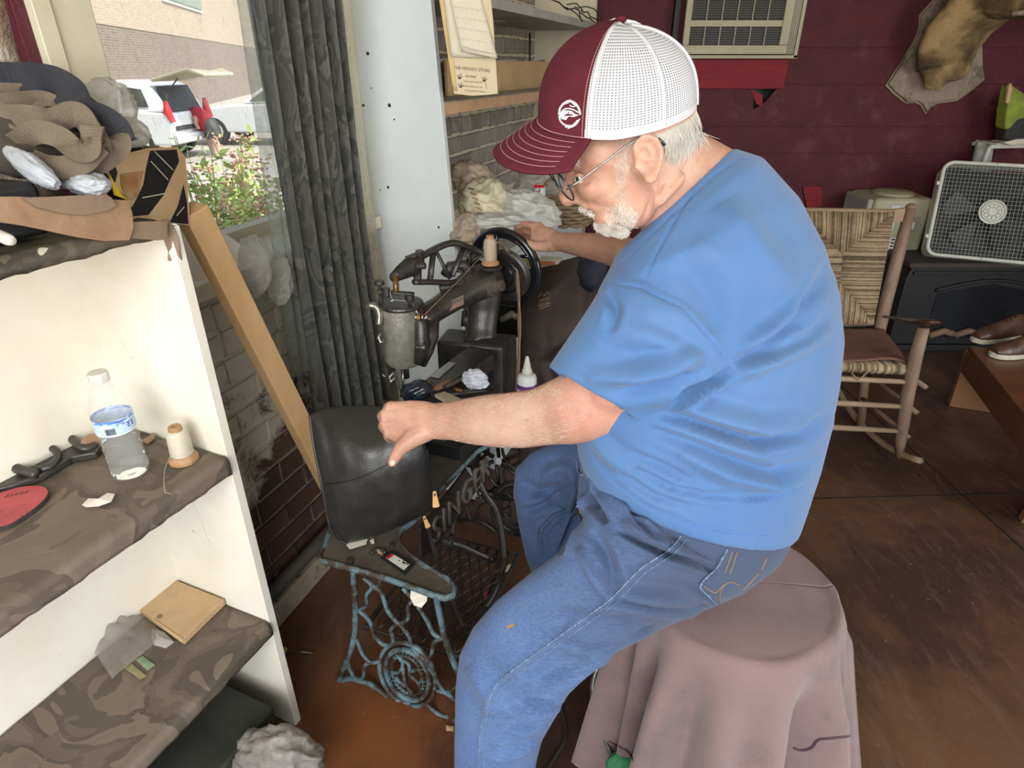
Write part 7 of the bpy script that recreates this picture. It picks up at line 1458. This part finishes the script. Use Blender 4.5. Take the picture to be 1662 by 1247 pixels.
# ---------------------------------------------------------------- cap
cap = root('cap', P(1000, 200, .9), 'maroon trucker cap with white mesh back and round white bird emblem', 'cap')
CD = .895; kx = CD / 1000
cC = P(1000, 190, CD); eF = (RT * -126 + DN * 4) * kx + FW * .0; eN = (RT * -16 + DN * 74) * kx - FW * .084; eU = (RT * 6 + DN * -165) * kx + FW * .012
def crown(phi, h):                                                   # phi 0 = front, +pi/2 = near side; h 0 band .. 1 top
    c, s_ = math.cos(phi), math.sin(phi)
    r = (1 - h ** 2.7) ** (1 / 1.9) if h < 1 else 0
    back = max(0, -c); hh = h * (1 - .05 * back)
    sx_ = c * (1.0 if c > 0 else 1.03); bul = 1 + .02 * math.sin(PI * h) * max(0, c)
    top = eU * hh + eF * (-.02 * h)
    sq = eU * (.10 * back * (1 - h))                                  # rear opening rides up
    return cC + (eF * sx_ + eN * s_) * r * bul + top + sq - eF * (.10 * h * h * back * 0)
SPL = 1.19                                                           # the maroon front runs to this angle on both sides
def panelmesh(f0, f1, nu=40, nv=36):
    mb = MB(); mb.sheet(lambda u, v: crown(lerp(f0, f1, u), v * .998), nu, nv); return mb
def meshm():
    m, nt, N, L, b = _mat('cap_mesh'); out = nt.nodes['Material Output']; v = coords(N, L, which='UV', scale=(88, 40, 1))
    vo = N.new('ShaderNodeTexVoronoi'); vo.inputs['Randomness'].default_value = 0.0; vo.inputs['Scale'].default_value = 1; L.new(v, vo.inputs['Vector'])
    k = ramp(N, L, vo.outputs['Distance'], [(.20, (.10,) * 3), (.38, (1, 1, 1))])
    b.inputs['Base Color'].default_value = (.60, .61, .65, 1); b.inputs['Roughness'].default_value = .7
    tr = N.new('ShaderNodeBsdfTransparent'); mx = N.new('ShaderNodeMixShader'); L.new(k, mx.inputs[0]); L.new(tr.outputs[0], mx.inputs[1]); L.new(b.outputs[0], mx.inputs[2]); L.new(mx.outputs[0], out.inputs[0]); return m
M['cap_maroon'] = pm('cap_maroon', (.105, .016, .028), (.085, .012, .022), 20, .85, .25, 500, spec=.2)
M['cap_mesh'] = meshm(); M['cap_white'] = pm('cap_white', (.60, .60, .64), (.54, .54, .58), 20, .8, .2, 400); M['inner_cap'] = pm('inner_cap', (.42, .42, .46), (.36, .36, .40), 9, .8, .1)
fp = panelmesh(-SPL, SPL).build('front_panel', M['cap_maroon'], cap, smooth=True, solid=.0012, fix=False)
panelmesh(SPL, 2 * PI - SPL, 84, 36).build('mesh_panel', M['cap_mesh'], cap, smooth=True, fix=False)
mb = MB(); mb.sheet(lambda u, v: cC + (crown(2 * PI * u, v * .99) - cC) * .955 + eU * .01, 60, 24); mb.build('lining', M['inner_cap'], cap, smooth=True, fix=False)
mb = MB()
for f in (SPL + .06, 2.15, PI, 2 * PI - 2.15, -SPL - .06): mb.tube([cC + (crown(f, h * .99) - cC) * 1.004 for h in [i / 24 for i in range(25)]], .0034, 6, flat=.4)
mb.build('seam_tape', M['cap_white'], cap, smooth=True)
mb = MB(); mb.sheet(lambda u, v: cC + (crown(lerp(SPL, 2 * PI - SPL, u), v * .085) - cC) * 1.004, 60, 4); mb.build('sweat_band', M['cap_white'], cap, smooth=True, fix=False)
mb = MB()
for f in (SPL - .03, -SPL + .03): mb.tube([cC + (crown(f, h * .99) - cC) * 1.008 for h in [i / 24 for i in range(25)]], .0004, 5)
mb.tube([cC + (crown(f, .0) - cC) * 1.012 + eU * .012 for f in [lerp(-SPL, SPL, i / 30) for i in range(31)]], .0007, 5); mb.build('stitching', pm('pink_thread', (.55, .30, .30), (.5, .27, .27), 5, .8, 0), cap, smooth=True)
mb = MB(); mb.ell(crown(0, 1.0) + eU * .0, RT * .0085, FW * .0085, -DN * .0045 + RT * .001, 16, 8); mb.build('button', M['cap_maroon'], cap, smooth=True)
# brim
def brimf(u, v, off=0):
    a = lerp(-1.42, 1.42, u); base = crown(a * .90, 0.0); l = .078 * max(0, math.cos(a * .96)) ** .55 * v
    out_ = (eF.normalized() * .80 + DN * .52).normalized(); side = math.sin(a)
    return base + out_ * l + eN.normalized() * side * .012 * v - (out_.cross(eN).normalized() * 0) + DN * (.020 * side * side * v * (1 if side > 0 else .6)) + Vector((0, 0, off)) - eU * .001
brm = MB(); brm.sheet(lambda u, v: brimf(u, v), 48, 14); br_ = brm.build('brim', M['cap_maroon'], cap, smooth=True, solid=.0035, fix=False)
mb = MB()
for k in range(6): mb.tube([brimf(lerp(.06, .94, i / 44), .16 + .135 * k, .0022) for i in range(45)], .0004, 5)
mb.build('brim_stitching', bpy.data.materials['pink_thread'], br_, smooth=True)
bvf = bvh_of(fp.data, ROOT[cap.name])
emb = MB()
def em(pts, r): seam(emb, bvf, pts, r, .0012)
em([(908, 187), (910, 176), (917, 168), (925, 165), (934, 169), (940, 178), (942, 187)], .0016); em([(908, 190), (911, 198), (918, 204), (926, 205)], .0012)
for pl_ in ([(925, 162), (918, 171), (926, 167), (934, 171)], [(910, 184), (918, 180), (928, 181), (934, 186), (940, 188), (932, 191), (924, 190), (919, 196), (912, 194), (908, 189)]): patch(emb, bvf, pl_, .0014)
em([(909, 187), (917, 178), (928, 178), (940, 184)], .0010); em([(918, 207), (930, 204), (938, 196)], .0011); em([(922, 209), (934, 204), (941, 194)], .0010); em([(925, 172), (930, 174), (935, 173)], .0008); em([(929, 168), (934, 172)], .0008)
emb.build('emblem', M['cap_white'], cap, smooth=False)
mb = MB(); seam(mb, bvf, [(923, 184.5), (924, 184.5)], .0009, .0024, False); mb.build('emblem_eye', M['cap_maroon'], cap)

# ---------------------------------------------------------------- shirt
mb = MB()
mb.loft([(1002, 410, 1190, 240, .985, .080), (988, 440, 1238, 256, .995, .125), (973, 470, 1296, 322, 1.02, .185), (966, 510, 1336, 400, 1.05, .215), (955, 560, 1360, 480, 1.07, .230), (945, 620, 1367, 555, 1.09, .238, 8), (938, 672, 1360, 622, 1.11, .240, 20), (938, 700, 1347, 690, 1.125, .238, 34), (940, 718, 1330, 755, 1.14, .232, 46), (943, 732, 1311, 812, 1.145, .225, 56), (948, 745, 1295, 858, 1.15, .218, 60)], 48)
mb.loft([(1030, 395, 1262, 545, .985, .10), (990, 442, 1215, 592, .945, .118), (962, 490, 1170, 628, .93, .112), (925, 545, 1108, 664, .94, .102), (889, 597, 1044, 689, .955, .090), (896, 600, 1038, 683, .955, .083), (925, 572, 1060, 655, .95, .078)], 32)
mb.loft([(1085, 330, 1160, 470, 1.22, .07), (1050, 400, 1130, 500, 1.35, .08), (1040, 420, 1100, 500, 1.42, .075)], 24)
me = voxel(mb, .0048, 9, .5)
folds(me, [(a_, b_, c_ * 2.0) for a_, b_, c_ in [([(1189, 599), (1240, 566), (1291, 520), (1328, 466), (1344, 425)], 9, -.010), ([(1196, 588), (1258, 572), (1314, 545), (1354, 505)], 7, -.007), ([(1186, 612), (1240, 588), (1300, 560), (1350, 530)], 12, .008), ([(1200, 570), (1260, 535), (1310, 490)], 12, .007),
           ([(1060, 672), (1110, 680), (1165, 700), (1235, 720), (1305, 706), (1354, 664)], 8, -.014), ([(1090, 650), (1160, 672), (1235, 692), (1310, 680)], 14, .010), ([(1050, 695), (1128, 725), (1193, 752), (1258, 770), (1330, 742)], 8, -.009), ([(1100, 735), (1180, 772), (1260, 790), (1320, 775)], 12, .008), ([(1020, 735), (1080, 760), (1130, 790)], 6, -.006), ([(1030, 760), (1090, 792), (1150, 806), (1200, 808)], 5, -.006), ([(1000, 765), (1060, 806), (1120, 824)], 5, -.005), ([(1200, 812), (1250, 806), (1300, 790)], 5, -.006),
           ([(1190, 600), (1150, 624), (1110, 640), (1080, 668)], 6, -.013), ([(1180, 620), (1140, 640), (1100, 655)], 6, .008), ([(950, 615), (1026, 610), (1100, 592), (1140, 575)], 12, .009), ([(1000, 640), (1060, 630), (1120, 605)], 9, -.006), ([(970, 560), (1030, 575), (1090, 565)], 15, -.005), ([(1050, 520), (1110, 540), (1160, 575)], 14, -.004), ([(1170, 330), (1230, 420), (1290, 470)], 30, .008), ([(1100, 420), (1150, 480), (1170, 540)], 20, -.006), ([(1120, 400), (1200, 430)], 20, .004),
           ([(985, 470), (1000, 500), (990, 540)], 8, -.007), ([(950, 700), (990, 740), (1030, 770)], 10, .006),
           ([(993, 459), (1040, 466), (1100, 499), (1147, 541), (1187, 598)], 2.6, -.0022), ([(1128, 292), (1126, 310), (1100, 350), (1063, 415), (1040, 466)], 2.4, -.0020), ([(1008, 423), (1060, 378), (1110, 330), (1160, 284), (1205, 256)], 2.4, -.0022), ([(894, 588), (922, 616), (962, 642), (1007, 664), (1050, 670)], 2.2, -.0016), ([(955, 741), (1000, 784), (1060, 826), (1110, 848), (1180, 865), (1250, 868)], 2.0, -.0018)]], sh=.3)
def clothm(name, c1, c2, sc=5, sheen=.15, rough=.9):
    m, nt, N, L, b = _mat(name); v = coords(N, L); a = noi(N, L, v, sc, 5, .6); col = ramp(N, L, a, [(.35, c1), (.68, c2)]); w = noi(N, L, coords(N, L, scale=(1, 1, 1)), 650, 2); L.new(col, b.inputs['Base Color'])
    b.inputs['Roughness'].default_value = rough; b.inputs['Sheen Weight'].default_value = sheen; bump(N, L, b, w, .25, .001); return m
M['shirt_blue'] = clothm('shirt_blue', (.060, .148, .335), (.082, .172, .35))
shirt = put(me, 't_shirt', M['shirt_blue'], man); bvs = bvh_of(shirt.data, ROOT[man.name])
M['shirt_stitch'] = pm('shirt_stitch', (.09, .21, .50), (.08, .19, .45), 9, .9, 0)
mb = MB()
for off in (0, 3.5): seam(mb, bvs, [(892 - off * .4, 592 - off * -.2), (919, 619 + off), (961, 646 + off), (1007, 668 + off), (1048, 675 + off)], .0005, .0002)
seam(mb, bvs, [(1006, 426), (1060, 382), (1110, 334), (1160, 288), (1208, 258)], .0005, .0002); seam(mb, bvs, [(995, 460), (1040, 467), (1100, 500), (1147, 542), (1187, 598)], .0006, .0002)
seam(mb, bvs, [(1128, 294), (1126, 312), (1100, 350), (1063, 415), (1040, 466)], .0006, .0002); seam(mb, bvs, [(958, 742), (1000, 785), (1060, 828), (1110, 850), (1180, 867), (1250, 870)], .0006, .0002)
mb.build('stitching', M['shirt_stitch'], shirt, smooth=True)

# ---------------------------------------------------------------- jeans
mb = MB()
mb.loft([(952, 735, 1288, 835, 1.145, .200, 48), (940, 762, 1284, 868, 1.14, .205, 58), (938, 800, 1268, 898, 1.13, .200, 56), (955, 850, 1240, 925, 1.11, .185, 44), (990, 905, 1205, 955, 1.09, .15, 30), (1050, 950, 1170, 978, 1.08, .08, 10)], 40)
mb.loft([(975, 790, 1215, 960, 1.055, .13), (942, 850, 1160, 985, 1.04, .120), (905, 898, 1083, 1018, 1.04, .112), (856, 934, 1003, 1058, 1.06, .104), (805, 976, 950, 1103, 1.09, .098), (768, 1018, 922, 1128, 1.11, .094), (746, 1062, 908, 1155, 1.13, .09), (739, 1110, 893, 1180, 1.15, .088), (738, 1165, 880, 1203, 1.17, .085), (737, 1215, 872, 1232, 1.19, .083), (737, 1270, 866, 1275, 1.215, .08), (742, 1370, 855, 1370, 1.25, .07)], 32)
mb.loft([(1010, 720, 1120, 900, 1.28, .10), (960, 706, 1010, 860, 1.42, .09), (905, 715, 945, 830, 1.50, .085), (862, 735, 915, 825, 1.54, .08), (836, 762, 925, 830, 1.56, .08), (833, 800, 938, 832, 1.56, .078), (841, 850, 945, 862, 1.57, .075), (853, 905, 950, 912, 1.59, .072), (875, 965, 965, 970, 1.63, .068), (905, 1050, 975, 1052, 1.70, .06)], 28)
me = voxel(mb, .0048, 8, .5)
folds(me, [(a_, b_, c_ * 3.2) for a_, b_, c_ in [([(1002, 858), (1040, 880), (1075, 898), (1120, 912), (1160, 926)], 4.5, -.011), ([(1010, 845), (1060, 876), (1110, 898)], 8, .006), ([(1018, 800), (1040, 850), (1075, 893)], 6, -.006), ([(945, 760), (950, 800), (985, 850)], 6, -.009), ([(960, 860), (985, 905), (1000, 950)], 9, -.007), ([(940, 890), (960, 930), (990, 975)], 7, .006), ([(990, 975), (1050, 985), (1120, 990), (1150, 985)], 5, -.009), ([(1000, 962), (1070, 968), (1130, 972)], 8, .006),
           ([(925, 1050), (970, 1046), (1015, 1038), (1060, 1018)], 5, -.009), ([(870, 1104), (930, 1086), (985, 1062), (1050, 1028)], 5, -.010), ([(850, 1120), (910, 1100), (960, 1078)], 8, .007), ([(842, 1136), (880, 1142), (915, 1142)], 5, -.009), ([(820, 1160), (860, 1152), (900, 1152)], 6, .006), ([(830, 1185), (860, 1180), (885, 1172)], 4, -.007), ([(800, 1225), (840, 1215), (870, 1205)], 6, -.006), ([(900, 1000), (960, 1010), (1020, 1010)], 12, -.004), ([(760, 1080), (790, 1120), (800, 1160)], 14, .005),
           ([(840, 780), (870, 800), (905, 800), (935, 790)], 10, -.008), ([(850, 830), (885, 820), (930, 800)], 6, -.006), ([(880, 770), (910, 760), (940, 765)], 8, .005), ([(938, 822), (902, 836), (878, 862), (882, 905)], 3, -.005), ([(935, 745), (940, 780), (938, 820), (920, 870), (908, 900)], 4, -.010), ([(1106, 869), (1084, 894), (1038, 925), (993, 971), (947, 1005), (893, 1044), (838, 1084), (806, 1112), (788, 1153), (779, 1194), (777, 1247)], 5, .0022), ([(1179, 891), (1161, 925), (1137, 953), (1163, 982)], 2.2, .0025)]], sh=.3)
def denimm():
    m, nt, N, L, b = _mat('denim'); v = coords(N, L); a = noi(N, L, v, 4.5, 5, .6); col = ramp(N, L, a, [(.34, (.026, .056, .145)), (.52, (.045, .098, .245)), (.68, (.085, .155, .33))])
    f = noi(N, L, coords(N, L, scale=(1, 5, 5), rot=(.2, .3, .9)), 60, 5, .75); col = mixc(N, L, .5, col, ramp(N, L, f, [(.3, (.035, .07, .17)), (.72, (.15, .235, .42))]))
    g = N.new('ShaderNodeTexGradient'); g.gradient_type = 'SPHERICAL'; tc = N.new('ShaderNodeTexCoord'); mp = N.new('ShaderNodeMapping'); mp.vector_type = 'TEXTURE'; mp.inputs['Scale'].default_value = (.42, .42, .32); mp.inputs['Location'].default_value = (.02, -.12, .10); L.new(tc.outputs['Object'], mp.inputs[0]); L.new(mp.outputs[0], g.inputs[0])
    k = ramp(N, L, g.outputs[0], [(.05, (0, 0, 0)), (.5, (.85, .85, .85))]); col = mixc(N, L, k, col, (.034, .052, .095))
    L.new(col, b.inputs['Base Color']); b.inputs['Roughness'].default_value = .85; b.inputs['Sheen Weight'].default_value = .1; bump(N, L, b, f, .4, .002); return m
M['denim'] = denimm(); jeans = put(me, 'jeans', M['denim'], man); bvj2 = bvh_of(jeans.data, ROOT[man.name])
M['pale_stitch'] = pm('pale_stitch', (.20, .27, .40), (.05, .08, .14), 260, .8, 0); M['gold_stitch'] = pm('gold_stitch', (.30, .17, .07), (.25, .14, .06), 9, .8, 0)
side_ = [(1106, 869), (1084, 894), (1038, 925), (993, 971), (947, 1005), (893, 1044), (838, 1084), (806, 1112), (788, 1153), (779, 1194), (777, 1250)]
mb = MB(); seam(mb, bvj2, side_, .0013, .0003); seam(mb, bvj2, [(x + 8, y + 6) for x, y in side_], .0008, .0002); seam(mb, bvj2, [(1180, 891), (1172, 908), (1161, 925), (1145, 940), (1137, 953), (1150, 968), (1164, 983)], .0017, .0006); seam(mb, bvj2, [(938, 822), (902, 836), (878, 862), (882, 905)], .0018, .0005); seam(mb, bvj2, [(936, 748), (938, 765), (946, 772)], .0022, .0006)
mb.build('seam', M['pale_stitch'], jeans, smooth=True)
mb = MB()
for pl_ in ([(1196, 896), (1190, 915), (1184, 932)], [(1188, 894), (1182, 914), (1176, 930)], [(1143, 952), (1160, 962), (1172, 952), (1185, 945), (1200, 950)], [(1168, 985), (1168, 965), (1174, 948)], [(1205, 958), (1218, 945), (1232, 930)], [(1236, 925), (1244, 905)]): seam(mb, bvj2, pl_, .0008, .0006)
mb.build('pocket_stitching', M['gold_stitch'], jeans, smooth=True)
mb = MB(); patch(mb, bvj2, [(820, 1018), (832, 1011), (836, 1015), (826, 1021)], .0004); mb.build('stain', M['gold_stitch'], jeans)
# boots below the jeans
for (x, y, d, hd) in ((795, 1400, 1.265, Vector((-.95, .1, 0))), (940, 1062, 1.74, Vector((-.95, .3, 0)))):
    o = P(x, y, d); zf = .0 if d < 1.5 else .095; o = Vector((o.x, o.y, zf)); s_ = Vector((-hd.y, hd.x, 0)).normalized(); hd = hd.normalized()
    mb = MB(); mb.tube([o - hd * .05 + UP * .11, o - hd * .03 + UP * .05, o + hd * .06 + UP * .045, o + hd * .15 + UP * .035, o + hd * .19 + UP * .03], [.042, .048, .046, .042, .03], 16); mb.tube([o - hd * .02 + UP * .06, o - hd * .015 + UP * .15], [.045, .05], 16)
    put(voxel(mb, .008, 3), 'boot', M['shoe_leather'], man)
